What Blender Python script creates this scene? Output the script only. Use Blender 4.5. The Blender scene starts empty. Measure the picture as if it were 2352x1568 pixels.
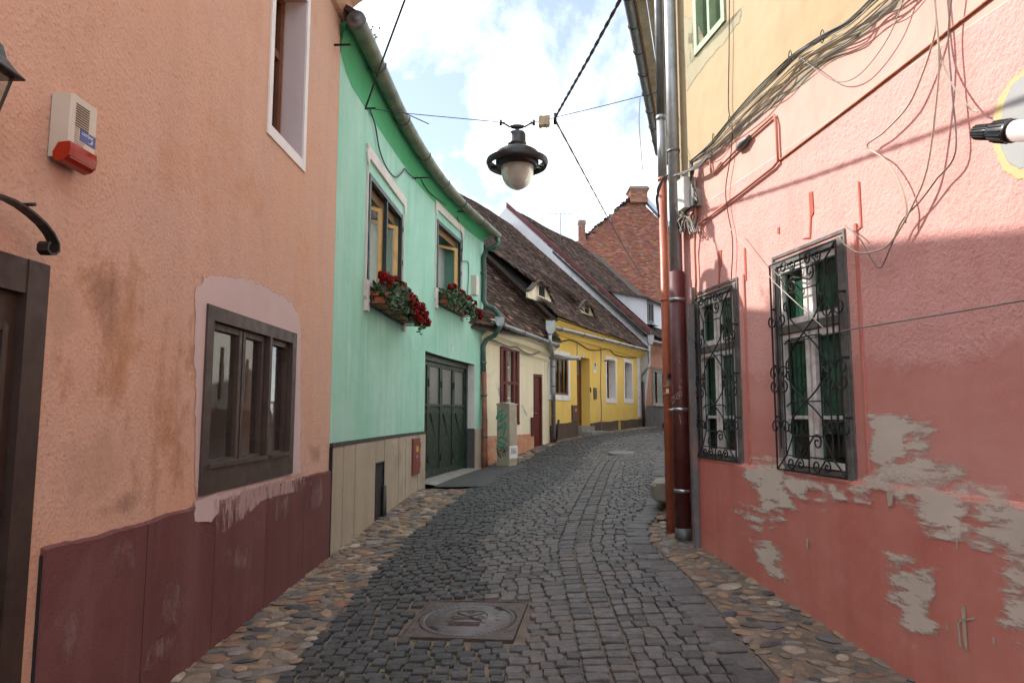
import bpy, math, random
from mathutils import Vector, Matrix, noise
R = math.radians
rnd = random.Random(7)
scene = bpy.context.scene
col = scene.collection

# ------------------------------------------------------------------ camera, sky, sun, exposure
F = 1575.0; PITCH = R(6.0); EYE = Vector((0, 0, 1.6))      # focal length in units of a 2352 px wide frame
cam = bpy.data.objects.new('camera', bpy.data.cameras.new('camera'))
col.objects.link(cam); scene.camera = cam
cam.location = EYE; cam.rotation_euler = (R(90) + PITCH, 0, 0)
cam.data.sensor_width = 36; cam.data.lens = 36 * F / 2352
cam.data.clip_start = 0.05; cam.data.clip_end = 3000

SUN_TO = Vector((-0.866, 0.5, 0.0)); SUN_EL = R(39)
sun_dir = Vector((SUN_TO.x * math.cos(SUN_EL), SUN_TO.y * math.cos(SUN_EL), math.sin(SUN_EL))).normalized()
world = bpy.data.worlds.new('World'); scene.world = world; world.use_nodes = True
wt = world.node_tree; wt.nodes.clear()
w_out = wt.nodes.new('ShaderNodeOutputWorld'); w_bg = wt.nodes.new('ShaderNodeBackground')
w_sky = wt.nodes.new('ShaderNodeTexSky'); w_sky.sky_type = 'NISHITA'; w_sky.sun_disc = False
w_sky.sun_elevation = SUN_EL; w_sky.sun_rotation = math.atan2(SUN_TO.x, SUN_TO.y)
w_sky.air_density = 1.0; w_sky.dust_density = 0.6; w_sky.ozone_density = 1.0
w_tc = wt.nodes.new('ShaderNodeTexCoord'); w_sep = wt.nodes.new('ShaderNodeSeparateXYZ')
wt.links.new(w_tc.outputs['Generated'], w_sep.inputs[0])
def wmath(op, a, b=None):
    n = wt.nodes.new('ShaderNodeMath'); n.operation = op
    for i, q in enumerate((a, b)):
        if q is None: continue
        if isinstance(q, (int, float)): n.inputs[i].default_value = q
        else: wt.links.new(q, n.inputs[i])
    return n.outputs[0]
w_z = wmath('ADD', wmath('MAXIMUM', w_sep.outputs[2], 0.0), 0.35)
w_cmb = wt.nodes.new('ShaderNodeCombineXYZ')
wt.links.new(wmath('DIVIDE', w_sep.outputs[0], w_z), w_cmb.inputs[0])
wt.links.new(wmath('DIVIDE', w_sep.outputs[1], w_z), w_cmb.inputs[1])
w_cmb.inputs[2].default_value = 2.1
w_n = wt.nodes.new('ShaderNodeTexNoise'); w_n.inputs['Scale'].default_value = 2.3
w_n.inputs['Detail'].default_value = 9; w_n.inputs['Roughness'].default_value = 0.58; w_n.inputs['Distortion'].default_value = 0.25
wt.links.new(w_cmb.outputs[0], w_n.inputs['Vector'])
w_r = wt.nodes.new('ShaderNodeValToRGB')
w_r.color_ramp.elements[0].position = 0.36; w_r.color_ramp.elements[1].position = 0.70
w_r.color_ramp.elements[0].color = (0.09, 0.09, 0.09, 1); w_r.color_ramp.elements[1].color = (0.97, 0.97, 0.97, 1)
wt.links.new(w_n.outputs['Fac'], w_r.inputs['Fac'])
w_mix = wt.nodes.new('ShaderNodeMix'); w_mix.data_type = 'RGBA'
wt.links.new(w_r.outputs[0], w_mix.inputs[0])
wt.links.new(w_sky.outputs[0], w_mix.inputs[6]); w_mix.inputs[7].default_value = (18.5, 19.0, 19.6, 1)
wt.links.new(w_mix.outputs[2], w_bg.inputs['Color']); w_bg.inputs['Strength'].default_value = 0.06
wt.links.new(w_bg.outputs[0], w_out.inputs['Surface'])

sun_data = bpy.data.lights.new('sun', 'SUN'); sun_data.energy = 2.1; sun_data.angle = R(0.6); sun_data.color = (1.0, 0.94, 0.85)
sun = bpy.data.objects.new('sun', sun_data); col.objects.link(sun)
sun.location = (-20, 15, 30); sun.rotation_euler = sun_dir.to_track_quat('Z', 'Y').to_euler()
vs = scene.view_settings
vs.view_transform = 'Standard'; vs.look = 'None'; vs.gamma = 1.0; vs.use_curve_mapping = False; vs.exposure = 1.78
scene.cycles.max_bounces = 5; scene.cycles.diffuse_bounces = 3; scene.cycles.glossy_bounces = 3; scene.cycles.transmission_bounces = 4; scene.cycles.transparent_max_bounces = 10
scene.cycles.use_adaptive_sampling = True; scene.cycles.adaptive_threshold = 0.025; scene.cycles.use_denoising = True

# ------------------------------------------------------------------ measuring: pixel of a 2352 x 1568 frame -> ray
CP, SP = math.cos(PITCH), math.sin(PITCH)
def ray(u, v):
    s = (784 - v) / F
    return Vector(((u - 1176) / F, CP - s * SP, SP + s * CP))
def at_y(u, v, y):
    d = ray(u, v); return EYE + d * (y / d.y)
def at_z(u, v, z):
    d = ray(u, v); return EYE + d * ((z - EYE.z) / d.z)
def project(p):
    q = p - EYE
    fy = q.y * CP + q.z * SP; up = -q.y * SP + q.z * CP
    if fy < 0.05: return (1e6, 1e6)
    return (1176 + F * q.x / fy, 784 - F * up / fy)
def zoomer(x0, y0, k): return lambda x, y: ((x0 + x * k) / 1.08844, (y0 + y * k) / 1.08844)
Z1 = zoomer(0, 0, 860 / 1568); Z2 = zoomer(0, 600, 860 / 1218); Z3 = zoomer(780, 0, 500 / 912); Z4 = zoomer(780, 820, 500 / 1307)
Z5 = zoomer(1160, 500, 560 / 1291); Z6 = zoomer(1560, 0, 600 / 1344); Z7 = zoomer(1960, 0, 600 / 1344); Z8 = zoomer(1600, 600, 660 / 1294)
Z9 = zoomer(1960, 900, 600 / 1166); Z11 = zoomer(1160, 1060, 840 / 2036); Z13 = zoomer(880, 200, 820 / 2352)
Z14 = zoomer(1200, 760, 480 / 1792); Z15 = zoomer(890, 350, 360 / 1176)

def lerp(a, b, t): return a + (b - a) * t
def prof(tab, y):
    if y <= tab[0][0]: return tab[0][1]
    for (a, p), (b, q) in zip(tab, tab[1:]):
        if y <= b:
            t = (y - a) / (b - a); return p + (q - p) * t
    return tab[-1][1]
GL = [(-8, -.12), (3, -.02), (4.3, 0), (7.5, .07), (10, .17), (12.6, .29), (15, .31), (16.9, .33), (18, .5), (19.5, .8), (22.2, .94), (29, 1.05), (45, 1.25)]
GR = [(-8, -.3), (3, -.09), (4.3, 0), (7.2, .27), (9, .38), (12, .52), (16, .68), (19.5, .85), (22, .95), (29, 1.06), (45, 1.25)]
XL = [(-8, -2.45), (3, -2.1), (7.5, -1.98), (12.6, -1.6), (15.4, -1.05), (16.9, -.74), (19.5, 1.06), (28.9, 5.43), (45, 14)]
XR = [(-8, 4.6), (4.3, 2.46), (7.6, 1.87), (12.5, 3.3), (17, 4.6), (22, 6.5), (29, 9.6), (45, 18)]
def _gz(x, y):
    a, b = prof(XL, y), prof(XR, y)
    t = min(1, max(0, (x - a) / (b - a))); t = t * t * (3 - 2 * t)
    return lerp(prof(GL, y), prof(GR, y), t)
def gz(x, y):
    h = .45
    return (_gz(x, y - h) + _gz(x, y - h / 2) + 2 * _gz(x, y) + _gz(x, y + h / 2) + _gz(x, y + h)) / 6
def ghit(u, v):
    d = ray(u, v); t0 = 1.0
    for i in range(4000):
        t = 1.0 + i * .02; p = EYE + d * t
        if p.z <= gz(p.x, p.y): return p
    return p

# ------------------------------------------------------------------ mesh building
class MB:
    def __init__(self): self.v = []; self.f = []; self.m = []; self.c = None; self.sm = []
    def add(self, vs_, fs, mi=0, smooth=False):
        o = len(self.v); self.v += [tuple(p) for p in vs_]
        for f in fs: self.f.append([i + o for i in f]); self.m.append(mi); self.sm.append(smooth)
        return self
    def box(self, T, a0, a1, b0, b1, c0, c1, na=1, mi=0):
        vv = []; ff = []
        for i in range(na + 1):
            a = lerp(a0, a1, i / na)
            vv += [T(a, b0, c0), T(a, b1, c0), T(a, b1, c1), T(a, b0, c1)]
        for i in range(na):
            k = 4 * i
            for j in range(4): ff.append([k + j, k + (j + 1) % 4, k + 4 + (j + 1) % 4, k + 4 + j])
        ff += [[3, 2, 1, 0], [4 * na, 4 * na + 1, 4 * na + 2, 4 * na + 3]]
        return self.add(vv, ff, mi)
    def prism(self, T, poly, b0, b1, mi=0):
        n = len(poly); vv = [T(a, b0, c) for a, c in poly] + [T(a, b1, c) for a, c in poly]
        ff = [list(range(n - 1, -1, -1)), list(range(n, 2 * n))] + [[i, (i + 1) % n, n + (i + 1) % n, n + i] for i in range(n)]
        return self.add(vv, ff, mi)
    def tube(self, pts, r, n=8, mi=0, cap=True, flat=None):
        pts = [Vector(p) for p in pts]
        if len(pts) < 2: return self
        rr = r if isinstance(r, (list, tuple)) else [r] * len(pts)
        t = (pts[1] - pts[0]).normalized()
        up = Vector((0, 0, 1)) if abs(t.z) < .9 else Vector((1, 0, 0))
        a = t.cross(up).normalized(); vv = []; ff = []
        for i, p in enumerate(pts):
            if i == 0: t = pts[1] - pts[0]
            elif i == len(pts) - 1: t = pts[-1] - pts[-2]
            else: t = (pts[i + 1] - pts[i]).normalized() + (pts[i] - pts[i - 1]).normalized()
            t = t.normalized() if t.length > 1e-9 else Vector((0, 0, 1))
            a = a - t * a.dot(t); a = a.normalized() if a.length > 1e-6 else t.orthogonal().normalized()
            b = t.cross(a)
            for k in range(n):
                w = 2 * math.pi * k / n
                vv.append(p + (a * math.cos(w) + b * math.sin(w)) * rr[i])
        for i in range(len(pts) - 1):
            for k in range(n):
                ff.append([i * n + k, i * n + (k + 1) % n, (i + 1) * n + (k + 1) % n, (i + 1) * n + k])
        self.add(vv, ff, mi, smooth=n > 5)
        if cap:
            o = len(self.v) - len(vv)
            self.f += [[o + k for k in range(n - 1, -1, -1)], [o + (len(pts) - 1) * n + k for k in range(n)]]; self.m += [mi, mi]; self.sm += [False, False]
        return self
    def lathe(self, T, profile, n=24, mi=0, arc=2 * math.pi, smooth=True):
        vv = []; ff = []; full = abs(arc - 2 * math.pi) < 1e-6; m = n if full else n + 1
        for r, z in profile:
            for k in range(m):
                w = arc * k / n; vv.append(T(r * math.cos(w), r * math.sin(w), z))
        for i in range(len(profile) - 1):
            for k in range(n):
                k2 = (k + 1) % m if full else k + 1
                ff.append([i * m + k, i * m + k2, (i + 1) * m + k2, (i + 1) * m + k])
        return self.add(vv, ff, mi, smooth)
WL = {}
def mesh_of(name, mb, mats, off=Vector((0, 0, 0))):
    me = bpy.data.meshes.new(name)
    ox, oy, oz = off
    me.from_pydata([(x - ox, y - oy, z - oz) for x, y, z in mb.v], [], mb.f)
    mats = mats if isinstance(mats, (list, tuple)) else [mats]
    for m in mats: me.materials.append(m)
    me.polygons.foreach_set('material_index', mb.m); me.polygons.foreach_set('use_smooth', mb.sm)
    if mb.c is not None:
        at = me.attributes.new('tint', 'FLOAT_COLOR', 'POINT'); at.data.foreach_set('color', [q for c in mb.c for q in c])
    me.update(); return me
def obj(name, mb, mats, parent=None, kind=None, label=None):
    off = WL[parent.name] if parent else Vector((0, 0, 0))
    o = bpy.data.objects.new(name, mesh_of(name, mb, mats, off)); col.objects.link(o)
    if parent: o.parent = parent
    WL[o.name] = off
    if kind: o['kind'] = kind
    if label: o['label'] = label
    return o
def tag(o, label, cat, group=None):
    o['label'] = label; o['category'] = cat
    if group: o['group'] = group
    return o
def thing(name, label, cat, loc=(0, 0, 0), group=None):
    o = bpy.data.objects.new(name, None); col.objects.link(o); o.location = loc; o.empty_display_size = .2
    WL[o.name] = Vector(loc); return tag(o, label, cat, group)
def single(name, mb, mats, label, cat, group=None):
    """a thing that is one mesh, with its origin at its own base"""
    xs, ys, zs = zip(*mb.v); off = Vector(((min(xs) + max(xs)) / 2, (min(ys) + max(ys)) / 2, min(zs)))
    o = bpy.data.objects.new(name, mesh_of(name, mb, mats, off)); o.location = off; col.objects.link(o)
    WL[o.name] = off; return tag(o, label, cat, group)
def world_T(x, y, z): return Vector((x, y, z))
def frame_T(o, ex, ey, ez=Vector((0, 0, 1))):
    o, ex, ey, ez = Vector(o), Vector(ex), Vector(ey), Vector(ez)
    return lambda a, b, c: o + ex * a + ey * b + ez * c

class Wall:
    """a wall standing on a plan path; (s, d, z): along, out of the face, up"""
    def __init__(self, pts, side=1):
        self.p = [Vector((x, y, 0)) for x, y in pts]; self.side = side; self.l = [0.0]
        for a, b in zip(self.p, self.p[1:]): self.l.append(self.l[-1] + (b - a).length)
        self.L = self.l[-1]
        self.seg = [(b - a).normalized() for a, b in zip(self.p, self.p[1:])]
        nn = [Vector((t.y, -t.x, 0)) * side for t in self.seg]; self.sn = nn
        self.vn = [nn[0]] + [(a + b).normalized() for a, b in zip(nn, nn[1:])] + [nn[-1]]
    def loc(self, s):
        k = 0
        while k < len(self.seg) - 1 and s > self.l[k + 1]: k += 1
        t = (s - self.l[k]) / (self.l[k + 1] - self.l[k]); tt = min(1, max(0, t))
        n = self.vn[k].lerp(self.vn[k + 1], tt).normalized()
        return self.p[k] + self.seg[k] * (s - self.l[k]), n, self.seg[k]
    def __call__(self, s, d, z):
        p, n, t = self.loc(s); return Vector((p.x + n.x * d, p.y + n.y * d, z))
    def at(self, u, v, d=0.0):
        r = ray(u, v); best = None
        for k, t in enumerate(self.seg):
            n = self.sn[k]; p0 = self.p[k] + n * d
            den = r.dot(n)
            if abs(den) < 1e-9: continue
            w = (p0 - EYE).dot(n) / den
            if w <= 0: continue
            h = EYE + r * w; a = (h - p0).dot(t); ln = self.l[k + 1] - self.l[k]
            miss = max(0, -a, a - ln) if 0 < k < len(self.seg) - 1 else (max(0, a - ln) if k == 0 and len(self.seg) > 1 else (max(0, -a) if len(self.seg) > 1 else 0))
            if best is None or miss < best[0] - 1e-9: best = (miss, self.l[k] + a, h.z)
        return best[1], best[2]
    def hit(self, u, v, d=0.0):
        s, z = self.at(u, v, d); return self(s, d, z)
def wall_mesh(W, s0, s1, z0, z1, holes=(), thick=.4, ds=.5, mi=0):
    mb = MB(); ss = {round(s0, 5), round(s1, 5)}; zs = {round(z0, 5), round(z1, 5)}
    n = max(1, int((s1 - s0) / ds))
    for i in range(1, n): ss.add(round(lerp(s0, s1, i / n), 5))
    for h in holes:
        for q in h[:2]:
            if s0 < q < s1: ss.add(round(q, 5))
        for q in h[2:4]:
            if z0 < q < z1: zs.add(round(q, 5))
    ss, zs = sorted(ss), sorted(zs)
    for d in (0, -thick):
        idx = {}; vv = []; ff = []
        def gi(i, j):
            if (i, j) not in idx: idx[(i, j)] = len(vv); vv.append(W(ss[i], d, zs[j]))
            return idx[(i, j)]
        for i in range(len(ss) - 1):
            for j in range(len(zs) - 1):
                cs, cz = (ss[i] + ss[i + 1]) / 2, (zs[j] + zs[j + 1]) / 2
                if any(h[0] < cs < h[1] and h[2] < cz < h[3] for h in holes): continue
                ff.append([gi(i, j), gi(i + 1, j), gi(i + 1, j + 1), gi(i, j + 1)])
        mb.add(vv, ff, mi, smooth=True)
    def strip(pts):
        vv = [W(a, 0, c) for a, c in pts] + [W(a, -thick, c) for a, c in pts]; n = len(pts)
        mb.add(vv, [[i, i + 1, n + i + 1, n + i] for i in range(n - 1)], mi)
    for h in holes:
        a, b, c, e = h[:4]
        hs = [a] + [q for q in ss if a < q < b] + [b]
        strip([(a, c), (a, e)]); strip([(b, c), (b, e)]); strip([(q, c) for q in hs]); strip([(q, e) for q in hs])
    strip([(q, z1) for q in ss]); strip([(s0, z0), (s0, z1)]); strip([(s1, z0), (s1, z1)])
    return mb
def flat_poly(W, pts, d, seg=None):
    """pixel outline on a wall -> (s, z) list"""
    return [W.at(u, v, d) for u, v in pts]

# ------------------------------------------------------------------ materials
def nodes_of(name):
    m = bpy.data.materials.new(name); m.use_nodes = True
    nt = m.node_tree; b = nt.nodes['Principled BSDF']; return m, nt, b
def node(nt, kind, **kw):
    n = nt.nodes.new(kind)
    for k, v in kw.items():
        if k in n.inputs.keys(): n.inputs[k].default_value = v
        else: setattr(n, k, v)
    return n
def rgba(c): return (c[0], c[1], c[2], 1)
def ramp(nt, fac, p0, p1, c0=(0, 0, 0), c1=(1, 1, 1)):
    r = nt.nodes.new('ShaderNodeValToRGB'); r.color_ramp.elements[0].position = p0; r.color_ramp.elements[1].position = p1
    r.color_ramp.elements[0].color = rgba(c0); r.color_ramp.elements[1].color = rgba(c1)
    nt.links.new(fac, r.inputs['Fac']); return r.outputs[0]
def mixc(nt, fac, a, b, mode='MIX'):
    n = nt.nodes.new('ShaderNodeMix'); n.data_type = 'RGBA'; n.blend_type = mode
    for i, q in ((0, fac), (6, a), (7, b)):
        if isinstance(q, (int, float)): n.inputs[i].default_value = q
        elif isinstance(q, tuple): n.inputs[i].default_value = rgba(q)
        else: nt.links.new(q, n.inputs[i])
    return n.outputs[2]
def noise_fac(nt, vec, scale, detail=5, rough=.6, dist=0.0, stretch=None):
    if stretch:
        mp = nt.nodes.new('ShaderNodeMapping'); mp.inputs['Scale'].default_value = stretch; nt.links.new(vec, mp.inputs[0]); vec = mp.outputs[0]
    n = node(nt, 'ShaderNodeTexNoise', Scale=scale, Detail=detail, Roughness=rough, Distortion=dist)
    nt.links.new(vec, n.inputs['Vector']); return n.outputs['Fac']
def mth(nt, op, a, b=None, clamp=False):
    n = nt.nodes.new('ShaderNodeMath'); n.operation = op; n.use_clamp = clamp
    for i, q in enumerate((a, b)):
        if q is None: continue
        if isinstance(q, (int, float)): n.inputs[i].default_value = q
        else: nt.links.new(q, n.inputs[i])
    return n.outputs[0]
def bump(nt, b, h, strength, dist=.01, prev=None):
    n = node(nt, 'ShaderNodeBump', Strength=strength, Distance=dist); nt.links.new(h, n.inputs['Height'])
    if prev is not None: nt.links.new(prev, n.inputs['Normal'])
    nt.links.new(n.outputs[0], b.inputs['Normal']); return n.outputs[0]
def geo_pos(nt): return nt.nodes.new('ShaderNodeNewGeometry').outputs['Position']
def obj_co(nt): return nt.nodes.new('ShaderNodeTexCoord').outputs['Object']
def plain(name, c, rough=.6, metal=0.0, var=.25, scale=8, bmp=.15, bscale=60, spec=.5, dirt=None, dirt_amt=.3):
    m, nt, b = nodes_of(name); co = geo_pos(nt)
    f = noise_fac(nt, co, scale, 5)
    c2 = tuple(q * (1 - var) for q in c); c3 = tuple(min(1, q * (1 + var * .6)) for q in c)
    cc = ramp(nt, f, .3, .7, c2, c3)
    if dirt is not None: cc = mixc(nt, mth(nt, 'MULTIPLY', ramp(nt, noise_fac(nt, co, 2.3, 5, .7), .5, .68), dirt_amt), cc, dirt)
    nt.links.new(cc, b.inputs['Base Color'])
    rr = ramp(nt, noise_fac(nt, co, scale * 2.1, 3), .3, .7, (max(.05, rough - .12),) * 3, (min(1, rough + .12),) * 3)
    nt.links.new(rr, b.inputs['Roughness'])
    b.inputs['Metallic'].default_value = metal; b.inputs['Specular IOR Level'].default_value = spec
    if bmp: bump(nt, b, noise_fac(nt, co, bscale, 2), bmp, .004)
    return m
def plaster(name, c, c2, big=.7, rough=.92, grain=70, gstr=.35, gdist=.006, streak=.25, stain=None, stain_amt=.35, fine_dark=.2):
    """painted render: broad cloudy tone, rain streaks, stains, grain"""
    m, nt, b = nodes_of(name); co = geo_pos(nt)
    f1 = noise_fac(nt, co, big, 5, .62, .4)
    cc = ramp(nt, f1, .32, .68, c, c2)
    st = noise_fac(nt, co, 1.0, 3, .6, 0, (5, 5, .45))
    cc = mixc(nt, mth(nt, 'MULTIPLY', ramp(nt, st, .48, .72), streak), cc, tuple(q * .72 for q in c))
    st2 = noise_fac(nt, co, 1.0, 3, .6, 0, (3.2, 3.2, .3))
    cc = mixc(nt, mth(nt, 'MULTIPLY', ramp(nt, st2, .55, .75), streak * .7), cc, tuple(min(.9, q * 1.18 + .04) for q in c2))
    if stain is not None: cc = mixc(nt, mth(nt, 'MULTIPLY', ramp(nt, noise_fac(nt, co, 1.35, 6, .68, .3), .56, .7), stain_amt), cc, stain)
    g = noise_fac(nt, co, grain, 2, .6)
    cc = mixc(nt, mth(nt, 'MULTIPLY', ramp(nt, g, .55, .75), fine_dark), cc, tuple(q * .5 for q in c))
    nt.links.new(cc, b.inputs['Base Color']); b.inputs['Roughness'].default_value = rough; b.inputs['Specular IOR Level'].default_value = .25
    p = bump(nt, b, noise_fac(nt, co, 3.0, 2), .25, .05)
    bump(nt, b, g, gstr, gdist, p)
    return m
def tinted(name, rough=.7, var=.25, scale=14, bmp=.4, bscale=45, spec=.4, dirt=None, dirt_amt=.4, bdist=.006):
    """for stones, tiles and bricks: colour from the mesh's own tint, grain on top"""
    m, nt, b = nodes_of(name); co = geo_pos(nt)
    a = node(nt, 'ShaderNodeAttribute', attribute_name='tint')
    f = ramp(nt, noise_fac(nt, co, scale, 6, .65), .25, .75, (1 - var,) * 3, (1 + var,) * 3)
    cc = mixc(nt, 1.0, a.outputs['Color'], f, 'MULTIPLY')
    if dirt is not None: cc = mixc(nt, mth(nt, 'MULTIPLY', ramp(nt, noise_fac(nt, co, 3.1, 5, .7), .46, .66), dirt_amt), cc, dirt)
    nt.links.new(cc, b.inputs['Base Color'])
    rr = ramp(nt, noise_fac(nt, co, scale * 1.7, 4), .3, .7, (max(.1, rough - .15),) * 3, (min(1, rough + .12),) * 3)
    nt.links.new(rr, b.inputs['Roughness']); b.inputs['Specular IOR Level'].default_value = spec
    bump(nt, b, noise_fac(nt, co, bscale, 3), bmp, bdist)
    return m
def glass_mat(name, tint=(.75, .8, .8), refl=1.5):
    m = bpy.data.materials.new(name); m.use_nodes = True; nt = m.node_tree; nt.nodes.clear()
    o = nt.nodes.new('ShaderNodeOutputMaterial'); mx = nt.nodes.new('ShaderNodeMixShader'); tr = nt.nodes.new('ShaderNodeBsdfTransparent')
    gl = nt.nodes.new('ShaderNodeBsdfGlossy'); gl.inputs['Roughness'].default_value = .015; fr = nt.nodes.new('ShaderNodeFresnel'); fr.inputs['IOR'].default_value = refl
    n = node(nt, 'ShaderNodeBump', Strength=.012, Distance=.02); nt.links.new(noise_fac(nt, geo_pos(nt), 3.5, 2), n.inputs['Height']); nt.links.new(n.outputs[0], gl.inputs['Normal'])
    tr.inputs[0].default_value = rgba(tint)
    bf = nt.nodes.new('ShaderNodeNewGeometry').outputs['Backfacing']                    # only the outer face of a pane mirrors
    nt.links.new(mth(nt, 'MULTIPLY', fr.outputs[0], mth(nt, 'SUBTRACT', 1.0, bf)), mx.inputs[0]); nt.links.new(tr.outputs[0], mx.inputs[1]); nt.links.new(gl.outputs[0], mx.inputs[2]); nt.links.new(mx.outputs[0], o.inputs[0])
    return m
def decal_mat(name, c, c2, rough=.9, edge=.35, scale=7, stretch=(1, 1, 4), soft=.06, amt=1.0):
    """paint or stain with a ragged edge: opacity from the 'tint' red channel eroded by noise"""
    m, nt, b = nodes_of(name); co = geo_pos(nt); out = nt.nodes['Material Output']
    a = node(nt, 'ShaderNodeAttribute', attribute_name='tint')
    sx = nt.nodes.new('ShaderNodeSeparateColor'); nt.links.new(a.outputs['Color'], sx.inputs[0])
    f = noise_fac(nt, co, scale, 7, .68, .2, stretch)
    k = mth(nt, 'ADD', mth(nt, 'SUBTRACT', sx.outputs[0], .5), mth(nt, 'MULTIPLY', mth(nt, 'SUBTRACT', f, .5), edge * 4))
    al = ramp(nt, k, .5 - .5, min(1, soft * 2)) if False else mth(nt, 'MULTIPLY', ramp(nt, k, .0, soft), amt)
    cc = ramp(nt, noise_fac(nt, co, 2.5, 6), .3, .7, c, c2)
    nt.links.new(cc, b.inputs['Base Color']); b.inputs['Roughness'].default_value = rough; b.inputs['Specular IOR Level'].default_value = .25
    bump(nt, b, noise_fac(nt, co, 60, 3), .15, .004)
    tr = nt.nodes.new('ShaderNodeBsdfTransparent'); mx = nt.nodes.new('ShaderNodeMixShader')
    nt.links.new(al, mx.inputs[0]); nt.links.new(tr.outputs[0], mx.inputs[1]); nt.links.new(b.outputs[0], mx.inputs[2]); nt.links.new(mx.outputs[0], out.inputs[0])
    return m
def decal(W, pix, d, mat, parent, name, shrink=.7, inner=None, soft=False):
    """a thin coat on the wall, opaque in the middle and ragged at the rim; inner = (s0, s1, z0, z1) left open"""
    P = [W.at(u, v, d) for u, v in pix]
    cs = sum(p[0] for p in P) / len(P); cz = sum(p[1] for p in P) / len(P)
    if inner: cs, cz = (inner[0] + inner[1]) / 2, (inner[2] + inner[3]) / 2
    Q = []
    for a, b in zip(P, P[1:] + P[:1]):
        k = max(1, int(math.hypot(b[0] - a[0], b[1] - a[1]) / .08))
        Q += [(lerp(a[0], b[0], i / k), lerp(a[1], b[1], i / k)) for i in range(k)]
    n = len(Q); vv = []; cc = []; ff = []
    rings = [(1.45, 0.0), (1.15, .42), (.9, .74), (shrink * .75, 1.0), (shrink * .35, 1.0)]
    if soft: rings = [(1.35, 0.0), (1.1, .3), (.85, .55), (.55, .8), (.25, 1.0)]
    if inner: rings = [(1.1, 0.0), (1.0, .5), (.93, 1.0), (None, 1.0)]
    for sc, al in rings:
        for a, c in Q:
            if sc is None:
                hx, hz = (inner[1] - inner[0]) / 2, (inner[3] - inner[2]) / 2
                k = min(hx / max(1e-6, abs(a - cs)), hz / max(1e-6, abs(c - cz)), .93); p = (cs + (a - cs) * k, cz + (c - cz) * k)
            else: p = (cs + (a - cs) * sc, cz + (c - cz) * sc)
            vv.append(W(p[0], d, p[1])); cc.append((al, al, al, 1))
    for r in range(len(rings) - 1):
        for i in range(n): ff.append([r * n + i, r * n + (i + 1) % n, (r + 1) * n + (i + 1) % n, (r + 1) * n + i])
    if not inner:
        vv.append(W(cs, d, cz)); cc.append((1, 1, 1, 1)); k = (len(rings) - 1) * n
        ff += [[k + i, k + (i + 1) % n, len(vv) - 1] for i in range(n)]
    mb = MB(); mb.add(vv, ff); mb.c = cc
    return obj(name, mb, mat, parent)
def poly_dist(p, P):
    """signed distance to a polygon, positive inside"""
    best = 1e9; ins = False; n = len(P)
    for i in range(n):
        ax, ay = P[i]; bx, by = P[(i + 1) % n]; dx, dy = bx - ax, by - ay; t = max(0, min(1, ((p[0] - ax) * dx + (p[1] - ay) * dy) / max(1e-12, dx * dx + dy * dy)))
        best = min(best, math.hypot(p[0] - ax - dx * t, p[1] - ay - dy * t))
        if (ay > p[1]) != (by > p[1]) and p[0] < (bx - ax) * (p[1] - ay) / (by - ay) + ax: ins = not ins
    return best if ins else -best
def coats(W, polys, d, mat, parent, name, fade=.1, cell=.03):
    """coats of paint: overlapping outlines (pixels) merge into one sheet each, its rim thinning out"""
    P = [[W.at(u, v, d) for u, v in q] for q in polys]; n = len(P); m = fade * .5
    bb = [(min(x for x, _ in q) - m, max(x for x, _ in q) + m, min(y for _, y in q) - m, max(y for _, y in q) + m) for q in P]; grp = list(range(n))
    for i in range(n):
        for j in range(i):
            if bb[i][0] < bb[j][1] and bb[j][0] < bb[i][1] and bb[i][2] < bb[j][3] and bb[j][2] < bb[i][3]:
                gi, gj = grp[i], grp[j]; grp = [gj if g == gi else g for g in grp]
    for g in sorted(set(grp)):
        Q = [i for i in range(n) if grp[i] == g]; x0 = min(bb[i][0] for i in Q) - fade; x1 = max(bb[i][1] for i in Q) + fade; y0 = min(bb[i][2] for i in Q) - fade; y1 = max(bb[i][3] for i in Q) + fade
        nx = max(3, int((x1 - x0) / cell)); ny = max(3, int((y1 - y0) / cell)); al = {}
        for a_ in range(nx + 1):
            for b_ in range(ny + 1):
                p = (lerp(x0, x1, a_ / nx), lerp(y0, y1, b_ / ny)); al[a_, b_] = max(0, min(1, .68 + max(poly_dist(p, P[i]) for i in Q) / fade * .5))
        idx = {}; vv = []; cc = []; ff = []
        def gi_(k):
            if k not in idx: idx[k] = len(vv); vv.append(W(lerp(x0, x1, k[0] / nx), d, lerp(y0, y1, k[1] / ny))); cc.append((al[k],) * 3 + (1,))
            return idx[k]
        for a_ in range(nx):
            for b_ in range(ny):
                ks = ((a_, b_), (a_ + 1, b_), (a_ + 1, b_ + 1), (a_, b_ + 1))
                if max(al[k] for k in ks) > .02: ff.append([gi_(k) for k in ks])
        mb = MB(); mb.add(vv, ff); mb.c = cc; obj(name, mb, mat, parent)
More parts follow.
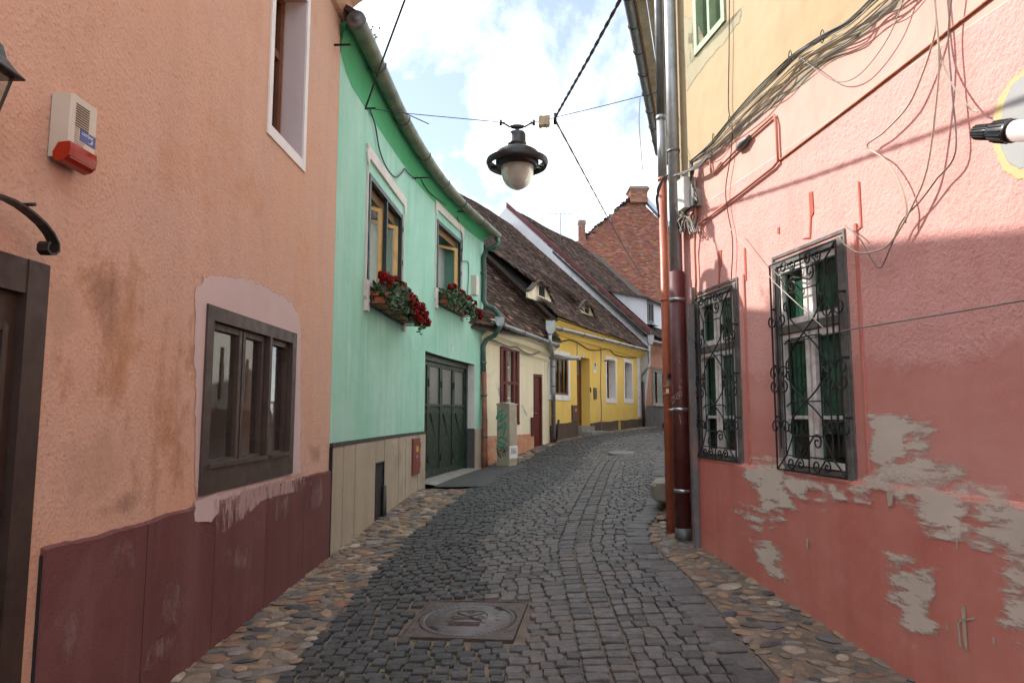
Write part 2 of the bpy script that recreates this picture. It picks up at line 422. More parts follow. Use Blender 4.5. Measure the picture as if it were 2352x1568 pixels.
# many alike pieces: the largest in view are objects of their own, the rest one joined part
def pieces(parent, name, rest_name, specs, variants, mat, keep=300):
    """variants: MB with .c; specs: (matrix, variant)"""
    off = WL[parent.name]
    def rank(sp):
        p = sp[0].to_translation(); u, v = project(p)
        if not (-30 < u < 2382 and -30 < v < 1600): return 1e9
        sc = sp[0].to_scale(); return (p - EYE).length / max(.02, (abs(sc[0] * sc[1] * sc[2])) ** .333)
    order = sorted(range(len(specs)), key=lambda i: rank(specs[i]))
    mine = order[:keep]; rest = order[keep:]
    mes = {}
    for i in mine:
        M, k = specs[i]
        if k not in mes: mes[k] = mesh_of(name, variants[k], mat)
        o = bpy.data.objects.new(name, mes[k]); col.objects.link(o); o.parent = parent
        M2 = M.copy(); M2.translation = M.to_translation() - off; o.matrix_basis = M2
    if rest:
        mb = MB(); mb.c = []
        for i in rest:
            M, k = specs[i]; vb = variants[k]
            mb.add([M @ Vector(p) for p in vb.v], vb.f, 0, vb.sm[0]); mb.c += vb.c
        obj(rest_name, mb, mat, parent, kind='stuff')
def tint(mb, c): mb.c = [(c[0], c[1], c[2], 1)] * len(mb.v); return mb

# ------------------------------------------------------------------ the materials of the place
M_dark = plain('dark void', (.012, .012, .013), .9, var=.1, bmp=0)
M_wood_dark = plain('dark brown wood', (.045, .026, .02), .55, var=.35, scale=5, bmp=.3, bscale=35)
M_wood_frame = plain('brown window wood', (.058, .036, .028), .55, var=.3, scale=5, bmp=.3, bscale=40, dirt=(.1, .08, .07))
M_wood_red = plain('red brown wood', (.16, .055, .022), .45, var=.3, scale=6, bmp=.2)
M_wood_oxide = plain('ox blood wood', (.12, .022, .017), .55, var=.3, scale=6, bmp=.25)
M_wood_tan = plain('tan wood', (.56, .34, .13), .5, var=.2, scale=6, bmp=.15)
M_wood_grey = plain('weathered grey wood', (.17, .165, .155), .8, var=.45, scale=9, bmp=.6, bscale=50, dirt=(.05, .05, .05), dirt_amt=.5)
M_white = plain('white paint', (.74, .72, .72), .7, var=.08, scale=4, bmp=.15, dirt=(.5, .45, .42), dirt_amt=.35)
M_mauve = plaster('pale mauve plaster', (.56, .48, .5), (.6, .52, .53), 1.4, grain=90, gstr=.2, streak=.15, fine_dark=.08)
M_iron = plain('black iron', (.014, .014, .015), .5, .2, var=.3, scale=20, bmp=.2, dirt=(.06, .035, .02), dirt_amt=.3)
M_zinc = plain('zinc grey', (.33, .35, .36), .45, .5, var=.2, scale=5, bmp=.1, dirt=(.14, .15, .14), dirt_amt=.5)
M_zinc_dark = plain('dull dark zinc', (.12, .125, .125), .5, .4, var=.25, scale=5, bmp=.1, dirt=(.2, .2, .19), dirt_amt=.4)
M_olive = plain('olive weathered gutter', (.145, .165, .105), .55, .25, var=.35, scale=4, bmp=.15, dirt=(.06, .075, .06), dirt_amt=.75)
M_pipe_green = plain('dark green pipe paint', (.035, .085, .065), .45, var=.25, scale=4, bmp=.1, dirt=(.2, .23, .21), dirt_amt=.3)
M_pipe_orange = plain('orange pipe paint', (.42, .12, .06), .5, var=.2, scale=5, bmp=.15, dirt=(.2, .07, .05), dirt_amt=.5)
M_pipe_red = plain('dark red pipe paint', (.085, .014, .013), .5, var=.25, scale=5, bmp=.15, dirt=(.2, .12, .11), dirt_amt=.18)
M_rust = plain('old brown pipe', (.24, .085, .05), .6, var=.3, scale=6, bmp=.25, dirt=(.12, .06, .045), dirt_amt=.5)
M_cable = plain('black cable', (.025, .025, .026), .55, var=.2, bmp=0)
M_cable_grey = plain('grey cable', (.2, .19, .18), .6, var=.25, bmp=0)
M_cable_pale = plain('beige cable', (.48, .42, .32), .6, var=.2, bmp=0)
M_glass = glass_mat('window glass', (.86, .9, .9), 1.55)
M_glass_double = glass_mat('double glazing', (.95, .97, .97), 2.1)
M_glass_dim = glass_mat('dim window glass', (.7, .74, .73), 1.5)
M_glass_old = glass_mat('green tinted glass', (.6, .75, .68), 1.5)
M_curtain = plain('net curtain', (.62, .6, .56), .9, var=.1, scale=10, bmp=.2)
M_curtain_green = plain('green blind', (.24, .3, .275), .85, var=.3, scale=4, bmp=.2)
M_green = plaster('mint green render', (.275, .555, .43), (.39, .62, .53), .8, grain=55, gstr=.2, streak=.4, stain=(.24, .52, .36), stain_amt=.5, fine_dark=.06)
M_cove = plaster('deep green cove', (.075, .36, .17), (.1, .4, .2), 1.1, grain=55, gstr=.15, streak=.2, fine_dark=.05)
M_orange = plaster('salmon orange roughcast', (.57, .375, .3), (.6, .355, .245), .55, grain=46, gstr=.6, gdist=.011, streak=.22, stain=(.52, .26, .14), stain_amt=.5, fine_dark=.42)
M_plinth_red = plaster('oxblood plinth render', (.135, .052, .05), (.165, .07, .066), 1.1, grain=75, gstr=.5, streak=.5, stain=(.26, .15, .145), stain_amt=.3, fine_dark=.3)
M_beige_slab = plaster('beige slab', (.37, .31, .235), (.43, .365, .28), 1.3, grain=80, gstr=.2, streak=.35, stain=(.2, .16, .12), stain_amt=.4, fine_dark=.12)
M_cream = plaster('cream render', (.74, .66, .48), (.78, .71, .55), .9, grain=60, gstr=.2, streak=.3, stain=(.45, .38, .25), stain_amt=.45, fine_dark=.08)
M_cream_plinth = plaster('peeling orange plinth', (.5, .16, .09), (.56, .36, .24), 3.2, grain=50, gstr=.4, streak=.5, stain=(.5, .12, .06), stain_amt=.8, fine_dark=.2)
M_yellow = plaster('ochre yellow render', (.77, .51, .12), (.8, .56, .16), .8, grain=60, gstr=.18, streak=.22, stain=(.5, .29, .05), stain_amt=.25, fine_dark=.06)
M_yellow_plinth = plaster('brown plinth', (.085, .058, .045), (.12, .085, .065), 1.5, grain=60, gstr=.35, streak=.4, fine_dark=.2)
M_salmon = plaster('salmon render', (.56, .275, .185), (.6, .31, .21), .8, grain=60, gstr=.2, streak=.2, fine_dark=.06)
M_stone_grey = plaster('grey rubble plinth', (.16, .145, .13), (.24, .22, .2), 4, grain=30, gstr=.8, gdist=.02, streak=.3, fine_dark=.4)
M_facade = plaster('pale grey facade', (.72, .7, .65), (.77, .75, .7), .9, grain=60, gstr=.2, streak=.2, fine_dark=.06)
M_white_wall = plaster('whitewashed gable', (.6, .6, .62), (.66, .66, .67), .9, grain=60, gstr=.2, streak=.25, stain=(.48, .47, .46), stain_amt=.4, fine_dark=.06)
M_concrete = plain('grey concrete', (.26, .25, .23), .9, var=.3, scale=6, bmp=.5, bscale=40, dirt=(.14, .13, .11))
M_asphalt = plain('asphalt', (.055, .055, .055), .85, var=.3, scale=12, bmp=.6, bscale=90)
M_mortar = plain('sandy mortar', (.15, .118, .09), .95, var=.45, scale=5, bmp=.8, bscale=50, dirt=(.07, .06, .05), dirt_amt=.5)
M_earth = plain('earth', (.13, .11, .085), .95, var=.4, scale=3, bmp=.6)
M_sett = tinted('basalt sett', .68, var=.4, scale=16, bmp=.6, bscale=38, spec=.35, dirt=(.08, .068, .055), dirt_amt=.3)
M_cobble = tinted('river cobble', .7, var=.4, scale=14, bmp=.7, bscale=36, spec=.3, dirt=(.15, .12, .09), dirt_amt=.65)
M_tile = tinted('clay roof tile', .95, var=.45, scale=9, bmp=.6, bscale=45, spec=.04, dirt=(.04, .034, .029), dirt_amt=.6)
M_brick = tinted('red brick', .9, var=.3, scale=9, bmp=.5, bscale=40, spec=.2, dirt=(.22, .13, .1), dirt_amt=.45)
M_brick_joint = plain('lime joint', (.27, .19, .15), .95, var=.35, scale=4, bmp=.4)
M_roof_under = plain('roof boarding', (.05, .037, .03), .95, var=.3)
M_terra = plain('terracotta planter', (.42, .11, .04), .7, var=.2, scale=7, bmp=.15)
M_leaf = plain('geranium leaf', (.045, .085, .035), .6, var=.5, scale=18, bmp=0)
M_petal = plain('red petal', (.2, .004, .007), .8, var=.6, scale=25, bmp=0, spec=.1)
M_plastic = plain('cream plastic', (.56, .5, .42), .45, var=.06, scale=4, bmp=.03)
M_steel = plain('brushed steel band', (.4, .4, .4), .35, .8, var=.2, bmp=.1)
M_soffit = plain('weathered eave boards', (.34, .29, .19), .8, var=.3, scale=4, bmp=.3, dirt=(.2, .1, .06), dirt_amt=.4)
M_verge = plain('dark red verge board', (.12, .025, .025), .6, var=.3, scale=4, bmp=.2)

def pink_material():
    m, nt, b = nodes_of('pink house render'); co = geo_pos(nt)
    sp_ = nt.nodes.new('ShaderNodeSeparateXYZ'); nt.links.new(co, sp_.inputs[0]); z = sp_.outputs[2]
    wob = mth(nt, 'MULTIPLY', mth(nt, 'SUBTRACT', noise_fac(nt, co, 1.6, 9, .72), .5), .7)
    wob2 = mth(nt, 'MULTIPLY', mth(nt, 'SUBTRACT', noise_fac(nt, co, 2.2, 8, .7), .5), .5)
    def step(h, w, wb): return ramp(nt, mth(nt, 'ADD', mth(nt, 'SUBTRACT', mth(nt, 'ADD', z, wb), h), .5), .5 - w, .5 + w)
    f1 = noise_fac(nt, co, .9, 7, .62, .5)
    low = ramp(nt, f1, .3, .7, (.58, .24, .2), (.66, .34, .3))
    rough_c = ramp(nt, f1, .3, .7, (.7, .37, .34), (.75, .41, .37))
    pale = ramp(nt, f1, .3, .7, (.7, .405, .345), (.73, .44, .38))
    yel = ramp(nt, f1, .3, .7, (.45, .345, .205), (.48, .38, .24))
    s_low = step(1.93, .06, wob); s_con = step(3.76, .004, 0.0); s_yel = step(4.27, .008, mth(nt, 'MULTIPLY', wob2, .25)); s_gry = step(4.19, .008, mth(nt, 'MULTIPLY', wob2, .35))
    cc = mixc(nt, s_low, low, rough_c); cc = mixc(nt, s_con, cc, pale)
    cc = mixc(nt, s_gry, cc, (.36, .31, .24)); cc = mixc(nt, s_yel, cc, yel)
    # peeling red patches inside the smooth lower coat, rain streaks
    cc = mixc(nt, mth(nt, 'MULTIPLY', ramp(nt, noise_fac(nt, co, 1.0, 5, .6, 0, (4, 4, .5)), .5, .75), .22), cc, (.55, .17, .12))
    g = noise_fac(nt, co, 34, 3, .65); g2 = noise_fac(nt, co, 95, 3, .6)
    band = mth(nt, 'MULTIPLY', s_low, mth(nt, 'SUBTRACT', 1.0, s_con))
    cc = mixc(nt, mth(nt, 'MULTIPLY', mth(nt, 'MULTIPLY', ramp(nt, g, .55, .72), band), .32), cc, (.42, .17, .15))
    nt.links.new(cc, b.inputs['Base Color']); b.inputs['Roughness'].default_value = .9; b.inputs['Specular IOR Level'].default_value = .25
    p = bump(nt, b, noise_fac(nt, co, 2.4, 2), .3, .06)
    hh = mth(nt, 'ADD', mth(nt, 'MULTIPLY', g, mth(nt, 'ADD', mth(nt, 'MULTIPLY', band, .95), .05)), mth(nt, 'MULTIPLY', g2, .12))
    bump(nt, b, hh, .65, .014, p)
    return m
M_pink = pink_material()
D_beige = decal_mat('beige paint patch', (.6, .54, .46), (.7, .64, .56), edge=.62, scale=3.0, stretch=(1, 1, 4.5), soft=.3, amt=.95)
D_beige_v = decal_mat('beige paint drips', (.46, .4, .32), (.52, .46, .38), edge=.5, scale=9, stretch=(6, 6, .6), soft=.25)
D_mauve = decal_mat('mauve render patch', (.52, .4, .4), (.58, .46, .45), edge=.3, scale=6, stretch=(1, 1, 1), soft=.05)
D_stain = decal_mat('grey brown stain', (.2, .13, .09), (.27, .17, .11), edge=.5, scale=4, stretch=(1, 1, .7), soft=1.0, amt=.38)
D_stain_o = decal_mat('deep orange stain', (.52, .25, .1), (.58, .3, .14), edge=.9, scale=5, stretch=(1, 1, .6), soft=.9, amt=.48)
D_pale = decal_mat('lime bloom and bounced light', (.6, .42, .3), (.62, .45, .33), edge=.5, scale=4, stretch=(1, 1, .5), soft=1.0, amt=.45)
D_grey = decal_mat('bare grey plaster', (.36, .37, .37), (.42, .43, .43), edge=.12, scale=6, stretch=(1, 1, 1), soft=.05)
D_ochre = decal_mat('old yellow paint', (.6, .48, .24), (.62, .5, .28), edge=.18, scale=8, stretch=(1, 1, 1), soft=.05)
D_red = decal_mat('red oxide mark', (.42, .09, .06), (.46, .12, .085), edge=.12, scale=12, stretch=(1, 1, 1), soft=.05)
D_lime = decal_mat('white lime run', (.46, .32, .31), (.5, .36, .35), edge=.6, scale=6, stretch=(3, 3, .8), soft=.5, amt=.8)

D_salt = decal_mat('salt bloom', (.3, .19, .18), (.36, .25, .24), edge=.9, scale=5, stretch=(2, 2, 1), soft=.9, amt=.55)
# ------------------------------------------------------------------ ground, road, verges
def frange(a, b, st):
    n = int(round((b - a) / st)); return [a + (b - a) * i / n for i in range(n + 1)]
def sheet(xs, ys, dz):
    mb = MB(); vv = [(x, y, gz(x, y) + dz) for y in ys for x in xs]; n = len(xs)
    return mb.add(vv, [[j * n + i, j * n + i + 1, (j + 1) * n + i + 1, (j + 1) * n + i] for j in range(len(ys) - 1) for i in range(n - 1)], 0, True)
g_ = sheet([-900, -200, -60, -20, -8, -4] + frange(-3, 13, .4) + [16, 20, 30, 60, 200, 900], [-300, -60, -20, -8, -4, 0] + frange(2, 34, .4) + [38, 45, 60, 120, 400, 1500], -.05)
ground = obj('ground', g_, M_earth, kind='structure')

CL = [(.1, 1.0), (.11, 4.25), (.12, 6.4), (.17, 7.4), (.5, 9.3), (.95, 11.5), (1.3, 13.3), (1.95, 16.3), (3.05, 19.2), (4.3, 21.8), (6.4, 26), (10, 32.5)]
WLf = [(0, 1.5), (3.25, 1.51), (5.4, 1.45), (6.4, 1.45), (8.4, 1.62), (10.6, 1.75), (12.5, 1.9), (15.6, 1.95), (18.9, 1.7), (21.8, 1.45), (26, 1.4), (40, 1.4)]
WRf = [(0, 1.5), (3.25, 1.50), (5.3, 1.43), (6.3, 1.3), (7.2, 1.28), (8.4, 1.5), (10.6, 1.6), (15, 1.7), (22, 1.8), (40, 1.8)]
def catmull(pts, step):
    P = [Vector((x, y, 0)) for x, y in pts]; P = [2 * P[0] - P[1]] + P + [2 * P[-1] - P[-2]]; out = []
    for i in range(1, len(P) - 2):
        a, b, c, d = P[i - 1:i + 3]; n = max(2, int((c - b).length / step))
        for k in range(n):
            t = k / n; out.append(.5 * ((2 * b) + (c - a) * t + (2 * a - 5 * b + 4 * c - d) * t * t + (3 * b - a - 3 * c + d) * t ** 3))
    out.append(P[-2]); return out
cl = catmull(CL, .1); acc = [0.0]
for a, b in zip(cl, cl[1:]): acc.append(acc[-1] + (b - a).length)
def road_at(t, w):
    lo, hi = 0, len(acc) - 2
    while lo < hi:
        m = (lo + hi + 1) // 2
        if acc[m] <= t: lo = m
        else: hi = m - 1
    k = (t - acc[lo]) / max(1e-6, acc[lo + 1] - acc[lo]); p = cl[lo].lerp(cl[lo + 1], k)
    i0, i1 = max(0, lo - 8), min(len(cl) - 1, lo + 9); tg = (cl[i1] - cl[i0]).normalized()
    return p + Vector((tg.y, -tg.x, 0)) * w, math.atan2(tg.y, tg.x)
def ribbon(t0, t1, f0, f1, n_w, dz, step=.35):
    mb = MB(); ts = frange(t0, t1, step); vv = []
    for t in ts:
        for i in range(n_w + 1):
            p, _ = road_at(t, lerp(f0(t), f1(t), i / n_w)); vv.append((p.x, p.y, gz(p.x, p.y) + dz))
    m = n_w + 1
    return mb.add(vv, [[j * m + i, j * m + i + 1, (j + 1) * m + i + 1, (j + 1) * m + i] for j in range(len(ts) - 1) for i in range(n_w)], 0, True)
TEND = acc[-1] - .2
road = obj('road', ribbon(0, TEND, lambda t: -prof(WLf, t) - .02, lambda t: prof(WRf, t) + .02, 10, -.012), M_mortar, kind='structure')

# the cast iron cover: its square in the road
mq = [ghit(928, 1462), ghit(1206, 1468), ghit(1204, 1390), ghit(962, 1382)]
mc = sum(mq, Vector()) / 4; mc.z = gz(mc.x, mc.y)
mx_ = ((mq[1] - mq[0]) + (mq[2] - mq[3])); mx_.z = 0; mx_.normalize(); my_ = Vector((-mx_.y, mx_.x, 0))
mx_ = Vector((mx_.x, mx_.y, (gz(*(mc + mx_ * .4).xy) - gz(*(mc - mx_ * .4).xy)) / .8)).normalized()
my_ = Vector((my_.x, my_.y, (gz(*(mc + my_ * .4).xy) - gz(*(mc - my_ * .4).xy)) / .8)).normalized()
mz_ = mx_.cross(my_).normalized(); MH = .41
def ground_matrix(p, yaw, sx, sy, sz, dz=0, tilt=.03):
    e = .08; n = Vector((-(gz(p.x + e, p.y) - gz(p.x - e, p.y)) / (2 * e), -(gz(p.x, p.y + e) - gz(p.x, p.y - e)) / (2 * e), 1)).normalized()
    n = (n + Vector((rnd.uniform(-tilt, tilt), rnd.uniform(-tilt, tilt), 0))).normalized()
    x = Vector((math.cos(yaw), math.sin(yaw), 0)); x = (x - n * x.dot(n)).normalized(); y = n.cross(x)
    M = Matrix((x * sx, y * sy, n * sz)).transposed().to_4x4(); M.translation = Vector((p.x, p.y, gz(p.x, p.y) + dz)); return M
def sett_variant(c, k):
    r = random.Random(k); mb = MB(); j = .09
    base = [(-.5, -.5), (.5, -.5), (.5, .5), (-.5, .5)]
    ring = []
    for i in range(4):
        a = base[i]; b = base[(i + 1) % 4]
        ring.append((a[0] * .93 + r.uniform(-j, j) * .5, a[1] * .93 + r.uniform(-j, j) * .5))
        ring.append(((a[0] + b[0]) / 2 + r.uniform(-j, j) * .4, (a[1] + b[1]) / 2 + r.uniform(-j, j) * .4))
    vv = [(x * 1.0, y * 1.0, -1.0) for x, y in ring] + [(x, y, -.16) for x, y in ring] + [(x * .92, y * .92, r.uniform(-.05, .05)) for x, y in ring] + [(r.uniform(-.1, .1), r.uniform(-.1, .1), r.uniform(-.04, .06))]
    ff = []
    for L in (0, 8):
        ff += [[L + i, L + (i + 1) % 8, L + 8 + (i + 1) % 8, L + 8 + i] for i in range(8)]
    ff += [[16 + i, 16 + (i + 1) % 8, 24] for i in range(8)]
    mb.add(vv, ff, 0, False); return tint(mb, c)
def sett_col(kind, r):
    k = r.uniform(.7, 1.3)
    if kind == 0: c = (.046 * k, .048 * k, .05 * k)
    elif kind == 1: c = (.085 * k, .08 * k, .077 * k)
    else: c = (.105 * k, .09 * k, .08 * k)
    return c
rv = random.Random(3)
setts_v = [sett_variant(sett_col(0, rv), i) for i in range(20)] + [sett_variant(sett_col(1, rv), 50 + i) for i in range(22)] + [sett_variant(sett_col(2, rv), 90 + i) for i in range(8)]
specs = []
def put_sett(t, w, sw, sl, zone, jit=.012):
    p, an = road_at(t, w)
    q = p - mc; a, b = q.dot(mx_), q.dot(my_)
    if abs(a) < MH + .03 + sw * .3 and abs(b) < MH + .02 + sl * .35: return
    p = p + Vector((rnd.uniform(-jit, jit), rnd.uniform(-jit, jit), 0))
    v = rnd.randrange(20) if zone == 0 else (20 + rnd.randrange(22) if rnd.random() < .86 else 42 + rnd.randrange(8))
    specs.append((ground_matrix(p, an - math.pi / 2 + rnd.uniform(-.07, .07), sw, sl, .045, .012 + rnd.uniform(-.004, .005), .024), v))
t = 2.2
while t < TEND:
    far = t > 16
    sl = rnd.uniform(.102, .126) * (1.0 if not far else 1.15)
    wl, wr = prof(WLf, t), prof(WRf, t)
    t_slant = lambda w: t + .12 * math.sin(w * 1.3 + .4) + .1 * w
    w = -wl + rnd.uniform(-.05, .05)
    b0 = .28 + .05 * math.sin(t * .35)                                 # the drain line: two straight columns of setts
    while w < wr - .27:
        sw = rnd.uniform(.092, .15) * (1 if not far else 1.2)
        if w < b0 - .02 and w + sw > b0 - .06: sw = max(.06, b0 - w)
        c_ = w + sw / 2
        if b0 - .01 <= c_ <= b0 + .33: w = b0 + .345; continue
        zone = 0 if c_ < -.35 + .25 * math.sin(t * .6) else 1
        gap = .019 if zone == 0 and t < 7 else .009
        put_sett(t_slant(c_), c_, sw - gap, sl - gap * .9, zone, .011 if zone == 0 else .006)
        w += sw
    for k in (0, 1): put_sett(t_slant(.4) + rnd.uniform(-.004, .004), b0 + .085 + k * .17, .152, sl - .018, 1, .004)
    t += sl
t = 2.0
while t < TEND:                                                         # the larger edge stones on the right
    sl = rnd.uniform(.17, .25); wr = prof(WRf, t)
    put_sett(t, wr - .14, .25, sl - .016, 1, .006); t += sl
pieces(road, 'sett', 'far_setts', specs, setts_v, M_sett)

def stone_variant(c, k):
    r = random.Random(k); mb = MB(); n = 8; vv = []; ff = []; ph = r.uniform(0, 6)
    rad = [1 + .16 * math.sin(2 * 6.283 * i / n + ph) + r.uniform(-.2, .2) for i in range(n)]
    for s, z in ((.92, -.6), (1, 0.05), (.84, .55), (.45, .88)):
        for i in range(n):
            w = 6.283 * i / n; vv.append((rad[i] * s * math.cos(w), rad[i] * s * math.sin(w), z + r.uniform(-.07, .07)))
    vv.append((r.uniform(-.1, .1), r.uniform(-.1, .1), .98))
    for L in range(3): ff += [[L * n + i, L * n + (i + 1) % n, (L + 1) * n + (i + 1) % n, (L + 1) * n + i] for i in range(n)]
    ff += [[3 * n + i, 3 * n + (i + 1) % n, 4 * n] for i in range(n)]
    mb.add(vv, ff, 0, False); return tint(mb, c)
stone_cols = [(.22, .15, .095), (.2, .135, .085), (.16, .12, .09), (.14, .125, .115), (.085, .085, .09), (.055, .058, .065), (.17, .095, .065), (.24, .2, .155), (.22, .165, .11), (.17, .135, .105)]
stones_v = []
for i in range(40):
    c = stone_cols[i % 10]; k = rv.uniform(.85, 1.35); stones_v.append(stone_variant(tuple(q * k for q in c), 200 + i))
def verge(name, t0, t1, inner, outer, sizes, tries, tight=.86):
    """cobbles in mortar between a wall foot and the setts"""
    side = obj(name, ribbon(t0, t1, lambda t: min(inner(t), outer(t)), lambda t: max(inner(t), outer(t)), 4, -.002, .3), M_mortar, kind='structure')
    grid = {}; out = []
    for i in range(tries):
        t = rnd.uniform(t0, t1); a, b = inner(t), outer(t); w = lerp(a, b, rnd.uniform(.03, .97))
        r = rnd.uniform(*sizes) * (1.25 if rnd.random() < .15 else 1)
        p, an = road_at(t, w); gx, gy = int(p.x / .3), int(p.y / .3); ok = True
        for ix in (-1, 0, 1):
            for iy in (-1, 0, 1):
                for q, qr in grid.get((gx + ix, gy + iy), ()):
                    if (q - p).length < (r + qr) * tight: ok = False; break
                if not ok: break
            if not ok: break
        if not ok: continue
        grid.setdefault((gx, gy), []).append((p, r))
        e = rnd.uniform(1.0, 1.45)
        out.append((ground_matrix(p, rnd.uniform(-.7, .7) + (0 if rnd.random() < .75 else 1.57), r * e, r / e ** .7, r * rnd.uniform(.14, .26), .0, .12), rnd.randrange(40)))
    pieces(side, 'cobble', 'small_cobbles', out, stones_v, M_cobble)
    return side
def wall_w(side_tab, t, sgn):
    """across-road distance from the centre line to a wall line (x at y)"""
    lo, hi = .2, 8.0
    for _ in range(24):
        m = (lo + hi) / 2; p, _a = road_at(t, m * sgn)
        inside = p.x > prof(side_tab, p.y) if sgn < 0 else p.x < prof(side_tab, p.y)
        if inside: lo = m
        else: hi = m
    return sgn * (lo + .03)
verge('verge_left', 1.2, 10.9, lambda t: -prof(WLf, t) - .015, lambda t: min(wall_w(XL, t, -1), -prof(WLf, t) - .05), (.038, .09), 24000, .9)
verge('verge_right', 1.2, 7.5, lambda t: prof(WRf, t) + .015, lambda t: max(wall_w(XR, t, 1), prof(WRf, t) + .05), (.03, .08), 14000, 1.0)
verge('verge_far_left', 15.4, 29, lambda t: -prof(WLf, t) - .01, lambda t: min(wall_w(XL, t, -1), -prof(WLf, t) - .06), (.05, .1), 6000)
verge('verge_far_right', 7.8, 26, lambda t: prof(WRf, t) + .01, lambda t: max(wall_w(XR, t, 1), prof(WRf, t) + .06), (.05, .1), 5000)

# ------------------------------------------------------------------ shared builders for houses
def frame_mb(W, s0, s1, z0, z1, d0, d1, w, mull=(), trans=(), mw=None, mi=0, wb=None, mb=None):
    """a window frame: outer members, mullions (fractions of the width), transoms (fractions of the height)"""
    mb = mb or MB(); mw = mw or w; wb = wb or w
    mb.box(W, s0, s0 + w, d0, d1, z0, z1, mi=mi); mb.box(W, s1 - w, s1, d0, d1, z0, z1, mi=mi)
    mb.box(W, s0 + w, s1 - w, d0, d1 - .002, z0, z0 + wb, mi=mi); mb.box(W, s0 + w, s1 - w, d0, d1 - .002, z1 - w, z1, mi=mi)
    for f in mull:
        c = lerp(s0, s1, f); mb.box(W, c - mw / 2, c + mw / 2, d0, d1 - .004, z0 + wb, z1 - w, mi=mi)
    for f in trans:
        c = lerp(z0, z1, f); mb.box(W, s0 + w, s1 - w, d0 + .003, d1 - .006, c - mw / 2, c + mw / 2, mi=mi)
    return mb
def panes(W, s0, s1, z0, z1, d, w, mull, trans, parent, mat, wb=None):
    ss = [s0 + w] + [lerp(s0, s1, f) for f in mull] + [s1 - w]; zs = [z0 + (wb or w)] + [lerp(z0, z1, f) for f in trans] + [z1 - w]
    for a, b in zip(ss, ss[1:]):
        for c, e in zip(zs, zs[1:]): obj('pane', MB().box(W, a, b, d - .004, d, c, e), mat, parent)
def curtain(W, s0, s1, z0, z1, d, mat, parent, name='curtain', wave=.02, k=40):
    mb = MB(); n = max(6, int((s1 - s0) * k)); vv = []
    for i in range(n + 1):
        a = lerp(s0, s1, i / n); o = d + wave * math.sin(i * 1.7) + wave * .5 * math.sin(i * .61)
        vv += [W(a, o, z0), W(a, o, z1), W(a, o - .01, z0), W(a, o - .01, z1)]
    ff = [[4 * i, 4 * i + 4, 4 * i + 5, 4 * i + 1] for i in range(n)] + [[4 * i + 2, 4 * i + 6, 4 * i + 7, 4 * i + 3] for i in range(n)]
    return obj(name, mb.add(vv, ff, 0, True), mat, parent)
def shell(pts, z0, z1, name, mat, parent, t=.25):
    """the closed back of a house: thick walls along a plan path"""
    W = Wall(pts); return obj(name, wall_mesh(W, 0, W.L, z0, z1, (), t, 3.0), mat, parent)
def roof_slab(W, s0, s1, d_e, z_e, depth, rise, thick, mat, parent, name='roof', n=1, ext=0.0):
    """slope rising inwards from the eave line; mesh with thickness"""
    mb = MB(); vv = []; ff = []
    for i in range(n + 1):
        s = lerp(s0, s1, i / n)
        vv += [W(s, d_e, z_e), W(s, d_e, z_e + thick), W(s, -depth, z_e + rise + thick), W(s, -depth, z_e + rise), W(s, -2 * depth - d_e, z_e + thick), W(s, -2 * depth - d_e, z_e)]
    for i in range(n):
        k = 6 * i
        for a, b in ((0, 1), (1, 2), (2, 4), (4, 5), (5, 3), (3, 0)): ff.append([k + a, k + 6 + a, k + 6 + b, k + b])
    ff += [[0, 1, 2, 4, 5, 3], [6 * n + q for q in (3, 5, 4, 2, 1, 0)]]
    return obj(name, mb.add(vv, ff), mat, parent)
def tile_variant(c, k):
    r = random.Random(k); mb = MB(); j = .06
    vv = [(-.5, -.55, .1 + r.uniform(-.03, .05)), (.5, -.55, .1 + r.uniform(-.03, .05)), (.48, .6, 0), (-.48, .6, 0), (0, -.66 + r.uniform(-j, j), .12)]
    vv += [(x, y, z - .14) for x, y, z in vv]
    ff = [[0, 4, 1, 2, 3], [5, 9, 4, 0], [9, 6, 1, 4], [6, 7, 2, 1], [8, 5, 0, 3]]
    mb.add(vv, ff, 0, False); return tint(mb, c)
def tile_cols(r, red=.12):
    k = r.choice((.55, .7, .85, 1.0, 1.15, 1.4, 1.8))
    return (.15 * k, .08 * k, .058 * k) if r.random() < red else (.062 * k, .04 * k, .031 * k)
tiles_v = [tile_variant(tile_cols(rv), 400 + i) for i in range(44)]
def tile_roof(W, s_of, w0, w1, e0, up, parent, cw=.18, cl_=.165, lift=None, keep=300, sag=.03):
    """tiles on a slope: W plan path, s_of(w) -> (s0, s1) extent; e0 = (d, z) of the eave, up = (d, z) unit slope vector"""
    out = []; row = 0; w = w0
    while w < w1:
        a, b = s_of(w); s = a + (cw / 2 if row % 2 else 0)
        while s < b:
            h = lift(s, w) if lift else 0.0
            if h is not None:
                sg = -sag * (1 - math.cos(s * 1.1 + w * .5)) + rnd.uniform(-.006, .006)
                nrm = (-up[1], up[0])                                   # (d, z) outward normal of the slope (points up and out)
                nd, nz = up[1], -up[0]
                dd = e0[0] + up[0] * w + nd * (h + sg); zz_ = e0[1] + up[1] * w + nz * (h + sg)
                p = W(s, dd, zz_); _, n, tn = W.loc(s)
                x = Vector((tn.x, tn.y, 0)); y = Vector((n.x * up[0], n.y * up[0], up[1])).normalized(); zv = x.cross(y).normalized()
                if zv.z < 0: zv = -zv; 
                M = Matrix((x * cw * rnd.uniform(.93, 1.0), y * cl_ * rnd.uniform(1.1, 1.3), zv * .17)).transposed().to_4x4(); M.translation = p
                M = M @ Matrix.Rotation(rnd.uniform(-.035, .035), 4, 'Z')
                out.append((M, rnd.randrange(44)))
            s += cw
        w += cl_; row += 1
    pieces(parent, 'roof_tile', 'upper_tiles', out, tiles_v, M_tile, keep)
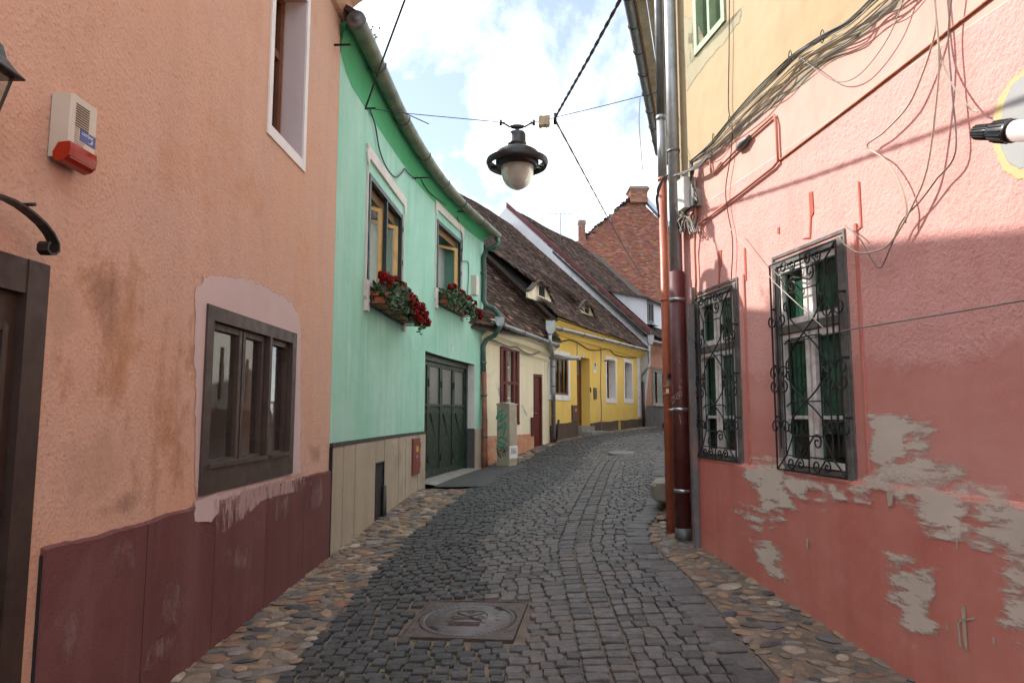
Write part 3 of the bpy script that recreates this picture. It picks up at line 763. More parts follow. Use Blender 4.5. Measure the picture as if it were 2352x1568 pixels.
def half_gutter(pts, r, mat, parent, name='gutter', n=9, t=.008):
    """half-round channel along a path, open to the sky, with closed ends"""
    pts = [Vector(p) for p in pts]; mb = MB(); vv = []; ff = []; m = 2 * n
    for i, p in enumerate(pts):
        tg = (pts[min(i + 1, len(pts) - 1)] - pts[max(i - 1, 0)]).normalized(); a = Vector((tg.y, -tg.x, 0)).normalized(); b = Vector((0, 0, 1))
        for q, rr in ((0, r), (1, r - t)):
            for k in range(n):
                w = math.pi * (1.08 * k / (n - 1) - .04); w = w if q == 0 else math.pi - w
                vv.append(p + a * (math.cos(w) * rr) - b * (math.sin(w) * rr))
    for i in range(len(pts) - 1):
        for k in range(m): ff.append([i * m + k, i * m + (k + 1) % m, (i + 1) * m + (k + 1) % m, (i + 1) * m + k])
    for e in (0, len(pts) - 1): ff.append([e * m + k for k in range(n)])
    return obj(name, mb.add(vv, ff, 0, True), mat, parent)
def hoop(p, tg, r, parent, mat, rad=.007, arm=None):
    """a gutter hook: strap round the underside with a turned up tip"""
    a = Vector((tg.y, -tg.x, 0)).normalized(); b = Vector((0, 0, 1)); pts = []
    for k in range(13):
        w = math.pi * (-.08 + 1.16 * k / 12); pts.append(p + a * (math.cos(w) * r) - b * (math.sin(w) * r))
    if arm is not None: pts = pts + [Vector(arm)]
    return obj('gutter_hook', MB().tube(pts, rad, 5), mat, parent)

# ------------------------------------------------------------------ orange house
OW = Wall([(-2.3875, -6), (-1.982, 7.52)])
orange = thing('orange_house', 'salmon orange roughcast house with dark red plinth beside the green house', 'house', (-2.2, 3, 0))
def sz(W, u, v): return W.at(u, v)
uw0 = OW.at(622, 250)[0]; uw1 = OW.at(697, 250)[0]; uz0 = 4.02; uz1 = 5.62
lw0 = OW.at(464, 900)[0]; lw1 = OW.at(674, 900)[0]; lz0 = 1.06; lz1 = 2.34
dr1 = OW.at(104, 700)[0]; dr0 = dr1 - 1.0; drz = 2.27
obj('wall', wall_mesh(OW, 0, OW.L, -.3, 6.35, [(uw0, uw1, uz0, uz1), (lw0 + .02, lw1 - .02, lz0 + .02, lz1 - .02), (dr0, dr1, -.4, drz)], .45, 1.0), M_orange, orange)
pp = OW(0, 0, 0); qq = OW(OW.L, 0, 0)
shell([(qq.x, qq.y - .01), (qq.x - 7, qq.y + .2), (pp.x - 7, pp.y), (pp.x, pp.y)], -.3, 6.35, 'rear_wall', M_orange, orange)
# eave: stone cornice roll, boarding and roof
mb = MB(); cprof = [(0, 6.12), (.05, 6.14), (.09, 6.2), (.13, 6.3), (.2, 6.36), (.26, 6.4), (.26, 6.5), (0, 6.5)]
mb.add([OW(s, d, z) for s in (0, OW.L + .03) for d, z in cprof], [[i, (i + 1) % 8, 8 + (i + 1) % 8, 8 + i] for i in range(8)] + [[7 - i for i in range(8)], [8 + i for i in range(8)]])
obj('cornice', mb, M_orange, orange)
roof_slab(OW, -.2, OW.L + .02, .36, 6.42, 3.6, 2.3, .12, M_roof_under, orange)
# red plinth of separate rendered panels
pe = [OW.at(88, 1250)[0] + .01] + [OW.at(u, 1250)[0] for u in (325, 484, 602, 689)] + [OW.L]
for k, (a, b) in enumerate(zip(pe, pe[1:])):
    mb = MB(); m = 24; vv = []; g = .006; top = []
    for i in range(m + 1):
        s = lerp(a + g, b - g, i / m); zt = 1.0 + .006 * math.sin(s * 5.0) + .004 * math.sin(s * 13 + 1) + rnd.uniform(-.003, .003)
        vv += [OW(s, -.01, -.3), OW(s, .03, -.3), OW(s, .03 - .004 * math.sin(s * 3), zt - .015), OW(s, -.01, zt)]
    ff = [[4 * i + j, 4 * i + 4 + j, 4 * i + 4 + (j + 1) % 4, 4 * i + (j + 1) % 4] for i in range(m) for j in range(4)] + [[0, 1, 2, 3], [4 * m + 3, 4 * m + 2, 4 * m + 1, 4 * m]]
    obj('plinth_panel', mb.add(vv, ff), M_plinth_red, orange)
pa = [OW.at(60, 1250)[0] - 2.6, dr0 - .02]
obj('plinth_panel', MB().box(OW, pa[0] - 3, pa[1], -.01, .03, -.3, 1.0), M_plinth_red, orange)
obj('joint_filler', MB().box(OW, pe[0], OW.L, .001, .014, -.3, .97), M_dark, orange)
# mauve repair around the lower window, stains, lime runs
decal(OW, [(446, 668), (466, 640), (504, 630), (580, 645), (650, 678), (684, 716), (692, 760), (690, 1085), (640, 1105), (560, 1130), (505, 1150), (448, 1160), (446, 1000), (448, 800)], .004, D_mauve, orange, 'repair_patch', .9, inner=(lw0 + .03, lw1 - .03, lz0 + .03, lz1 - .03))
decal(OW, [(448, 1150), (500, 1135), (505, 1175), (485, 1195), (452, 1195)], .033, D_mauve, orange, 'repair_patch', .8)
decal(OW, [(500, 1150), (560, 1125), (670, 1095), (690, 1090), (688, 1125), (600, 1150), (560, 1190), (520, 1215)], .0345, D_lime, orange, 'lime_run')
decal(OW, [(150, 600), (330, 590), (335, 900), (290, 980), (150, 960)], .003, D_stain_o, orange, 'stain', soft=True)
decal(OW, [(360, 760), (450, 720), (450, 1170), (300, 1190), (330, 980)], .0025, D_stain_o, orange, 'stain', soft=True)
decal(OW, [(190, 610), (270, 600), (285, 700), (270, 820), (240, 820), (215, 720)], .005, D_stain, orange, 'stain', soft=True)
decal(OW, [(285, 1120), (345, 1110), (350, 1150), (300, 1180), (230, 1190), (225, 1170)], .0045, D_stain, orange, 'stain', soft=True)
decal(OW, [(705, 1020), (738, 1015), (742, 1060), (712, 1070)], .0045, D_stain, orange, 'stain', soft=True)
decal(OW, [(285, 600), (320, 590), (325, 720), (300, 720)], .006, D_pale, orange, 'bloom_and_light_spot', soft=True)  # pale spot painted for sunlight bounced off the windows opposite
decal(OW, [(120, 1010), (300, 960), (310, 1080), (190, 1190), (105, 1220)], .0055, D_pale, orange, 'bloom_and_light_spot', soft=True)
decal(OW, [(110, 640), (180, 620), (190, 760), (120, 820)], .0055, D_pale, orange, 'bloom_and_light_spot', soft=True)
for k, pts in enumerate((((360, 1330), (430, 1310), (440, 1420), (370, 1440)), ((240, 1250), (310, 1230), (310, 1300), (250, 1330)), ((510, 1260), (590, 1240), (590, 1300), (520, 1330)), ((620, 1140), (670, 1120), (675, 1180), (630, 1200)), ((120, 1420), (190, 1400), (200, 1500), (130, 1520)), ((330, 1480), (420, 1440), (400, 1500), (330, 1540)), ((705, 1110), (745, 1095), (745, 1160), (712, 1170)))): decal(OW, pts, .0335 + .0003 * k, D_salt, orange, 'salt_bloom', soft=True)
# upper window: white border, mauve reveal, brown casement
b_ = .075
mb = frame_mb(OW, uw0 - b_, uw1 + b_, uz0 - .1, uz1 + b_, -.002, .014, b_, wb=.1)
surround = obj('window_surround', mb, M_white, orange, label='flat white painted window border')
mb = MB()
for (a0, a1, c0, c1) in ((uw0, uw0 + .006, uz0, uz1), (uw1 - .006, uw1, uz0, uz1), (uw0 + .006, uw1 - .006, uz0, uz0 + .006)): mb.box(OW, a0, a1, -.21, .0, c0, c1)
obj('reveal', mb, M_mauve, surround)
w_ = obj('window', frame_mb(OW, uw0 + .007, uw1 - .007, uz0 + .007, uz1, -.29, -.22, .07, (.5,), (.62,)), M_wood_red, orange)
panes(OW, uw0, uw1, uz0, uz1, -.25, .07, (.5,), (.62,), w_, M_glass)
# lower window: heavy flush frame, three lights with rails and small sills
w_ = obj('window', frame_mb(OW, lw0, lw1, lz0, lz1, -.12, .018, .1, (.655,), (), .05, wb=.17), M_wood_frame, orange, label='wide brown three light window by the street')
lights = [(lw0 + .1, lerp(lw0, lw1, .375)), (lerp(lw0, lw1, .385), lerp(lw0, lw1, .625)), (lerp(lw0, lw1, .685), lw1 - .1)]
for a, b in lights:
    sash = obj('sash', frame_mb(OW, a + .004, b - .004, lz0 + .175, lz1 - .104, -.1, -.025, .045), M_wood_frame, w_)
    obj('pane', MB().box(OW, a + .045, b - .045, -.06, -.055, lz0 + .22, lz1 - .15), M_glass_double, w_)
    obj('sill_strip', MB().box(OW, a - .005, b + .005, -.024, .035, lz0 + .171, lz0 + .2), M_wood_frame, w_)
# street door at the left edge of the view
dm = MB(); dm.box(OW, dr1 - .13, dr1, -.12, .012, -.2, drz); dm.box(OW, dr0, dr0 + .13, -.12, .012, -.2, drz); dm.box(OW, dr0 + .13, dr1 - .13, -.12, .008, drz - .15, drz)
door = obj('door', dm, M_wood_dark, orange)
obj('door_leaf', MB().box(OW, dr0 + .13, dr1 - .13, -.1, -.03, -.2, drz - .15), M_wood_dark, door)
for (c0, c1) in ((.12, .72), (.86, 1.98)): obj('door_panel', frame_mb(OW, dr0 + .2, dr1 - .19, c0, c1, -.035, -.012, .03), M_wood_dark, door)
obj('door_rail', MB().box(OW, dr0 + .14, dr1 - .14, -.03, .005, .75, .82), M_wood_dark, door)

# things on the orange wall
al = thing('alarm_siren', 'cream alarm siren box with orange red strobe on orange wall', 'alarm', tuple(OW(OW.at(150, 300)[0], 0, 2.7)))
a0 = OW.at(112, 300)[0]; a1 = a0 + .19; az0, az1 = 2.745, 3.065; ad = .1
mb = MB(); sec = [(a0, 0.004), (a0 + .004, ad - .012), (a0 + .012, ad), (a1 - .012, ad), (a1 - .003, ad - .012), (a1, .004)]
mb.add([OW(s, d, z) for z in (az0 + .02, az1) for s, d in sec], [[i, (i + 1) % 6, 6 + (i + 1) % 6, 6 + i] for i in range(6)] + [[5 - i for i in range(6)], [6 + i for i in range(6)]])
body = obj('housing', mb, M_plastic, al)
M_slot = plain('dark slot', (.05, .035, .025), .8, bmp=0)
for i in range(10): obj('vent_slot', MB().box(OW, a0 + .03, a0 + .125, ad - .001, ad + .0015, az1 - .04 - i * .0115, az1 - .0345 - i * .0115), M_slot, body)
for i in range(9):
    e_ = a0 + .058 if i < 5 else a0 + .1 - .006 * (i - 5)
    obj('vent_slot', MB().box(OW, a0 + .03, e_, ad - .001, ad + .001, az1 - .155 - i * .0115, az1 - .15 - i * .0115), plain('shallow slot', (.3, .24, .17), .7, bmp=0) if i == 0 else bpy.data.materials['shallow slot'], body)
M_orange_lens = plain('orange red lens', (.34, .018, .004), .12, var=.2, scale=9, bmp=0)
mb = MB(); lp = []
for k in range(9):
    w = math.pi * k / 8; lp.append((ad * .45 + (ad * .52) * math.cos(w) * (1 if k < 9 else 1), az0 + .045 + .042 * math.sin(w)))
lensp = [(d, z) for d, z in ((ad + .004, az0 + .09), (ad + .008, az0 + .06), (ad + .003, az0 + .025), (ad * .8, az0 + .004), (ad * .45, az0 - .003), (.03, az0 + .012), (.026, az0 + .04), (ad * .5, az0 + .085))]
mb.add([OW(s, d, z) for s in (a0 - .003, a1 + .001) for d, z in lensp], [[i, (i + 1) % 8, 8 + (i + 1) % 8, 8 + i] for i in range(8)] + [[7 - i for i in range(8)], [8 + i for i in range(8)]])
obj('strobe_lens', mb, M_orange_lens, al)
M_blue = plain('blue label', (.05, .075, .28), .5, var=.05, bmp=0); M_ink = plain('white ink', (.75, .76, .8), .6, var=.02, bmp=0)
lab = obj('maker_label', MB().box(OW, a0 + .066, a0 + .178, ad, ad + .002, az1 - .2, az1 - .145), M_blue, al)
def text_mesh(txt, size):
    cu = bpy.data.curves.new('txt', 'FONT'); cu.body = txt; cu.size = size; cu.align_x = 'CENTER'; cu.align_y = 'CENTER'; cu.resolution_u = 2
    o = bpy.data.objects.new('txt', cu); col.objects.link(o); dg = bpy.context.evaluated_depsgraph_get(); dg.update()
    me = bpy.data.meshes.new_from_object(o.evaluated_get(dg)); vv = [tuple(v.co) for v in me.vertices]; ff = [list(p.vertices) for p in me.polygons]
    bpy.data.objects.remove(o); bpy.data.curves.remove(cu); bpy.data.meshes.remove(me); return vv, ff
def lettering(T, txt, size, a, c, d, mat, parent, name='lettering', sx=1.0):
    vv, ff = text_mesh(txt, size); return obj(name, MB().add([T(a + x * sx, d, c + y) for x, y, z in vv], ff), mat, parent)
lettering(OW, 'cerber', .027, a0 + .118, az1 - .16, ad + .0028, M_ink, lab, sx=1.15)
mb = MB()
for rr in (.024, .017): mb.tube([OW(a0 + .132 + rr * math.cos(w), ad + .0026, az1 - .178 + rr * .7 * math.sin(w)) for w in [(-2.0 + .25 * k) for k in range(11)]], .0014, 4)
obj('swoosh', mb, M_ink, lab)

ln = Vector((-1.98, 2.385, 0)); lant = thing('wall_lantern', 'black wall lantern with clear panes on orange wall, cut by frame edge', 'lantern', (ln.x, ln.y, 2.6))
LT = frame_T((ln.x, ln.y, 2.6), (1, 0, 0), (0, 1, 0))
def rings4(T, lst, mi=0):
    mb = MB(); vv = []
    for hw, z in lst: vv += [T(-hw, -hw, z), T(hw, -hw, z), T(hw, hw, z), T(-hw, hw, z)]
    ff = [[4 * i + k, 4 * i + (k + 1) % 4, 4 * i + 4 + (k + 1) % 4, 4 * i + 4 + k] for i in range(len(lst) - 1) for k in range(4)] + [[3, 2, 1, 0], [4 * (len(lst) - 1) + k for k in range(4)]]
    return mb.add(vv, ff, mi)
obj('lantern_roof', rings4(LT, [(.118, .262), (.12, .268), (.1, .29), (.075, .33), (.066, .375), (.04, .405), (.012, .42), (.012, .45)]), M_iron, lant)
mb = MB()
for sx in (-1, 1):
    for sy in (-1, 1): mb.tube([LT(sx * .052, sy * .052, .035), LT(sx * .09, sy * .09, .262)], .008, 4)
obj('lantern_frame', mb, M_iron, lant)
obj('lantern_base', rings4(LT, [(.02, -.02), (.045, .0), (.062, .012), (.062, .034), (.05, .036)]), M_iron, lant)
for ax in (0, 1, 2, 3):
    c, s_ = math.cos(ax * math.pi / 2), math.sin(ax * math.pi / 2)
    def q_(a, b, z): return LT(a * c - b * s_, a * s_ + b * c, z)
    obj('lantern_pane', MB().add([q_(-.047, -.05, .037), q_(.047, -.05, .037), q_(.084, -.088, .26), q_(-.084, -.088, .26), q_(-.047, -.047, .037), q_(.047, -.047, .037), q_(.084, -.085, .26), q_(-.084, -.085, .26)], [[0, 1, 2, 3], [7, 6, 5, 4], [0, 4, 5, 1], [2, 6, 7, 3]]), M_glass, lant)
obj('wall_arm', MB().tube([LT(0, 0, .0), LT(-.02, 0, -.09), LT(-.12, 0, -.1), LT(-.165, 0, -.02)], .01, 6), M_iron, lant)
# wrought iron scroll bracket above the door
br = [(-60, 452), (-30, 446), (0, 449), (30, 460), (55, 474), (80, 493), (103, 514), (121, 537), (132, 560), (132, 576), (124, 584), (113, 583), (106, 574), (107, 562), (112, 556)]
mb = MB(); vv = []; n = len(br)
for k, (u, v) in enumerate(br):
    s, z = OW.at(u, v, .1); wd = .05
    s2, z2 = OW.at(br[min(k + 1, n - 1)][0], br[min(k + 1, n - 1)][1], .1); s1_, z1_ = OW.at(br[max(k - 1, 0)][0], br[max(k - 1, 0)][1], .1)
    tn = Vector((s2 - s1_, z2 - z1_)).normalized(); nx, nz = -tn.y * .005, tn.x * .005
    vv += [OW(s + nx, .06, z + nz), OW(s + nx, .06 + wd, z + nz), OW(s - nx, .06 + wd, z - nz), OW(s - nx, .06, z - nz)]
ff = [[4 * i + k, 4 * i + (k + 1) % 4, 4 * i + 4 + (k + 1) % 4, 4 * i + 4 + k] for i in range(n - 1) for k in range(4)] + [[3, 2, 1, 0], [4 * n - 4, 4 * n - 3, 4 * n - 2, 4 * n - 1]]
mb.add(vv, ff); s, z = OW.at(45, 470, 0); mb.tube([OW(s, 0, z), OW(s, .07, z)], .008, 6)
single('iron_bracket', mb, M_iron, 'black wrought iron scroll bracket above the brown door', 'bracket')

# ------------------------------------------------------------------ green house
gp = [(p.x, p.y) for p in catmull([(-1.982, 7.525), (-1.85, 10), (-1.69, 12), (-1.39, 14), (-.83, 16.5), (-.72, 16.95)], .35)]
GW = Wall(gp)
green = thing('green_house', 'mint green two storey house with curved eave and flower boxes', 'house', (-1.7, 12, 0))
def rect(W, u0, u1, vt, vb, uv=None):
    """opening from its left edge pixel column and two heights there, right edge pixel column"""
    sa, zt = W.at(u0, vt); _, zb = W.at(u0, vb); sb, _ = W.at(u1, (vt + vb) / 2); return sa, sb, zb, zt
g1 = rect(GW, 848, 923, 397, 668); g2 = rect(GW, 1004, 1058, 503, 676)
gate_s0 = GW.at(975, 950)[0]; gate_s1 = GW.at(1090, 950)[0]; gate_zt = GW.at(975, 805)[1]; gate_zb = .33
ve0 = GW.at(*Z4(402, 1000))[0]; ve1 = GW.at(*Z4(458, 1000))[0]; vez0 = GW.at(*Z4(430, 1265))[1]; vez1 = GW.at(*Z4(405, 880))[1]
ev = GW.L
obj('wall', wall_mesh(GW, 0, GW.L, -.3, 6.0, [g1, g2, (gate_s0, gate_s1, -.4, gate_zt), (ve0, ve1, vez0, vez1)], .4, .3), M_green, green)
a_, b_ = GW(0, 0, 0), GW(GW.L, 0, 0)
shell([(b_.x, b_.y), (b_.x - 6.3, b_.y + 2.2), (a_.x - 6.8, a_.y), (a_.x - .3, a_.y + .01)], -.3, 6.0, 'rear_wall', M_green, green)
# eave: gutter line measured at its own height, deep green cove below it
GZ = 6.03
gpix = [(818, 46), (850, 112), (885, 190), (925, 272), (962, 336), (1000, 393), (1040, 443), (1080, 484), (1115, 515), (1143, 541)]
gut = [at_z(u, v, GZ) for u, v in gpix]
gut2 = [Vector((p.x, p.y, GZ)) for p in catmull([(p.x, p.y) for p in gut], .3)]
gutter = half_gutter(gut2, .105, M_olive, green)
e0 = gut2[0]; tg0 = (gut2[1] - gut2[0]).normalized()
mb = MB(); ET = frame_T(e0 - tg0 * .02, Vector((tg0.y, -tg0.x, 0)), Vector((0, 0, 1)), tg0)
mb.lathe(ET, [(0, -.015), (.03, -.015), (.03, -.005), (.075, -.005), (.085, .0), (.112, .01), (.112, .05), (0, .05)], 20); obj('gutter_end', mb, M_zinc_dark, gutter)
for i in range(3, len(gut2) - 2, 4):
    hoop(gut2[i], (gut2[i + 1] - gut2[i - 1]).normalized(), .113, gutter, M_zinc_dark, .008)
def cove_z(s): return lerp(5.55, 5.88, min(1, s / GW.L)) + (.2 * max(0, 1 - s / .35))
mb = MB(); vv = []; nc = 7; npt = 40
def gut_at(f):
    k = f * (len(gut2) - 1); i = min(int(k), len(gut2) - 2); return gut2[i].lerp(gut2[i + 1], k - i)
for i in range(npt + 1):
    f = i / npt; s = GW.L * f; a = GW(s, .004, cove_z(s)); g = gut_at(f); b = Vector((g.x, g.y, GZ + .02)); _, nn_, _t = GW.loc(s); b = b - nn_ * .06
    for k in range(nc + 1):
        w = k / nc * math.pi / 2; h = 1 - math.cos(w); e = math.sin(w); vv.append(Vector((lerp(a.x, b.x, h), lerp(a.y, b.y, h), lerp(a.z, b.z, e))))
    vv.append(Vector((GW(s, -.1, 0).x, GW(s, -.1, 0).y, GZ + .02)))
m = nc + 2
ff = [[i * m + k, i * m + k + 1, (i + 1) * m + k + 1, (i + 1) * m + k] for i in range(npt) for k in range(m - 1)]
ff += [list(range(m)), [npt * m + k for k in range(m - 1, -1, -1)]]
obj('cove', mb.add(vv, ff, 0, True), M_cove, green, label='deep green curved cove under the eave')
# roof above the eave: slope of tiles on boarding
mb = MB(); vv = []
for i in range(npt + 1):
    f = i / npt; s = GW.L * f; g = gut_at(f); r_ = GW(s, -3.6, 0)
    vv += [(g.x, g.y, GZ + .05), (g.x, g.y, GZ + .12), (r_.x, r_.y, GZ + 2.5), (r_.x, r_.y, GZ + 2.4)]
ff = [[4 * i + k, 4 * i + (k + 1) % 4, 4 * i + 4 + (k + 1) % 4, 4 * i + 4 + k] for i in range(npt) for k in range(4)] + [[0, 1, 2, 3], [4 * npt + k for k in (3, 2, 1, 0)]]
for i in range(npt + 1):
    s = GW.L * i / npt; r_ = GW(s, -3.6, 0); q = GW(s, -6.6, 0); k = len(vv); vv += [(r_.x, r_.y, GZ + 2.4), (q.x, q.y, GZ - .1)]
ff += [[4 * (npt + 1) + 2 * i + k for k in (0, 2, 3, 1)] for i in range(npt)]
obj('roof', mb.add(vv, ff), M_roof_under, green)
# plinth: beige slabs with dark joints under a dark string
sl_x = [105, 188, 265, 337, 402, 458, 508, 553, 598, 637, 680, 728]
ss_ = [GW.at(*Z4(x, 900))[0] for x in sl_x]; ss_[-1] = gate_s0; ss_[0] = .03
PT = 1.235
obj('plinth_joint', MB().box(GW, .012, gate_s0 - .005, -.01, .012, -.3, PT, 14), M_dark, green)
for k, (a, b) in enumerate(zip(ss_, ss_[1:])):
    g = .013
    if k == 4: obj('plinth_slab', MB().box(GW, a + g, b - g, .0, .03, vez1 + .0, PT - .002, 1), M_beige_slab, green); continue
    zb = -.3
    obj('plinth_slab', MB().box(GW, a + g, b - g, .0, .03 + .003 * (k % 3), zb, PT - .002, 2), M_beige_slab, green)
obj('plinth_string', MB().box(GW, .005, gate_s0, .0, .038, PT, PT + .045, 14), plain('black string course', (.03, .03, .03), .7, var=.3), green)
obj('plinth_slab', MB().box(GW, gate_s1 + .01, GW.L - .01, .0, .03, -.1, PT, 1), M_beige_slab, green)
obj('joint_edge', MB().box(GW, .0, .012, -.01, .034, -.3, PT), M_dark, green)
# cellar vent with louvre bars and its pipe
vt = obj('cellar_vent', frame_mb(GW, ve0, ve1, vez0, vez1, -.15, .034, .018), M_iron, green)
obj('vent_back', MB().box(GW, ve0 + .018, ve1 - .018, -.2, -.17, vez0, vez1), M_dark, vt)
for i in range(9):
    z = lerp(vez0 + .06, vez1 - .06, i / 8); obj('louvre', MB().add([GW(ve0 + .018, -.06, z + .03), GW(ve1 - .018, -.06, z + .03), GW(ve1 - .018, .005, z - .03), GW(ve0 + .018, .005, z - .03), GW(ve0 + .018, -.06, z + .036), GW(ve1 - .018, -.06, z + .036), GW(ve1 - .018, .005, z - .024), GW(ve0 + .018, .005, z - .024)], [[0, 1, 2, 3], [7, 6, 5, 4], [3, 2, 6, 7], [0, 4, 5, 1]]), M_iron, vt)
pc = ve1 - .05
single('drain_pipe', MB().tube([GW(pc, .045, vez1 - .35), GW(pc, .05, vez0 + .1), GW(pc, .06, vez0 - .03), GW(pc - .02, .11, vez0 - .06), GW(pc - .09, .13, vez0 - .03), GW(pc - .1, .13, vez0 + .03)], .035, 10), plain('black plastic', (.02, .02, .021), .4, var=.2, bmp=0), 'black plastic drain pipe over the cellar vent of green house', 'pipe')
# red metal meter cover
mc0, mzt = GW.at(*Z4(640, 722)); mc1 = GW.at(*Z4(686, 800))[0]; mzb = GW.at(*Z4(660, 955))[1]
M_meter = plain('faded red enamel', (.2, .04, .035), .5, var=.2, scale=8, bmp=.1, dirt=(.12, .05, .045))
mt = thing('meter_cover', 'faded red metal meter cover with yellow sticker on beige plinth', 'meter cover', tuple(GW(mc0, 0, mzb)))
mbx = MB().box(GW, mc0, mc1, .03, .06, mzb, mzt); mbx.box(GW, mc0 + .015, mc1 - .015, .0602, .066, mzb + .03, mzt - .06); obj('cover_plate', mbx, M_meter, mt)
for k in (.25, .8): obj('hinge', MB().tube([GW(mc1, .06, lerp(mzb, mzt, k) - .04), GW(mc1, .06, lerp(mzb, mzt, k) + .04)], .012, 6), M_meter, mt)
M_sticker_y = plain('yellow sticker', (.65, .42, .03), .5, var=.1, bmp=0)
obj('sticker', MB().box(GW, lerp(mc0, mc1, .4), lerp(mc0, mc1, .68), .0665, .068, lerp(mzb, mzt, .62), lerp(mzb, mzt, .78)), M_sticker_y, mt)
obj('sticker', MB().box(GW, lerp(mc0, mc1, .4), lerp(mc0, mc1, .66), .0665, .068, lerp(mzb, mzt, .46), lerp(mzb, mzt, .53)), plain('pink sticker', (.55, .2, .2), .5, bmp=0), mt)
# garage gate, set back in the wall
M_gate = plain('dark green gate paint', (.014, .032, .021), .42, var=.3, scale=5, bmp=.2, bscale=40, dirt=(.04, .05, .04), dirt_amt=.4)
M_frost = plain('frosted glass', (.17, .18, .165), .35, var=.25, scale=20, bmp=.3, bscale=70)
gd = -.2
gmb = frame_mb(GW, gate_s0, gate_s1, gate_zb - .3, gate_zt, gd - .08, gd + .03, .11)
gate = obj('gate', gmb, M_gate, green, label='dark green panelled double gate with frosted upper lights')
nl = 4; ga, gb = gate_s0 + .11, gate_s1 - .11
for k in range(nl):
    a, b = lerp(ga, gb, k / nl) + .004, lerp(ga, gb, (k + 1) / nl) - .004
    leaf = obj('gate_leaf', frame_mb(GW, a, b, gate_zb + .02, gate_zt - .112, gd - .055, gd - .005, .085, (), (.62, .56), .05, wb=.13), M_gate, gate)
    zt_, zb_ = gate_zt - .19, gate_zb + .15; zm = lerp(gate_zb + .02, gate_zt - .112, .6)
    obj('light', MB().box(GW, a + .08, b - .08, gd - .045, gd - .04, zm + .02, zt_), M_frost, gate)
    obj('leaf_panel', MB().box(GW, a + .08, b - .08, gd - .045, gd - .025, zb_, zm + .01), M_gate, gate)
    for q in range(3): obj('batten', MB().tube([GW(a + .1 + q * .05, gd - .02, zm - .1), GW(lerp(a, b, .5) + q * .03, gd - .02, zm - .5 - q * .05)], .006, 4), M_gate, gate)
    obj('hinge', MB().tube([GW(b - .02, gd + .005, gate_zb + .3), GW(b - .02, gd + .005, gate_zb + .45)], .014, 6), M_iron, gate)
    obj('hinge', MB().tube([GW(b - .02, gd + .005, gate_zt - .62), GW(b - .02, gd + .005, gate_zt - .47)], .014, 6), M_iron, gate)
obj('lintel_face', MB().box(GW, gate_s0, gate_s1, -.21, -.0, gate_zt - .004, gate_zt + .002, 8), plain('dark lintel', (.07, .065, .06), .8), green)  # underside of the gate head in a dark grey
obj('jamb', MB().box(GW, gate_s1 - .008, gate_s1 + .001, -.17, .0, PT + .02, gate_zt - .005), M_white, green, label='white painted gate jamb')
obj('jamb_foot', MB().box(GW, gate_s1 - .012, gate_s1 + .001, -.17, .004, -.1, PT + .018), plain('slate foot', (.085, .075, .08), .7, var=.3), green)
th = MB(); vv = []
for i in range(9):
    s = lerp(gate_s0 - .02, gate_s1 + .0, i / 8)
    for d in (-.25, .02, .3): p = GW(s, d, 0); vv.append((p.x, p.y, (.335 if d < .1 else gz(p.x, p.y) + .012)))
ff = [[3 * i + k, 3 * i + 3 + k, 3 * i + 4 + k, 3 * i + 1 + k] for i in range(8) for k in range(2)]
th.add(vv, ff); obj('threshold', th, M_concrete, green)
rp = MB(); vv = []
for i in range(11):
    s = lerp(gate_s0 - .25, GW.L + .0, i / 10)
    for k in range(6): p = GW(s, lerp(.25, 1.25 + .1 * math.sin(i), k / 5), 0); vv.append((p.x, p.y, gz(p.x, p.y) + .014 + (.012 if k < 5 else -.03)))
ff = [[6 * i + k, 6 * i + 6 + k, 6 * i + 7 + k, 6 * i + 1 + k] for i in range(10) for k in range(5)]
obj('asphalt_ramp', rp.add(vv, ff, 0, True), M_asphalt, kind='structure')
# number plate
ns_, nz_ = GW.at(*Z4(915, 120)); np_ = single('number_plate', MB().box(GW, ns_ - .05, ns_ + .05, .002, .012, nz_ - .06, nz_ + .06), M_white, 'small white house number plate above the green gate', 'number plate')
lettering(GW, '9', .1, ns_, nz_, .0135, M_cable, np_, 'digit')
# windows with dark outer frame, tan casements and curtains
M_frame_dg = plain('blackish green frame', (.018, .028, .024), .5, var=.3, scale=8, bmp=.15)
def green_window(g, inner):
    s0, s1, z0, z1 = g
    w = obj('window', frame_mb(GW, s0, s1, z0, z1, -.04, .018, .07, inner, (), .05), M_frame_dg, green)
    ss = [s0 + .075] + [lerp(s0, s1, f) for f in inner] + [s1 - .075]
    for a, b in zip(ss, ss[1:]):                                        # casements stand open into the room, hinged on the far side
        ca, sa = math.cos(R(34)), math.sin(R(34)); L_ = (b - a) - .02
        def HT(x, y, z, b=b): return GW(b - .01 - x * ca + y * sa, -.06 - x * sa + y * ca, z)
        obj('casement', frame_mb(HT, 0, L_, z0 + .07, z1 - .2, -.025, .02, .06), M_wood_tan, w)
        obj('pane', MB().box(HT, .05, L_ - .05, -.004, .0, z0 + .13, z1 - .26), M_glass, w)
        obj('head_board', MB().box(GW, a, b, -.11, -.095, z1 - .19, z1), plain('brown board', (.2, .1, .04), .7) if 'brown board' not in bpy.data.materials else bpy.data.materials['brown board'], w)
    curtain(GW, s0 + .03, s1 - .03, z0 + .05, z1 - .2, -.37, M_curtain, w, wave=.015)
    for k in (.15, .5, .85): obj('hinge', MB().tube([GW(s1 - .01, .02, lerp(z0, z1, k) - .04), GW(s1 - .01, .02, lerp(z0, z1, k) + .04)], .012, 5), M_iron, w)
    return w
green_window(g1, (.5,)); green_window(g2, ())
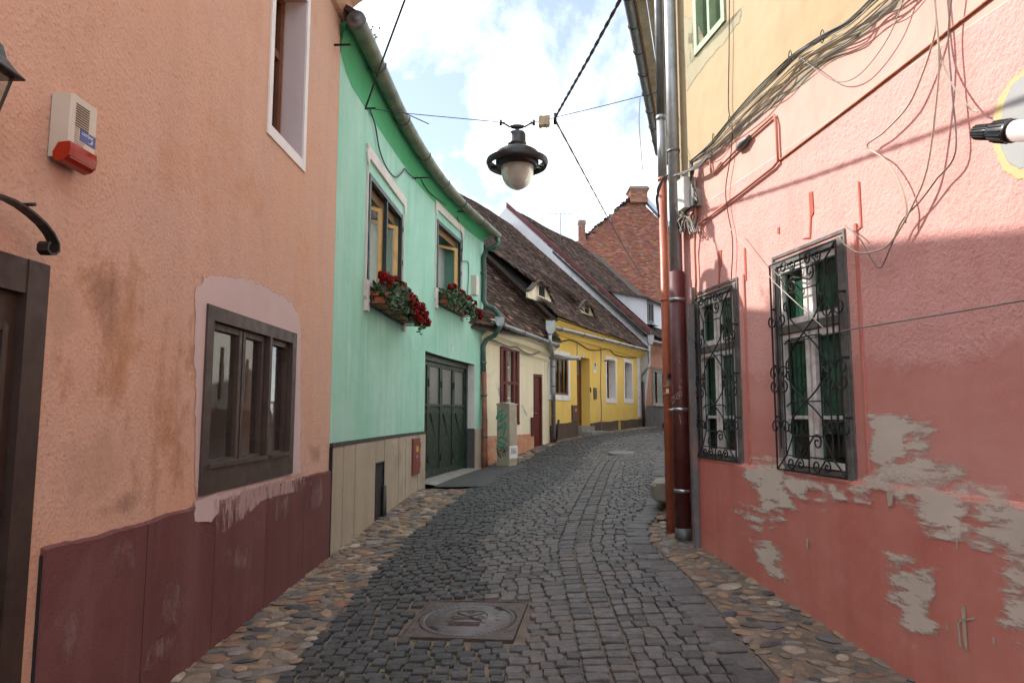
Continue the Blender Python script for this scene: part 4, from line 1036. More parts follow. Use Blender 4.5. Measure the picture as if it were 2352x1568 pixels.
# stucco surrounds: lintel with shaped ears, wavy pilaster strips, stepped feet
M_stucco = plain('pinkish white stucco', (.66, .6, .57), .85, var=.1, scale=5, bmp=.2, dirt=(.45, .36, .3), dirt_amt=.3)
def surround_for(g):
    s0, s1, z0, z1 = g; w = s1 - s0; e = .13
    lt = [(s0 - e - .06, z1 + .33), (s1 + e + .06, z1 + .33), (s1 + e + .03, z1 + .28), (s1 + e + .06, z1 + .22), (s1 + e + .02, z1 + .1), (s1 + e - .03, z1 + .05), (s1 + e - .06, z1 + .16), (s1 + .02, z1 + .18), (s0 - .02, z1 + .18), (s0 - e + .06, z1 + .16), (s0 - e + .03, z1 + .05), (s0 - e - .02, z1 + .1), (s0 - e - .06, z1 + .22), (s0 - e - .03, z1 + .28)]
    m_ = obj('window_moulding', MB().prism(GW, lt, .001, .03), M_stucco, green, label='pinkish white stucco lintel with shaped ears')
    for sd in (-1, 1):
        c = s0 - .1 if sd < 0 else s1 + .1
        for o_ in (-.02, .02):
            pts = []; nn = 28
            L_ = [(c + o_ + .01 * math.sin(i * .9 + (0 if o_ < 0 else 1.6)) - .014, lerp(z0, z1 + .06, i / nn)) for i in range(nn + 1)]
            R_ = [(a + .013, b) for a, b in L_]
            obj('strip', MB().prism(GW, L_ + R_[::-1], .001, .022), M_stucco, m_)
        a, b = (s0 - .19, s0 - .015) if sd < 0 else (s1 + .015, s1 + .19)
        obj('foot', MB().prism(GW, [(a, z0 + .1), (b, z0 + .1), (b, z0 - .3), (a + .06, z0 - .3), (a + .05, z0 - .16), (a + .02, z0 - .12), (a + .01, z0 - .02)], .001, .05), M_stucco, m_)
surround_for(g1); surround_for(g2)
# flower boxes
def leaf_cluster(mb, c, r, rr, size):
    for _ in range(int(r)):
        pass
def flower_box(g, label, over, seed, blooms):
    r = random.Random(seed); s0, s1, z0, z1 = g
    s0 -= .03; s1 += over; zb = z0 - .2; dp = .27
    fb = thing('flower_box', label, 'flower box', tuple(GW(s0, 0, zb)), 'flower boxes on the green house')
    mb = MB(); bar = .012
    for (d, z) in ((.03, zb), (dp, zb), (dp, zb + .1), (.03, zb + .1)):
        n = 6; mb.tube([GW(lerp(s0, s1, i / n), d, z) for i in range(n + 1)], bar, 4)
    for s in (s0, s1): mb.tube([GW(s, .03, zb), GW(s, dp, zb), GW(s, dp, zb + .1), GW(s, .03, zb + .1), GW(s, .03, zb)], bar, 4)
    for i in range(5): mb.box(GW, lerp(s0, s1, i / 4) - .02, lerp(s0, s1, i / 4) + .02, .03, dp, zb - .004, zb + .004)
    obj('tray', mb, M_iron, fb)
    k = 2
    for i in range(k):
        a, b = lerp(s0 + .03, s1 - .03, i / k) + .01, lerp(s0 + .03, s1 - .03, (i + 1) / k) - .01
        pm = MB(); lo, hi = .02, .0
        pm.add([GW(a + lo, .06 + lo, zb + .012), GW(b - lo, .06 + lo, zb + .012), GW(b - lo, dp - .03 - lo, zb + .012), GW(a + lo, dp - .03 - lo, zb + .012), GW(a - .02, .06, zb + .17), GW(b, .06, zb + .17), GW(b, dp - .025, zb + .17), GW(a, dp - .025, zb + .17)], [[3, 2, 1, 0], [0, 1, 5, 4], [1, 2, 6, 5], [2, 3, 7, 6], [3, 0, 4, 7], [4, 5, 6, 7]])
        pm.box(GW, a - .006, b + .006, .054, dp - .018, zb + .15, zb + .172); obj('planter', pm, M_terra, fb)
    lm = MB()
    def leaf(p, sz_):
        n = Vector((r.gauss(0, 1), r.gauss(0, 1) - .3, r.gauss(.6, .7))).normalized(); a = n.orthogonal().normalized(); a = Matrix.Rotation(r.uniform(0, 6.28), 3, n) @ a; b = n.cross(a)
        pts = []
        for q in range(7): w = 6.283 * q / 7 + .4; rr = sz_ * (1 - .12 * (q % 2)); pts.append(p + a * (math.cos(w) * rr) + b * (math.sin(w) * rr) - n * sz_ * .18)
        pts.append(p); lm.add(pts, [[q, (q + 1) % 7, 7] for q in range(7)])
    for i in range(int(520 * (s1 - s0))):
        s = r.uniform(s0, s1 + .06); d = r.uniform(.06, dp + .1); h = .16 + .26 * math.sin(min(1, max(0, (s - s0) / (s1 - s0))) * 3.1) * r.random() + r.uniform(-.1, .14)
        if d > dp - .02: h -= r.uniform(.05, .22)
        leaf(GW(s, d, zb + h), r.uniform(.022, .045))
    obj('foliage', lm, M_leaf, fb, kind='stuff')
    for (f, d, h, sz_) in blooms:
        bm_ = MB(); c = GW(lerp(s0, s1, f), d, zb + h)
        for _ in range(34):
            v = Vector((r.gauss(0, 1), r.gauss(0, 1), r.gauss(0, 1))).normalized(); p = c + v * sz_ * r.uniform(.65, 1); n = v; a = n.orthogonal().normalized(); a = Matrix.Rotation(r.uniform(0, 6.28), 3, n) @ a; b = n.cross(a); q = sz_ * .42
            bm_.add([p + a * q, p + b * q + n * q * .3, p - a * q, p - b * q - n * q * .3, p + n * q * .35], [[0, 1, 4], [1, 2, 4], [2, 3, 4], [3, 0, 4]])
        obj('bloom', bm_, M_petal, fb)
        obj('stalk', MB().tube([c, c + Vector((0, 0, -.12)) + (GW(lerp(s0, s1, f), dp * .5, zb + .15) - c) * .5], .004, 4), M_leaf, fb)
flower_box(g1, 'full window box of dark red geraniums trailing from the nearer green house window', .18, 5, [(.06, .2, .4, .075), (.0, .28, .3, .085), (.2, .2, .42, .06), (.36, .2, .46, .07), (.45, .25, .4, .09), (.53, .2, .46, .06), (.52, .34, .22, .085), (.6, .3, .3, .09), (.68, .36, .2, .08), (.64, .38, .08, .08), (.76, .3, .34, .07), (.84, .38, .24, .075), (.9, .4, .12, .06), (.95, .3, .3, .065), (1.0, .36, .18, .075), (1.03, .38, .06, .08), (1.06, .3, .22, .06), (.72, .4, .0, .07), (.56, .36, .1, .06), (.28, .15, .38, .05)])
flower_box(g2, 'smaller window box of red geraniums under the farther green house window', .1, 9, [(.1, .24, .36, .06), (.22, .26, .42, .06), (.75, .3, .34, .07), (.35, .2, .4, .08), (.52, .2, .42, .07), (.62, .26, .34, .07), (.9, .34, .26, .08), (1.02, .38, .1, .09), (1.1, .36, .02, .085), (1.06, .3, .18, .06), (.45, .3, .36, .06)])
# downpipe with swan necks round the cream house's eave
yb = 16.75
dp_ = [gut2[-1] + Vector((-.02, -.08, -.06)), at_y(1145, 560, 16.5), at_y(1133, 568, 16.55), at_y(1117, 573, 16.7), at_y(1111, 590, yb), at_y(1112, 640, yb), at_y(1111, 690, yb), at_y(1117, 702, yb - .05), at_y(1134, 708, yb - .15), at_y(1146, 722, yb - .2), at_y(1147, 752, yb - .2), at_y(1136, 770, yb - .15), at_y(1117, 780, yb), at_y(1110, 795, yb), at_y(1111, 855, yb)]
dpo = obj('downpipe', MB().tube(dp_, .062, 12), M_pipe_green, green)
obj('rain_head', MB().prism(lambda a, b, c: at_y(1147, 740, yb - .2) + Vector((a, b, c)), [(-.1, .12), (.12, .12), (.12, 0), (.06, -.1), (-.04, -.1), (-.1, 0)], -.1, .1), M_zinc, dpo)
obj('lower_downpipe', MB().tube([at_y(1111, 853, yb), at_y(1113, 960, yb), at_y(1113, 962, yb), at_y(1113, 1040, yb), at_y(1113, 1042, yb), at_y(1113, 1080, yb)], [.066, .066, .072, .072, .078, .078], 12), M_rust, dpo)
for (u, v) in ((1110, 625), (1111, 830), (1112, 905), (1113, 1000)): obj('pipe_clip', MB().tube([at_y(u, v, yb), at_y(u, v + 5, yb)], .075, 12), M_zinc_dark, dpo)
# wall brackets and cables on the green wall
bk = []
for (u0, v0, u1, v1) in ((766, 104, 805, 103), (838, 250, 862, 249), (947, 409, 990, 408), (1042, 487, 1072, 485)):
    p = GW.hit(u0, v0); q = at_y(u1, v1, p.y + .05)
    bk.append(single('eave_bracket', MB().tube([p, q], .014, 5), M_iron, ['short iron eave bracket near the orange house', 'iron eave bracket holding the street lamp wire', 'iron eave bracket between the two green windows', 'iron eave bracket above the farther green window'][len(bk)], 'bracket', 'iron brackets under the green eave'))
def wall_cable(W, pix, d, r, mat, label, cat='cable', name='cable', n=5, group=None):
    P = [W.hit(u, v, d) for u, v in pix]
    q = smooth3(P); return single(name, MB().tube(q, r, n), mat, label, cat, group)
def smooth3(P, k=6):
    P = [Vector(p) for p in P]
    if len(P) < 3: return P
    Q = [2 * P[0] - P[1]] + P + [2 * P[-1] - P[-2]]; out = []
    for i in range(1, len(Q) - 2):
        a, b, c, d = Q[i - 1:i + 3]
        for j in range(k):
            t = j / k; out.append(.5 * ((2 * b) + (c - a) * t + (2 * a - 5 * b + 4 * c - d) * t * t + (3 * b - a - 3 * c + d) * t ** 3))
    out.append(P[-1]); return out
wall_cable(GW, [(850, 252), (862, 290), (872, 345), (888, 385), (908, 407), (925, 395), (930, 388), (940, 400), (955, 412)], .03, .011, M_cable, 'black cable drooping across green wall above the nearer window')
wall_cable(GW, [(967, 412), (985, 440), (1015, 465), (1044, 486), (1056, 520), (1062, 560), (1060, 600)], .03, .01, M_cable, 'black cable curving past the farther green window')
wall_cable(GW, [(1060, 600), (1075, 603), (1076, 640), (1074, 700), (1095, 725), (1098, 750)], .03, .014, M_cable_grey, 'tangled grey cable dropping beside the flower box')
bs, bz = GW.at(1086, 655); bx = MB().box(GW, bs - .12, bs + .12, .01, .12, bz - .24, bz + .22); bx.box(GW, bs - .125, bs + .125, .0, .01, bz - .25, bz + .23)
single('junction_box', bx, M_plastic, 'white junction box on green wall beside the downpipe', 'junction box')

# ------------------------------------------------------------------ cream house
CW = Wall([(-.72, 16.95), (1.06, 19.5)])
cream = thing('cream_house', 'small cream house with sagging cornice between green and yellow houses', 'house', (.2, 18.2, .4))
cw0, cwt = CW.at(*Z14(192, 400)); cw1 = CW.at(*Z14(352, 700))[0]; cwb = CW.at(*Z14(352, 1100))[1]
cd0, cdt = CW.at(*Z14(497, 650)); cd1 = CW.at(*Z14(585, 900))[0]
CE = 3.95
obj('wall', wall_mesh(CW, -.1, CW.L, 0, CE, [(cw0, cw1, cwb, cwt), (cd0, cd1, -.1, cdt)], .4, .6), M_cream, cream)
cg0 = CW.hit(1133, 737, .42); cg1 = CW.hit(1281, 792, .42)
cgut = half_gutter([cg0.lerp(cg1, i / 6) for i in range(7)], .085, M_zinc, cream)
cm = MB(); pf = [(0, -.55), (.03, -.55), (.05, -.5), (.05, -.44), (.1, -.4), (.17, -.36), (.2, -.3), (.2, -.24), (.27, -.2), (.34, -.1), (.34, -.02), (0, -.02)]
n = len(pf); vv = []
for i in range(7):
    f = i / 6; s = lerp(-.1, CW.L, f); zg = lerp(cg0.z, cg1.z, f) + .1
    vv += [CW(s, d, zg + z) for d, z in pf]
cm.add(vv, [[i * n + k, i * n + (k + 1) % n, (i + 1) * n + (k + 1) % n, (i + 1) * n + k] for i in range(6) for k in range(n)] + [list(range(n - 1, -1, -1)), [6 * n + k for k in range(n)]])
obj('cornice', cm, M_cream, cream)
ctg = (cg1 - cg0).normalized()
for f in (.12, .42, .7, .98): hoop(cg0.lerp(cg1, f), ctg, .092, cgut, M_zinc_dark, .009)
w_ = obj('window', frame_mb(CW, cw0 - .03, cw1 + .03, cwb, cwt + .02, -.06, .04, .1, (.3, .72), (.52,), .08), M_wood_oxide, cream, label='dark ox blood red window')
iw = obj('inner_sash', frame_mb(CW, cw0 + .08, cw1 - .08, cwb + .1, cwt - .08, -.1, -.062, .035, (.28, .5, .75), (.3, .52, .76), .03), M_white, w_)
panes(CW, cw0, cw1, cwb, cwt, -.08, .09, (.5,), (.52,), w_, M_glass_dim)
obj('window_feet', MB().box(CW, cw1 - .02, cw1 + .035, .0, .045, cwb - .06, cwb), M_wood_oxide, w_)
dz0 = gz(CW(cd0, 0, 0).x, CW(cd0, 0, 0).y) - .05
door = obj('door', frame_mb(CW, cd0, cd1 + .02, dz0, cdt, -.15, -.02, .07), M_wood_oxide, cream)
obj('door_leaf', MB().box(CW, cd0 + .07, cd1 - .05, -.14, -.07, dz0, cdt - .07), M_wood_oxide, door)
for (a, b) in ((.1, .4), (.45, .9)): obj('door_panel', MB().box(CW, lerp(cd0, cd1, .3), lerp(cd0, cd1, .7), -.069, -.055, lerp(dz0, cdt, a), lerp(dz0, cdt, b)), M_wood_oxide, door)
obj('door_handle', MB().tube([CW(cd0 + .12, -.06, dz0 + 1.0), CW(cd0 + .12, -.01, dz0 + 1.0), CW(cd0 + .2, -.01, dz0 + 1.0)], .01, 6), M_steel, door)
for (a, b, z) in ((-.1, cd0 - .01, 1.05),): obj('plinth', MB().box(CW, a, b, 0, .025, 0, z), M_cream_plinth, cream, label='peeling orange painted plinth')
obj('meter_door', MB().box(CW, cd0 - .16, cd0 - .02, .02, .06, 1.0, 1.5), M_wood_oxide, cream)
decal(CW, [Z14(*q) for q in ((385, 935), (400, 950), (440, 1030), (435, 1045), (410, 1000))], .004, D_grey, cream, 'fallen_render')
decal(CW, [Z14(*q) for q in ((168, 790), (190, 760), (192, 880), (175, 850))], .004, D_grey, cream, 'fallen_render')
shell([(1.06, 19.5), (-6, 24), (-8, 21), (-.72, 16.95)], .2, CE, 'rear_wall', M_cream, cream)
cup = (-math.cos(R(46)), math.sin(R(46)))
ce = (.38, (cg0.z + cg1.z) / 2 + .12)
roofc = obj('roof', MB().add([CW(s, ce[0] + cup[0] * w, ce[1] - .2 + cup[1] * w + o) for s in (-1.6, CW.L + .05) for w in (-.02, 8) for o in (0, .05)] , [[0, 2, 6, 4], [1, 5, 7, 3], [0, 4, 5, 1], [2, 3, 7, 6], [0, 1, 3, 2], [4, 6, 7, 5]]), M_roof_under, cream)
tile_roof(CW, lambda w: (-1.5, CW.L + .02), .0, 6.5, ce, cup, roofc)

# ------------------------------------------------------------------ yellow house
YW = Wall([(1.06, 19.5), (5.43, 28.9)])
yellow = thing('yellow_house', 'low ochre yellow house with white framed windows and steep tiled roof', 'house', (3, 24, .9))
def rz(W, a, b, c, e):
    """opening: left edge pixel a at mid height, right edge pixel b, top pixel c, bottom pixel e"""
    s0 = W.at(*a)[0]; s1 = W.at(*b)[0]; return s0, s1, W.at(*e)[1], W.at(*c)[1]
y1 = rz(YW, Z14(650, 640), Z14(822, 640), Z14(650, 455), Z14(655, 840))
yd = rz(YW, Z14(905, 800), Z14(1026, 800), Z14(905, 485), Z14(935, 1155))
y2 = rz(YW, Z14(1180, 700), Z14(1262, 700), Z14(1182, 515), Z14(1184, 880))
y3 = rz(YW, Z14(1350, 700), Z14(1418, 700), Z14(1350, 540), Z14(1352, 885))
yv = rz(YW, Z14(1283, 1120), Z14(1312, 1120), Z14(1283, 1085), Z14(1290, 1180))
YE = 4.3
obj('wall', wall_mesh(YW, 0, YW.L, .3, YE, [y1, y2, y3, (yd[0], yd[1], .9, yd[3]), yv], .45, 1.0), M_yellow, yellow)
for k, g in enumerate((y1, y2, y3)):
    s0, s1, z0, z1 = g; bw = .13
    sr = obj('window_surround', frame_mb(YW, s0 - bw, s1 + bw, z0 - bw * 1.2, z1 + bw, -.002, .02, bw, wb=bw * 1.2), M_white, yellow)
    if k == 0:
        w_ = obj('window', frame_mb(YW, s0, s1, z0, z1, -.08, -.01, .06, (.25, .52, .78), (), .05), M_wood_red, yellow)
        panes(YW, s0, s1, z0, z1, -.04, .06, (.25, .52, .78), (), w_, M_glass_dim)
    else:
        mb = MB()
        for (a0, a1, c0, c1) in ((s0, s0 + .006, z0, z1), (s1 - .006, s1, z0, z1), (s0 + .006, s1 - .006, z0, z0 + .006), (s0 + .006, s1 - .006, z1 - .006, z1)): mb.box(YW, a0, a1, -.24, .0, c0, c1)
        obj('reveal', mb, M_white, sr)
        w_ = obj('window', frame_mb(YW, s0 + .007, s1 - .007, z0 + .007, z1 - .007, -.32, -.25, .06, (.5,), (.62,)), M_wood_red, yellow)
        panes(YW, s0, s1, z0, z1, -.28, .06, (.5,), (.62,), w_, M_glass_dim); curtain(YW, s0 + .05, s1 - .05, z0, z1, -.4, M_curtain, w_)
    obj('unlit_room_sheet', MB().box(YW, s0 + .02, s1 - .02, -.46, -.452, z0, z1), M_dark, w_)  # black sheet behind the panes stands in for the unlit room
# door in a deep recess, two steps
door = obj('door', frame_mb(YW, yd[0], yd[1], .95, yd[3], -.38, -.3, .07, (), (.77,)), M_wood_red, yellow)
obj('door_leaf', MB().box(YW, yd[0] + .07, yd[1] - .07, -.37, -.33, .95, lerp(.95, yd[3], .75)), M_wood_red, door)
for (a, b) in ((.08, .36), (.42, .92)):
    for q in (0, 1): obj('door_panel', MB().box(YW, lerp(yd[0], yd[1], .14 + q * .4), lerp(yd[0], yd[1], .46 + q * .4), -.329, -.315, lerp(.95, lerp(.95, yd[3], .75), a), lerp(.95, lerp(.95, yd[3], .75), b)), M_wood_red, door)
obj('transom_pane', MB().box(YW, yd[0] + .07, yd[1] - .07, -.345, -.34, lerp(.95, yd[3], .79), yd[3] - .07), M_frost, door)
obj('bell_push', MB().box(YW, yd[1] + .002, yd[1] + .05, -.1, .03, 2.3, 2.46), M_iron, yellow)
zg = gz(YW(yd[0], .3, 0).x, YW(yd[0], .3, 0).y)
obj('step', MB().box(YW, yd[0] + .02, yd[1] - .02, -.3, .16, .5, zg + .3), M_concrete, yellow); obj('step', MB().box(YW, yd[0] - .04, yd[1] + .45, .162, .5, .5, zg + .13), M_concrete, yellow)
# plinth pieces either side of the door
for (a, b) in ((.03, yd[0] - .0), (yd[1], yv[0] - .02), (yv[1] + .02, YW.L - .02)):
    n = 6; vv = []; mb = MB()
    for i in range(n + 1):
        s = lerp(a, b, i / n); p = YW(s, 0, 0); zt = gz(p.x, p.y) + (.46 if s < yd[0] + .1 else .34) + .015 * math.sin(s * 3)
        vv += [YW(s, -.01, .2), YW(s, .035, .2), YW(s, .03, zt), YW(s, -.01, zt + .01)]
    mb.add(vv, [[4 * i + j, 4 * i + 4 + j, 4 * i + 4 + (j + 1) % 4, 4 * i + (j + 1) % 4] for i in range(n) for j in range(4)] + [[0, 1, 2, 3], [4 * n + 3, 4 * n + 2, 4 * n + 1, 4 * n]])
    obj('plinth', mb, M_yellow_plinth, yellow)
obj('vent_back', MB().box(YW, yv[0], yv[1], -.3, -.25, yv[2], yv[3]), M_dark, yellow)
q0 = YW.at(*Z14(1468, 800))[0]; q1 = YW.at(*Z14(1494, 800))[0]; qz0 = YW.at(*Z14(1475, 1055))[1]; qz1 = YW.at(*Z14(1475, 495))[1]
for i in range(6): obj('quoin', MB().box(YW, q0, q1, -.002, .03, lerp(qz0, qz1, i / 6) + .008, lerp(qz0, qz1, (i + 1) / 6) - .008), M_white, yellow)
obj('eave_moulding', MB().prism(lambda a, b, c: YW(b, a, c), [(0, YE - .42), (.04, YE - .4), (.08, YE - .3), (.2, YE - .14), (.28, YE - .06), (.28, YE + .02), (0, YE + .02)], 0, YW.L), M_yellow, yellow)
yg0 = YW.hit(*Z14(668, 205), .38); yg1 = YW.hit(*Z14(1560, 425), .38)
ygut = half_gutter([yg0.lerp(yg1, i / 10) for i in range(11)], .08, M_zinc, yellow); ytg = (yg1 - yg0).normalized()
for i in range(6): hoop(yg0.lerp(yg1, .06 + .18 * i), ytg, .087, ygut, M_zinc_dark, .009)
obj('rain_head', MB().prism(lambda a, b, c: yg0 + Vector((a, b, c)), [(-.16, .14), (.1, .14), (.1, -.1), (.02, -.22), (-.1, -.22), (-.16, -.1)], -.12, .12), M_zinc, ygut)
# left downpipe of the yellow house, standing at the joint with the cream house
pj = lambda z: CW(CW.L + .02, .12, z)
dz_ = [yg0 + Vector((-.04, 0, -.2)), yg0 + Vector((-.05, -.02, -.45)), pj(3.2), pj(3.0), pj(1.95)]
dpy = obj('downpipe', MB().tube(smooth3(dz_, 4), .06, 10), M_zinc, yellow)
obj('lower_downpipe', MB().tube([pj(1.96), pj(.95), CW(CW.L + .02, .18, .83)], .066, 10), plain('dark plum pipe', (.045, .025, .03), .5, var=.3), dpy)
for z in (1.5, 2.35, 2.9): obj('pipe_clip', MB().tube([pj(z), pj(z + .04)], .07, 10), M_zinc_dark, dpy)
# right downpipe
pk = lambda z: YW(YW.L - .12, .12, z)
dpr = obj('downpipe', MB().tube(smooth3([yg1 + Vector((.1, .1, .2)), yg1 + Vector((.1, .1, -.55)), yg1 + Vector((.02, .02, -.75)), pk(3.25), pk(3.05), pk(2.9)], 3), .06, 10), M_zinc, yellow)
obj('lower_downpipe', MB().tube([pk(2.92), pk(.9)], .066, 10), bpy.data.materials['dark plum pipe'], dpr)
# gable side above the cream roof, body, roof with eyelid dormers
GWy = Wall([(1.06 - 6.27 * .9068, 19.5 + 6.27 * .4216), (1.06 + .3 * .9068, 19.5 - .3 * .4216)])
yup = (-math.cos(R(43.8)), math.sin(R(43.8))); ye = (.36, YE + .08)
obj('gable_wall', MB().prism(lambda a, b, c: YW(b, a, c), [(.0, 1.0), (.0, YE - .1), (.2, YE), (-6.05, YE + 5.9), (-12.4, YE), (-12.4, 1)], .0, .3), plaster('rubble gable', (.1, .06, .045), (.2, .09, .06), 3.0, grain=26, gstr=.9, gdist=.03, streak=.3, fine_dark=.5), yellow)
shell([(5.43, 28.9), (5.43 - 11.2, 28.9 + 5.2), (1.06 - 11.2, 19.5 + 5.2)], .5, YE, 'rear_wall', M_yellow, yellow)
def roof_body(W, s0, s1, e, up, wmax, parent):
    mb = MB(); vv = []
    for s in (s0, s1):
        for w, o in ((-.03, -.12), (-.03, -.2), (wmax, -.2), (wmax, -.12)): vv.append(W(s, e[0] + up[0] * w + up[1] * o, e[1] + up[1] * w - up[0] * o))
        vv += [W(s, e[0] + up[0] * wmax * 2, e[1] - .1)]
    mb.add(vv, [[0, 1, 6, 5], [1, 2, 7, 6], [0, 5, 8, 3], [3, 8, 9, 4], [0, 3, 2, 1], [5, 6, 7, 8], [3, 4, 2], [8, 7, 9]])
    return obj('roof', mb, M_roof_under, parent)
roofy = roof_body(YW, -.3, YW.L, ye, yup, 8.95, yellow)
def roof_hit(W, e, up, u, v):
    r = ray(u, v); o = W(0, e[0], e[1]); _, n, t = W.loc(0)
    y = Vector((n.x * up[0], n.y * up[0], up[1])); nn = Vector((t.x, t.y, 0)).cross(y)
    h = EYE + r * ((o - EYE).dot(nn) / r.dot(nn)); return (h - o).dot(t), (h - o).dot(y)
eyes = []
M_hood = plain('brown hood tiles', (.085, .057, .045), .9, var=.5, scale=12, bmp=.6, bscale=25)
for px in ((427, 540), (690, 640)):
    s, w = roof_hit(YW, ye, yup, *Z5(*px)); eyes.append((s, w - .25, 1.1, .38))
def lift(s, w):
    h = 0.0
    for s0, w0, L_, A in eyes:
        q = abs(s - s0) / L_
        if q < 1 and w0 < w < w0 + 2.6:
            b = A * (.5 + .5 * math.cos(math.pi * q)) * (1 - (w - w0) / 2.6)
            if w < w0 + .1: return None if b > .1 else b
            h = max(h, b)
    return h
tile_roof(YW, lambda w: (-.28 + .03 * math.sin(w * 3), YW.L - .02), .0, 8.9, ye, yup, roofy, lift=lift)
for s0, w0, L_, A in eyes:
    def ET_(a, b, c):                                                   # a along, b out of the dormer face, c up the face
        w = w0 + .12
        return YW(s0 + a, ye[0] + yup[0] * w + b * .95, ye[1] + yup[1] * w + c * 1.25 - .02)
    top = [(L_ * k / 8, max(.0, A * (.5 + .5 * math.cos(math.pi * abs(k) / 8)) - .03)) for k in range(-7, 8)]
    dm_ = obj('eyelid_dormer', MB().prism(ET_, [(-L_ * .86, -.12), (L_ * .86, -.12)] + top[::-1], -.06, 0.0), M_cream, yellow)
    obj('opening', MB().prism(ET_, [(-.24, .03), (.24, .03), (.23, A - .1), (.0, A - .07), (-.23, A - .1)], .001, .012), M_dark, dm_)
    for sd in (-1, 1): obj('opening_frame', MB().prism(ET_, [(sd * .24, .0), (sd * .29, .0), (sd * .28, A - .1), (sd * .23, A - .1)], .001, .03), M_cream, dm_)
    obj('hood_tiles', MB().prism(ET_, [(a, c + .02) for a, c in top] + [(a, c + .055) for a, c in top[::-1]], -.12, .06), M_hood, dm_)
# small things on the yellow wall
def plate(W, px, d0, d1, mat, name, label, cat):
    a, zt = W.at(*px[0]); b = W.at(*px[1])[0]; zb = W.at(*px[1])[1]; return single(name, MB().box(W, a, b, d0, d1, zb, zt), mat, label, cat), (a, b, zb, zt)
o_, q_ = plate(YW, (Z14(852, 942), Z14(895, 1092)), .002, .05, plain('brown steel', (.1, .05, .045), .5), 'meter_cover', 'brown metal meter cover low on yellow wall beside the door', 'meter cover')
obj('sticker', MB().box(YW, lerp(q_[0], q_[1], .55), lerp(q_[0], q_[1], .85), .051, .053, lerp(q_[2], q_[3], .62), lerp(q_[2], q_[3], .8)), M_sticker_y, o_)
o_, _q = plate(YW, (Z14(1057, 780), Z14(1082, 885)), .002, .04, bpy.data.materials['brown steel'], 'letter_box', 'slim brown letter box on yellow wall right of the door', 'letter box')
o_, q_ = plate(YW, (Z14(1060, 540), Z14(1082, 645)), .002, .015, M_white, 'wall_sign', 'narrow white sign with black mark on yellow wall', 'sign')
cs_ = (q_[0] + q_[1]) / 2; hh = q_[3] - q_[2]; ws = q_[1] - q_[0]
obj('sign_mark', MB().prism(YW, [(cs_ - ws * .36, q_[3] - hh * .06), (cs_ + ws * .36, q_[3] - hh * .06), (cs_ + ws * .36, q_[3] - hh * .4), (cs_ - ws * .36, q_[3] - hh * .4)], .016, .0165), plain('sign grey', (.22, .22, .22), .6, bmp=0), o_)
obj('sign_mark', MB().prism(YW, [(cs_ + ws * .25 * math.cos(k * .785), q_[3] - hh * .23 + ws * .3 * math.sin(k * .785)) for k in range(8)], .017, .018), M_cable, o_)
for k in range(3): obj('text_line', MB().box(YW, cs_ - ws * .34, cs_ + ws * .34, .016, .0165, q_[3] - hh * (.5 + k * .07), q_[3] - hh * (.465 + k * .07)), M_cable, o_)
ns_, nz_ = YW.at(*Z14(962, 475)); o_ = single('number_plate', MB().box(YW, ns_ - .06, ns_ + .06, .002, .012, nz_ - .08, nz_ + .08), M_white, 'small number plate over the yellow house door', 'number plate'); lettering(YW, '5', .13, ns_, nz_, .0135, M_cable, o_, 'digit')
lp_, lz_ = YW.at(*Z14(1160, 528)); lm = thing('wall_lamp', 'small glass wall lamp beside yellow house window', 'lamp', tuple(YW(lp_, 0, lz_)))
obj('lamp_arm', MB().tube([YW(lp_, 0, lz_), YW(lp_ - .03, .2, lz_)], .025, 6), M_rust, lm)
obj('lamp_glass', MB().tube([YW(lp_ - .03, .2, lz_), YW(lp_ - .06, .34, lz_), YW(lp_ - .08, .46, lz_)], [.03, .05, .07], 10), M_curtain, lm)
ss0, sz0 = YW.at(*Z14(640, 500)); single('vent_pipe', MB().tube([YW(ss0 + .0, .02, sz0), YW(ss0 + .12, .5, sz0 - .02), YW(ss0 + .12, .9, sz0 - .03)], .06, 10), M_zinc, 'grey stub pipe sticking out across yellow house window', 'pipe')
pb = [CW(CW.L + .12, .1, 1.0), CW(CW.L + .2, .2, 1.02)]
single('drain_stub', MB().tube([YW(.25, .1, .85), YW(.3, .12, 1.2), YW(.36, .14, 1.42)], .035, 8), M_iron, 'short dark leaning stub pipe at foot of yellow wall', 'pipe')
wall_cable(YW, [Z14(*q) for q in ((700, 335), (780, 345), (830, 335), (900, 355), (960, 390), (1020, 425), (1100, 430), (1170, 420), (1210, 425), (1260, 470), (1330, 490), (1430, 500), (1490, 490))], .03, .018, M_cable, 'dark cable sagging along the top of yellow wall')
wall_cable(YW, [Z14(*q) for q in ((905, 360), (908, 430), (905, 485))], .03, .012, M_cable_grey, 'thin cable dropping to left of yellow house door')
wall_cable(YW, [Z14(*q) for q in ((1118, 395), (1130, 460), (1128, 640), (1126, 800), (1135, 980), (1132, 1080), (1130, 1200))], .03, .014, M_cable_grey, 'grey cable running down yellow wall to the ground')
wall_cable(CW, [Z14(*q) for q in ((70, 330), (140, 345), (200, 370), (280, 400), (340, 400), (400, 440), (480, 470), (560, 440), (600, 410))], .12, .022, M_cable_grey, 'grey cable bundle sagging under cream house cornice')

